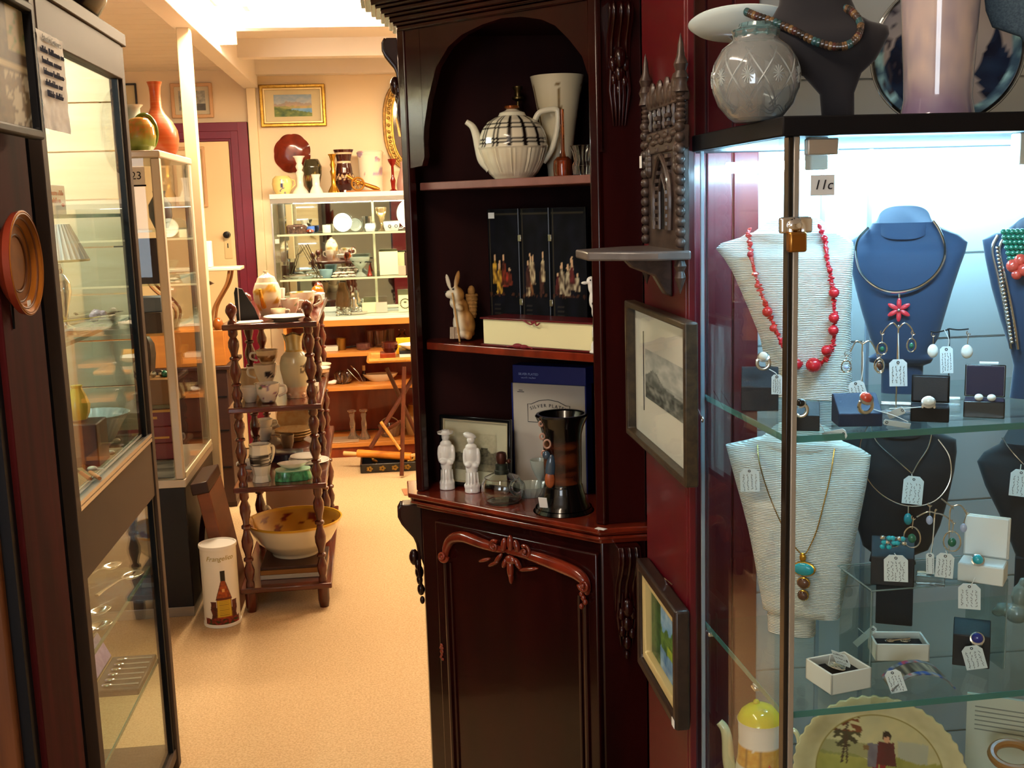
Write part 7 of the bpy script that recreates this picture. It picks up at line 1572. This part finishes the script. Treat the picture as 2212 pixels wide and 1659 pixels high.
q = PX(843, 770, zb1, 6.55); single(B().lathe(hollow(q.prof([(12, 770), (18, 760), (17, 748)]), .1), 28), 'bowl', mat('lustre_brown', '#4a1a12', .15, metal=.3, coat=.5), 'dark lustre bowl on a wooden block on the bamboo table', 'bowl', q.o + V((0, 0, .031)))
single(B().box(-.045, .045, -.06, .06, 0, .030), 'wooden_block', ORANGEW, 'orange brown block under the dark lustre bowl', 'block', sp(838, 6.55, zb1 + .0008), bev=.002)
for i, (c, h, lab) in enumerate((('#e6e2da', .022, 'white edged book at the bottom of the pile on the bamboo table'), ('#141414', .02, 'black covered book on top of the white edged book'))):
    single(B().box(-.075, .10, -.09, .09, 0, h), 'book', mat('book_' + c[1:], c, .5), lab, 'book', sp(890, 6.575, zb1 + .0008) + V((0, 0, .0226 * i)), bev=.002)
single(B().lathe(hollow([(.05, 0), (.085, .02), (.10, .032)], .05), 32), 'bowl', PORC, 'white bowl on the books on the bamboo table', 'bowl', sp(897, 6.53, zb1 + .0442), smooth=50)
single(B().box(-.10, .12, -.004, .004, 0, .10, Matrix.Rotation(-.15, 4, 'X')), 'yellow_tray', mat('yellow_enamel', '#e6a81c', .3), 'bright yellow tray standing behind the white bowl', 'tray', sp(893, 6.655, zb1 + .001), bev=.002)
# --- floor before the shelves
q = PX(853, 1010, .001, 6.62); r = q.thing('black_tray', 'black lacquer tray with brass flower mounts on the carpet', 'tray'); B().box(-.20, .26, -.10, .12, .0, .012).out('base', BLACKP, r, bev=.003)
for nm, bx in (('side', (-.20, .26, -.105, -.095)), ('side', (-.20, .26, .115, .125)), ('side', (-.205, -.195, -.1, .12)), ('side', (.255, .265, -.1, .12))): B().box(*bx, .0, .055).out(nm, BLACKP, r, bev=.003)
for i in range(5):
    b = B()
    for k in range(5): t = 2 * pi * k / 5; b.ball((-.15 + .075 * i + .012 * cos(t), -.107, .026 + .010 * sin(t)), (.009, .004, .007), 8, 5)
    b.out('brass_flower', mat('dull_brass', '#9a7a3a', .35, metal=.9), r)
o = thing('rolling_pin', 'orange wooden rolling pin lying across the black tray', 'rolling pin', q.o + V((-.06, -.02, .082)), -.35); b = B().tube([(-.17, 0, .012), (.17, 0, -.0)], .024, 16); b.out('roller', mat('orange_pine', '#e08a2c', .4), o)
for sg in (-1, 1): B().tube([(sg * .17, 0, .006), (sg * .19, 0, .008), (sg * .26, 0, .01)], [.010, .013, .014], 12).out('handle', mat('pale_pine', '#dcb274', .45), o)
for i in range(3):
    single(B().ball((0, 0, .022), (.03, .014, .012)).tube([(.02, 0, .025), (.04, 0, .045), (.05, 0, .05)], [.010, .007, .005], 8).tube([(-.015, 0, .016), (-.018, 0, 0)], .005, 6).tube([(.015, 0, .016), (.018, 0, 0)], .005, 6), 'brass_animal', mat('dull_brass', '#9a7a3a', .35, metal=.9), 'little brass animal standing in the black tray', 'ornament', q.o + V(((.10, -.12, .16)[i], (.02, .06, -.05)[i], .0128)), (.6, 2, 0)[i], 'brass animals')
# --- behind the second case: chest, case, stand
ca = at(440, 715, 5.9); cb_ = at(490, 790, 5.9); XR = cb_.x
r = thing('chest', 'dark brown timber chest behind the number 23 cabinet', 'chest', (XR - .4, 5.9, 0))
B().box(-.4, .40, 0, .45, .03, cb_.z - .02).out('body', mat('dark_chest_wood', '#33180f', .5, n2='#1d0d08', nscale=(3, 3, 20)), r, bev=.004); B().box(-.41, .42, -.012, .46, cb_.z - .02, cb_.z).out('top', MATS['dark_chest_wood'], r, bev=.003)
b = B()
for z in (.22, .42, .60): b.box(-.38, .39, -.004, .002, z, z + .006)
b.out('drawer_line', BLACKM, r); B().box(-.4, .4, .02, .44, 0, .0305).out('foot', MATS['dark_chest_wood'], r)
zc = cb_.z + .0006; hc = ca.z - cb_.z
r = thing('drawer_box', 'orange wooden drawer box on top of the dark chest', 'box', (XR - .34, 5.9, zc)); B().box(-.42, .335, .0, .38, 0, hc).out('body', mat('orange_box', '#b8742c', .4, n2='#94561f', nscale=(3, 20, 20)), r, bev=.003); B().box(-.42, .335, .012, .37, hc - .0, hc + .004).out('lid', mat('orange_box', '#b8742c', .4), r, bev=.002)
zc2 = zc + hc + .0046
tt = at(475, 577, 5.95); te = at(521, 577, 5.95)
r = thing('marble_stand', 'marble topped stand with curved wrought legs on the drawer box by the door', 'stand', (te.x - .27, 5.98, zc2)); ht = tt.z - zc2
B().box(-.27, .27, -.07, .10, ht - .018, ht).out('marble_top', mat('cream_marble', '#efe4c8', .25, n2='#cfc09c', nscale=(6, 6, 6)), r, bev=.004)
for x0, x1 in ((.21, .10), (-.21, -.10)):
    for y in (-.05, .08): B().tube(curve([(x0, y, ht - .018), (x0 - .02 * (1 if x0 > 0 else -1), y, ht * .72), (x1 + .02, y, ht * .35), (x1, y, .006)], 6), .0075, 8).out('leg', mat('wrought_brown', '#8a5c34', .4, metal=.3), r)
B().lathe([(.0001, 0), (.012, .004), (.03, .010), (.062, .022), (.05, .03), (.018, .05), (.012, .085), (.0001, .09)], 16, (.06, 0, ht - .108)).out('hanging_boss', mat('dark_brass', '#5b4a28', .3, metal=.9), r)
single(B().box(-.03, .03, -.03, .03, 0, .135), 'white_heater', WHITE, 'narrow white upright box standing on the marble stand', 'box', sp(447, 5.97, zc2 + ht + .0008), bev=.004)
dj('vase', 'pear shaped cream and brown vase under the marble stand', 'vase', 444, 712, zc2, [(7, 712), (9, 700), (8, 685), (5, 675), (5, 668)], VCG, Y=5.985, vc=lambda co: '#efdcae' if co.z > .03 else '#8a4a1c', fine=4)
dj('vase', 'small amber brown vase on the drawer box right of the pear shaped vase', 'vase', 472, 714, zc2, [(8, 714), (12, 705), (8, 694), (4, 690)], mat('amber_brown_glaze', '#8a4a14', .2, coat=.5), Y=5.92)
# ================================================================== THE WHATNOT WITH TURNED POSTS
WX0, WX1, WY0, WY1 = -.632, -.278, 4.245, 5.42
TZ = (1.140, .822, .510, .105)
r = WN = thing('whatnot', 'stained wooden whatnot of four shelves on turned posts, crowded with china', 'whatnot', (WX0, WY0, 0), .018)
ww, wl = WX1 - WX0, WY1 - WY0
for z in TZ: B().box(0, ww, 0, wl, z - .022, z).out('shelf', SHELFW, r, bev=.005)
def spindle(x, y, z0, z1):
    h = z1 - z0; pr = [(.017, 0), (.017, .03), (.013, .06), (.020, .12), (.021, .17), (.012, .24), (.012, .26), (.019, .27), (.019, .295), (.012, .31), (.013, .34), (.022, .42), (.023, .48), (.013, .57), (.012, .60), (.019, .615), (.019, .64), (.012, .655), (.013, .69), (.021, .78), (.021, .84), (.012, .90), (.018, .93), (.018, 1)]
    return B().lathe([(rr, k * h) for rr, k in pr], 18, (x, y, z0))
px_ = (.036, ww - .036); py_ = (.036, wl / 2, wl - .036)
for x in px_:
    for y in py_:
        for a, c in ((1, 0), (2, 1), (3, 2)): spindle(x, y, TZ[a], TZ[c] - .022).out('turned_post', TURNED, r, smooth=50)
        B().lathe([(.0001, 0), (.018, 0), (.016, .008), (.009, .016), (.011, .022), (.022, .042), (.023, .052), (.018, .068), (.010, .074), (.007, .078), (.0001, .08)], 18, (x, y, TZ[0])).out('finial', TURNED, r, smooth=50)
        B().lathe([(.0001, 0), (.018, 0), (.023, .03), (.023, TZ[3] - .022), (.0001, TZ[3] - .022)], 16, (x, y, 0)).out('foot', TURNED, r, smooth=40)
def wj(name, label, cat, px, py, tier, Y, prof, m, **k): return jar(name, label, cat, px, py, TZ[tier] + .0008, prof, m, Y=Y, **k)
def wq(px, py, tier, Y, dz=0.): return PX(px, py, TZ[tier] + .0008 + dz, Y)
FLOW = lambda base, cols, sc=30, th=.24, seed=0: (lambda co: cols[int(abs(nz(co.x * 60, co.z * 60, seed + 5)) * 90) % len(cols)] if nz(co.x * sc, co.y * sc, co.z * sc + seed) > th else base)
# ---- top
def platter(label, px, py, tier, Y, rad, m, h=9, dz=0., name='plate', group=None, **k):
    q = wq(px, py, tier, Y, dz); return single(B().lathe([(.0001, 0), (rad * .55 * q.s, 0), (rad * .62 * q.s, h * .3 * q.s), (rad * q.s, h * q.s), (rad * .98 * q.s, h * 1.12 * q.s), (rad * .55 * q.s, h * .3 * q.s), (.0001, h * .22 * q.s)], 40), name, m, label, 'plate', q.o, q.rz, group, **k)
platter('broad white plate with a grey edge at the front of the whatnot top', 618, 690, 0, 4.34, 48, PORC)
q = wq(580, 686, 0, 4.62); r = q.thing('teapot', 'cream china teapot with gold spout decoration on the whatnot top, left', 'teapot')
B().lathe(solidp(densify(q.prof([(16, 686), (20, 676), (29, 655), (30, 635), (24, 618), (14, 610)]), 4)), 40).out('body', VCG, r, vc=FLOW('#f3ead0', ['#d9a83a', '#e0b860'], 26, .25), smooth=60)
B().lathe(solidp(q.prof([(22, 616), (18, 606), (8, 600), (5, 596), (6, 592)])), 28).out('lid', mat('cream_china', '#f0e6ca', .15, coat=.5), r)
B().tube(curve([q.p(572, 668, -.05), q.p(568, 650, -.075), q.p(566, 628, -.085)], 6), [.010] * 4 + [.008] * 5 + [.006] * 4, 10).out('spout', mat('gold_lustre', '#d9a030', .2, metal=.4), r)
q = wq(534, 690, 0, 4.40); 
single(B().prism([(q.x(512), .0), (q.x(560), .0), (q.x(552), q.z(666)), (q.x(528), q.z(622)), (q.x(514), q.z(618)), (q.x(510), q.z(630))], -.006, .006), 'slate_wedge', mat('black_slate', '#0e0e10', .5), 'black wedge shaped slate with a pale edge standing at the left of the whatnot top', 'ornament', q.o, q.rz, bev=.002)
o = COL.objects['slate_wedge']; B().box(q.x(519) - .002, q.x(519) + .002, -.009, -.006, .0, q.z(620)).out('pale_edge', STICK, o)
q = wq(545, 691, 0, 4.31); single(B().box(-.05, .05, -.03, .03, 0, .002).box(-.03, .06, -.02, .04, .002, .004), 'paper', WHITE, 'loose white papers lying under the slate wedge', 'paper', q.o + V((-.018, -.012, 0)), .2, smooth=0)
def cup(label, px, py, tier, Y, rad, h, m, dz=0., hd=1, group=None, vc=None, rx=0., name='cup'):
    q = wq(px, py, tier, Y, dz); k = q.s; r = q.thing(name, label, 'cup', group)
    r.rotation_euler.x = rx
    pr = densify([(rad * .55 * k, 0), (rad * .6 * k, h * .05 * k), (rad * .9 * k, h * .5 * k), (rad * k, h * k)], 5)
    B().lathe(hollow(pr, .07), 32).out('body', m, r, vc=vc, smooth=50)
    if hd: B().tube(curve([(hd * rad * .92 * k, 0, h * .82 * k), (hd * rad * 1.4 * k, 0, h * .8 * k), (hd * rad * 1.45 * k, 0, h * .45 * k), (hd * rad * .85 * k, 0, h * .25 * k)], 6), rad * .1 * k, 8).out('handle', PORC if vc else m, r)
    return r
cup('white china cup painted with roses, middle of the whatnot top', 628, 680, 0, 4.58, 20, 34, VCG, 0, 1, None, FLOW('#f4efe4', ['#c98a9a', '#8aa07a'], 34, .28))
cup('large white china sugar bowl with painted leaves at the right of the whatnot top', 655, 680, 0, 4.70, 27, 42, VCG, 0, 1, None, FLOW('#f4efe4', ['#7a9a5a', '#c9a24a'], 28, .30), name='sugar_bowl')
cup('white gilt rimmed milk jug behind the painted cup on the whatnot top', 600, 672, 0, 5.02, 18, 38, PORC, 0, -1, name='milk_jug')
cup('white china cup right of the cream teapot, lower and plainer', 602, 686, 0, 4.45, 16, 20, mat('cream_china', '#f0e6ca', .15, coat=.5))
for i in range(5): platter(('lowest', 'second', 'third', 'fourth', 'topmost')[i] + ' white plate of the pile at the right edge of the whatnot top', 668, 672, 0, 5.12, 34, PORC, 8, .006 * i + .0008, group='white plates piled on the whatnot top')
q = wq(687, 672, 0, 5.25, 0); 
single(B().ball((0, 0, .034), (.03, .03, .034), 18, 12), 'orange_egg', mat('orange_marble', '#c9560f', .15, coat=.6), 'polished orange stone egg at the far right of the whatnot top', 'ornament', wq(687, 660, 0, 5.30, .0).o)
# ---- second tier
q = wq(641, 864, 1, 4.44).true_row(); r = q.thing('vase', 'tall pale green vase with a pleated flaring mouth and gilt scrolled feet', 'vase')
pr = densify(q.prof([(21, 880), (22, 846), (27, 820), (32, 795), (32, 782), (28, 768), (19, 758), (17, 752), (17, 738), (20, 726), (22, 721)]), 5)
b = B().lathe(hollow(pr, .05), 64)
zn = q.z(755)
for v in b.b.verts:
    if v.co.z > zn: t = atan2(v.co.y, v.co.x); s_ = 1 + .07 * cos(8 * t) * min(1, (v.co.z - zn) / .05); v.co.x *= s_; v.co.y *= s_; v.co.z += .005 * cos(4 * t) * max(0, (v.co.z - q.z(735)) / .03)
def pv(co):
    if co.z < .040: return mix('#e0b28a', '#f0dcc0', .5 + nz(co.x * 80, co.z * 80))
    if co.z > zn + .003: return mix('#cfcba8', '#b09a5c', .5 + .5 * cos(8 * atan2(co.y, co.x)))
    if abs(co.z - zn) < .004: return '#b59a4a'
    if .105 < co.z < .14 and co.x > .02 and nz(co.x * 90, co.z * 90) > -.05: return '#4a3f34'
    return mix('#cfd0b4', '#dcd3b0', .5 + nz(co.x * 20, co.y * 20, co.z * 12))
b.out('body', VCG, r, vc=pv, smooth=60)
for i in range(4):
    t = pi / 4 + i * pi / 2; b = B().ball((.032 * cos(t), .032 * sin(t), .012), (.013, .013, .0115), 10, 7); b.out('scroll_foot', mat('gilt_pink_glaze', '#d9a27a', .2, coat=.4, n2='#f2e6d6', nscale=(50, 50, 50)), r)
q = wq(578, 868, 1, 4.33)
r = cup('white scuttle mug with purple violets, lying tilted at the front of the second shelf', 580, 867, 1, 4.34, 26, 40, VCG, .004, 1, None, FLOW('#efece4', ['#7a6aa0', '#a05a80', '#5a7a5a'], 40, .22, 3), name='scuttle_mug')
cup('small plain white tapered mug at the left front of the second shelf', 541, 865, 1, 4.37, 19, 34, PORC, 0, -1, name='mug')
cup('white shaving mug resting on the violet scuttle mug', 585, 826, 1, 4.46, 25, 32, mat('cream_china', '#f0e6ca', .15, coat=.5), .0, -1, name='mug')
for zz, Y, h in ((0., 4.46, 0),): pass
B_ = wq(575, 862, 1, 4.46)
COL.objects[[o.name for o in COL.objects if o.name.startswith('mug')][-1]].location = B_.o + V((0, .0, .0))
COL.objects[[o.name for o in COL.objects if o.name.startswith('mug')][-1]]['label'] = 'white shaving mug behind the violet scuttle mug'
cup('cream cup with a dark crest on top of the shaving mug', 575, 820, 1, 4.46, 25, 40, VCG, .062, -1, None, lambda co: '#2e2c34' if .02 < co.z < .045 and co.y < 0 and abs(co.x - .012) < .018 and nz(co.x * 200, co.z * 200) > -.2 else '#efe2cc', name='mug')
cup('cream and brown portrait mug at the top of the stacked mugs', 578, 775, 1, 4.46, 24, 30, VCG, .136, -1, None, lambda co: mix('#5a3a24', '#a97a4a', .5 + nz(co.x * 60, co.z * 60)) if .012 < co.z < .035 and nz(co.x * 34, co.y * 34) > -.1 else '#e6d0ac', name='mug')
cup('tall sand coloured mug at the back left of the second shelf', 542, 850, 1, 4.62, 24, 50, mat('sand_glaze', '#c9b08c', .25, coat=.4), 0, -1, name='mug')
cup('small white mug at the back left of the second shelf', 548, 835, 1, 4.98, 14, 30, PORC, 0, -1, name='mug')
for i, (Y, px) in enumerate(((5.0, 686), (5.12, 688), (5.24, 690))):
    platter(('brown rimmed', 'pale pink', 'gilt edged')[i] + ' plate standing in a row on the right side of the second shelf', px, 835, 1, Y, 26, (mat('brown_rim', '#a9825c', .2), PORC, IVORY)[i], 8, .0 + .002)
cup('white cream jug at the far right of the second shelf', 668, 832, 1, 5.05, 18, 46, PORC, 0, 1, name='cream_jug')
q = wq(683, 842, 1, 4.56); single(B().box(-.03, .03, -.05, .05, 0, .03), 'trinket_box', mat('grey_tin', '#b7b0a2', .4), 'small grey white box at the right edge of the second shelf', 'box', q.o + V((-.02, 0, .0005)), 0, bev=.002)
# ---- third tier
q = wq(566, 1042, 2, 4.34); r = q.thing('jug', 'tall white octagonal jug with a black printed band on the third shelf', 'jug')
pr = densify(q.prof([(20, 1042), (19, 1036), (17, 1028), (22, 1005), (24, 985), (22, 965), (24, 960)]), 8)
b = B().lathe(hollow(pr, .06), 8); za, zb2 = q.z(1007), q.z(981)
b.out('body', VCG, r, vc=lambda co: mix('#14161a', '#e2e0d6', sm(.2, .45, abs(nz(co.x * 70, co.y * 70, co.z * 90)))) if za < co.z < zb2 else '#e9e8da', smooth=20)
B().tube(curve([q.p(584, 966), q.p(594, 968), q.p(592, 990), q.p(584, 1006)], 6), .005, 8).out('handle', mat('cream_china', '#f0e6ca', .15, coat=.5), r)
q = wq(634, 1040, 2, 4.35); r = q.thing('dish', 'oblong emerald green dish with a white inside on the third shelf', 'dish')
k = q.s
def greeny(co): return mix('#0c5a34', '#4fc08a', .5 + 1.1 * nz(co.x * 60, co.y * 60, co.z * 30))
B().loft([(0, 0, 0, 40 * k, 26 * k, 3), (6 * k, 0, 0, 40 * k, 26 * k, 3), (20 * k, 0, 0, 36 * k, 23 * k, 3)], 60).out('body', mat('emerald_glaze', '#0c5a34', .18, coat=.5, n2='#4fc08a', nscale=(50, 50, 30), namt=.9), r, smooth=40)
B().loft([(20 * k, 0, 0, 37 * k, 24 * k, 3), (22.5 * k, 0, 0, 37.5 * k, 24.5 * k, 3)], 60).out('pale_rim', mat('mint_rim', '#a9d9bf', .2), r)
q2 = wq(634, 1018, 2, 4.36); single(B().lathe(hollow([(14 * k, 0), (24 * k, 5 * k), (33 * k, 13 * k)], .05), 40, sq=(1, .66)), 'bowl', PORC, 'oval white bowl resting on the emerald green dish', 'bowl', q.o + V((0, 0, 23 * k)), q.rz, smooth=50)
for i in range(3): platter(('lowest and widest white plate', 'middle scalloped white plate', 'top white plate')[i] + ' of the stack at the right of the third shelf', 660 if i else 668, 1015, 2, 4.60, (44, 36, 33)[i], PORC, 8, .010 * i + .0008)
cup('plain white low cup behind the octagonal jug on the third shelf', 540, 1000, 2, 4.58, 18, 18, PORC, 0, -1)
q = wq(543, 1020, 2, 4.50); platter('pink edged plate leaning at the left of the third shelf behind the jug', 533, 1022, 2, 4.44, 12, mat('pink_edge', '#e0b8a4', .2), 10, 0)
q = wq(620, 985, 2, 4.86); single(B().loft([(0, 0, 0, .075, .06, 3), (.03, 0, 0, .085, .065, 3), (.034, 0, 0, .06, .05, 3)], 40), 'casket', mat('deep_purple_lacquer', '#1e1030', .3, coat=.4), 'dark purple low casket in the middle of the third shelf', 'box', wq(612, 985, 2, 4.72).o)
cup('clear glass tumbler printed with brown spots on the third shelf', 622, 968, 2, 4.90, 15, 34, mat('tan_glass', '#c9b49a', .08, trans=.6), 0, 0, name='tumbler')
for i in range(3): platter(('bottom', 'middle', 'top tan')[i] + ' oval meat plate of the pile at the back of the third shelf', 634, 968, 2, 5.12, 40, mat('tan_plate', '#b9925c', .2, coat=.4, n2='#d9c39a', nscale=(30, 30, 30)), 12, .012 * i + .0008)
q = wq(634, 905, 2, 5.22); r = thing('wall_dish', 'tan dish propped upright at the back of the third shelf', 'dish', wq(640, 905, 2, 5.26).o + V((0, 0, .0)), 0); B().lathe([(.0001, 0), (.05, .002), (.085, .018), (.083, .022), (.05, .007), (.0001, .005)], 40, M=Matrix.Translation((0, 0, .082)) @ Matrix.Rotation(pi / 2 - .5, 4, 'X')).out('dish', mat('tan_plate', '#b9925c', .2), r)
cup('white cup standing on an upturned white cup at the back of the third shelf', 572, 920, 2, 5.15, 18, 22, PORC, .052, 1)
cup('white cup beneath another white cup at the back of the third shelf', 572, 945, 2, 5.15, 18, 30, PORC, 0, -1)
q = wq(592, 925, 2, 5.28); r = q.thing('bird_figurine', 'small white bird figurine at the back of the third shelf', 'figurine'); b = B().ball((0, 0, .045), (.035, .022, .022)).ball((-.032, 0, .068), (.014, .012, .013)).ball((.045, 0, .05), (.03, .01, .008)).lathe([(.0001, 0), (.02, 0), (.014, .02), (.012, .03), (.0001, .03)], 14); b.out('body', PORC, r, vox=.003)
# ---- bottom tier
q = wq(640, 1190, 3, 4.52, .052); r = q.thing('wash_bowl', 'large yellow ochre wash bowl with brown painted flowers on the lowest shelf', 'bowl')
k = q.s
prf = densify([(50 * k, 0), (52 * k, 6 * k), (78 * k, 30 * k), (92 * k, 54 * k), (102 * k, 76 * k)], 6)
hp = hollow(prf, .03, .012); nO = len(prf) + 1
b = B().lathe(hp, 84); inner = set()
R_in = lambda z: 0
def wb(co):
    rr = sqrt(co.x ** 2 + co.y ** 2); z = co.z
    o_r = 0
    for (ra, za), (rb_, zb_2) in zip(prf, prf[1:]):
        if za <= z <= zb_2: o_r = ra + (rb_ - ra) * (z - za) / max(zb_2 - za, 1e-6)
    outer = rr > o_r - .0012 and z < prf[-1][1] - .006
    if z >= prf[-1][1] - .010: return '#d9a82c'
    if outer: return '#e6dcc0'
    t = atan2(co.y, co.x)
    return mix('#5a1c10', '#8a3418', .5 + nz(t * 9, z * 60)) if nz(t * 3.2, z * 26, 2) > .18 and .03 < z < .12 else mix('#b8842a', '#d0a040', .5 + nz(t * 3, z * 14))
b.out('bowl', VCG, r, vc=wb, smooth=60)
for i, (c, h, lab) in enumerate((('#b9b2a4', .018, 'pale slim box at the bottom of the lowest whatnot shelf'), ('#8a5a20', .020, 'brown slatted tray on the pale slim box under the wash bowl'), ('#3a1c10', .0125, 'dark board directly under the wash bowl'))):
    z = TZ[3] + .0004 + (0, .0184, .0388)[i]; single(B().box(-.13, .13, -.14, .10, 0, h), 'flat_box' if i == 0 else 'slat_tray' if i == 1 else 'board', mat('stack_' + c[1:], c, .5), lab, 'box' if i == 0 else 'tray', sp(640, 4.48, z), .0, bev=.002)
q = wq(578, 1120, 3, 4.92); r = q.thing('swan_figurine', 'white and brown swan figurine at the back left of the lowest shelf', 'figurine'); k = q.s
b = B().ball((0, 0, .05), (.04, .03, .035)).tube(curve([(.0, -.01, .06), (.02, -.015, .11), (.01, -.02, .15), (-.012, -.02, .14)], 5), [.018, .016, .014, .012, .011, .010, .010, .010, .010, .010, .010, .010, .011, .012, .013, .010], 10).box(-.02, .02, -.015, .015, 0, .03); b.out('body', PORC, r, vox=.004)
q = wq(640, 1090, 3, 5.2); single(B().surf(lambda u, v: V((-.14 + .28 * u, .03 * v, .22 * v * (1 - .3 * abs(2 * u - 1) ** 3) + .002)), 20, 10), 'woven_fan', mat('dusty_pink_card', '#a98a78', .7), 'dusty pink board leaning at the back of the lowest shelf', 'board', wq(640, 1090, 3, 5.30).o, 0, smooth=60, solid=.004)
# ================================================================== ON THE CARPET BESIDE THE WHATNOT
q = PX(482, 1338, .0008, 4.185); r = q.thing('umbrella_tin', 'tall white cylindrical tin printed with a brown monk shaped liqueur bottle', 'tin'); k = q.s
rt, ht = 38 * k, q.z(1166)
def tin(u, v):  # u across the front, v up
    x = (u - .5) * 2.2; n = nz(u * 20, v * 30); c = '#e9e6dc'
    bw = .0
    if .10 < v < .36: bw = .30 + .04 * sm(.30, .10, v)
    elif .36 <= v < .60: bw = .30 * (1 - (v - .36) / .30) + .03
    elif .60 <= v < .73: bw = .095
    xb = x - .10
    if abs(xb) < bw:
        c = mix('#b0501a', '#7a2c0c', .5 + n)
        if .14 < v < .355: c = '#c9a62a' if abs(xb) < .27 and not (abs(v * 46 % 1 - .5) < .16 and abs(xb) < .2) else '#8f7420'
        if .36 <= v < .385: c = '#5a1c0c'
        if v > .60: c = '#12100f'
        if abs(xb) > bw - .03 and v < .6: c = '#5a2410'
        if .46 < v < .50 and abs(xb) < .05: c = '#e0a060'
    elif v < .34 and .32 < abs(xb) < .55 + .12 * nz(v * 9, 3) and v > .06: c = mix('#3c1410', '#5f2016', .5 + n)
    if v < .12 + .03 * nz(x * 6, 2) and abs(x) < .75: c = mix('#4a1a14', '#8a2a20', .5 + n * 2) if n > -.25 else '#2a3a1c'
    return c
b = B().lathe([(rt, 0), (rt, ht)], 72); b = B()
nh, nv = 260, 200; P = []; F = []
for j in range(nv):
    for i in range(nh): t = 2 * pi * i / nh; P.append((rt * sin(t), -rt * cos(t), ht * j / (nv - 1)))
for j in range(nv - 1):
    for i in range(nh): F.append((j * nh + i, j * nh + (i + 1) % nh, (j + 1) * nh + (i + 1) % nh, (j + 1) * nh + i))
b.add(P, F)
def tinvc(co):
    t = atan2(co.x, -co.y)
    return tin(.5 + t / pi, co.z / ht) if abs(t) < pi / 2 else '#e9e6dc'
b.out('body', VCS, r, vc=tinvc)
B().lathe([(.0001, ht - .002), (rt + .003, ht - .002), (rt + .004, ht + .003), (rt + .003, ht + .010), (rt - .003, ht + .011), (rt - .004, ht + .006), (.0001, ht + .006)], 56).out('lid', WHITE, r)
B().lathe([(rt + .0005, .0), (rt + .003, .001), (rt + .003, .012), (rt + .0005, .013)], 56).out('base_rim', WHITE, r)
adv = [dict(l=.55, i=.5, F=.95).get(c, 1.) for c in 'Frangelico']
for i, c in enumerate('Frangelico'):
    a = (sum(adv[:i]) + adv[i] / 2 - sum(adv) / 2) * .172 + .05
    text('lettering', c, .026, mat('gold_ink', '#a89440', .4), r, ((rt + .0006) * sin(a), -(rt + .0006) * cos(a), ht * .885), (pi / 2, 0, a), shear=.3)
def leaning(name, label, cat, px, py, Y, w, h, t, m, lean, rz, extra=None):
    p = sp(px, Y, .0012); r = thing(name, label, cat, p, rz); M = Matrix.Rotation(lean, 4, 'Y')
    B().box(-t, 0, -w / 2, w / 2, 0, h, M).out('panel', m, r, bev=.004)
    if extra: extra(r, M)
    return r
leaning('wooden_case', 'brown wooden case leaning against the left posts of the whatnot', 'case', 530, 1250, 4.42, .30, .50, .05, mat('brown_case', '#7a4426', .5, n2='#4f2a16', nscale=(3, 3, 20)), -.17, .0, lambda r, M: B().box(-.066, .0, -.152, .152, .50, .545, M).out('dark_rim', mat('dark_brown_wood', '#2c120a', .4), r, bev=.004))
p = V((-.786, 4.47, .0012)); r = thing('round_tray', 'dark oval wooden tray on edge behind the white tin', 'tray', p, 0); M = Matrix.Rotation(.02, 4, 'Y')
B().lathe([(.0001, -.006), (.15, -.006), (.165, -.012), (.172, .0), (.165, .010), (.155, .004), (.0001, .002)], 44, M=M @ Matrix.Translation((0, 0, .172 * 1.08)) @ Matrix.Rotation(pi / 2, 4, 'Y'), sq=(1.08, .9)).out('tray', mat('dark_oval_wood', '#2e1210', .35, n2='#180808', nscale=(10, 10, 10)), r)
q = PX(905, 1056, .001); single(B().box(-.10, .06, -.10, .04, 0, .004), 'floor_mat', mat('brown_paper', '#9a6a4a', .8), 'brown square sheet lying on the carpet behind the corner cabinet', 'mat', on(908, 1058, .0008), .1, smooth=0)
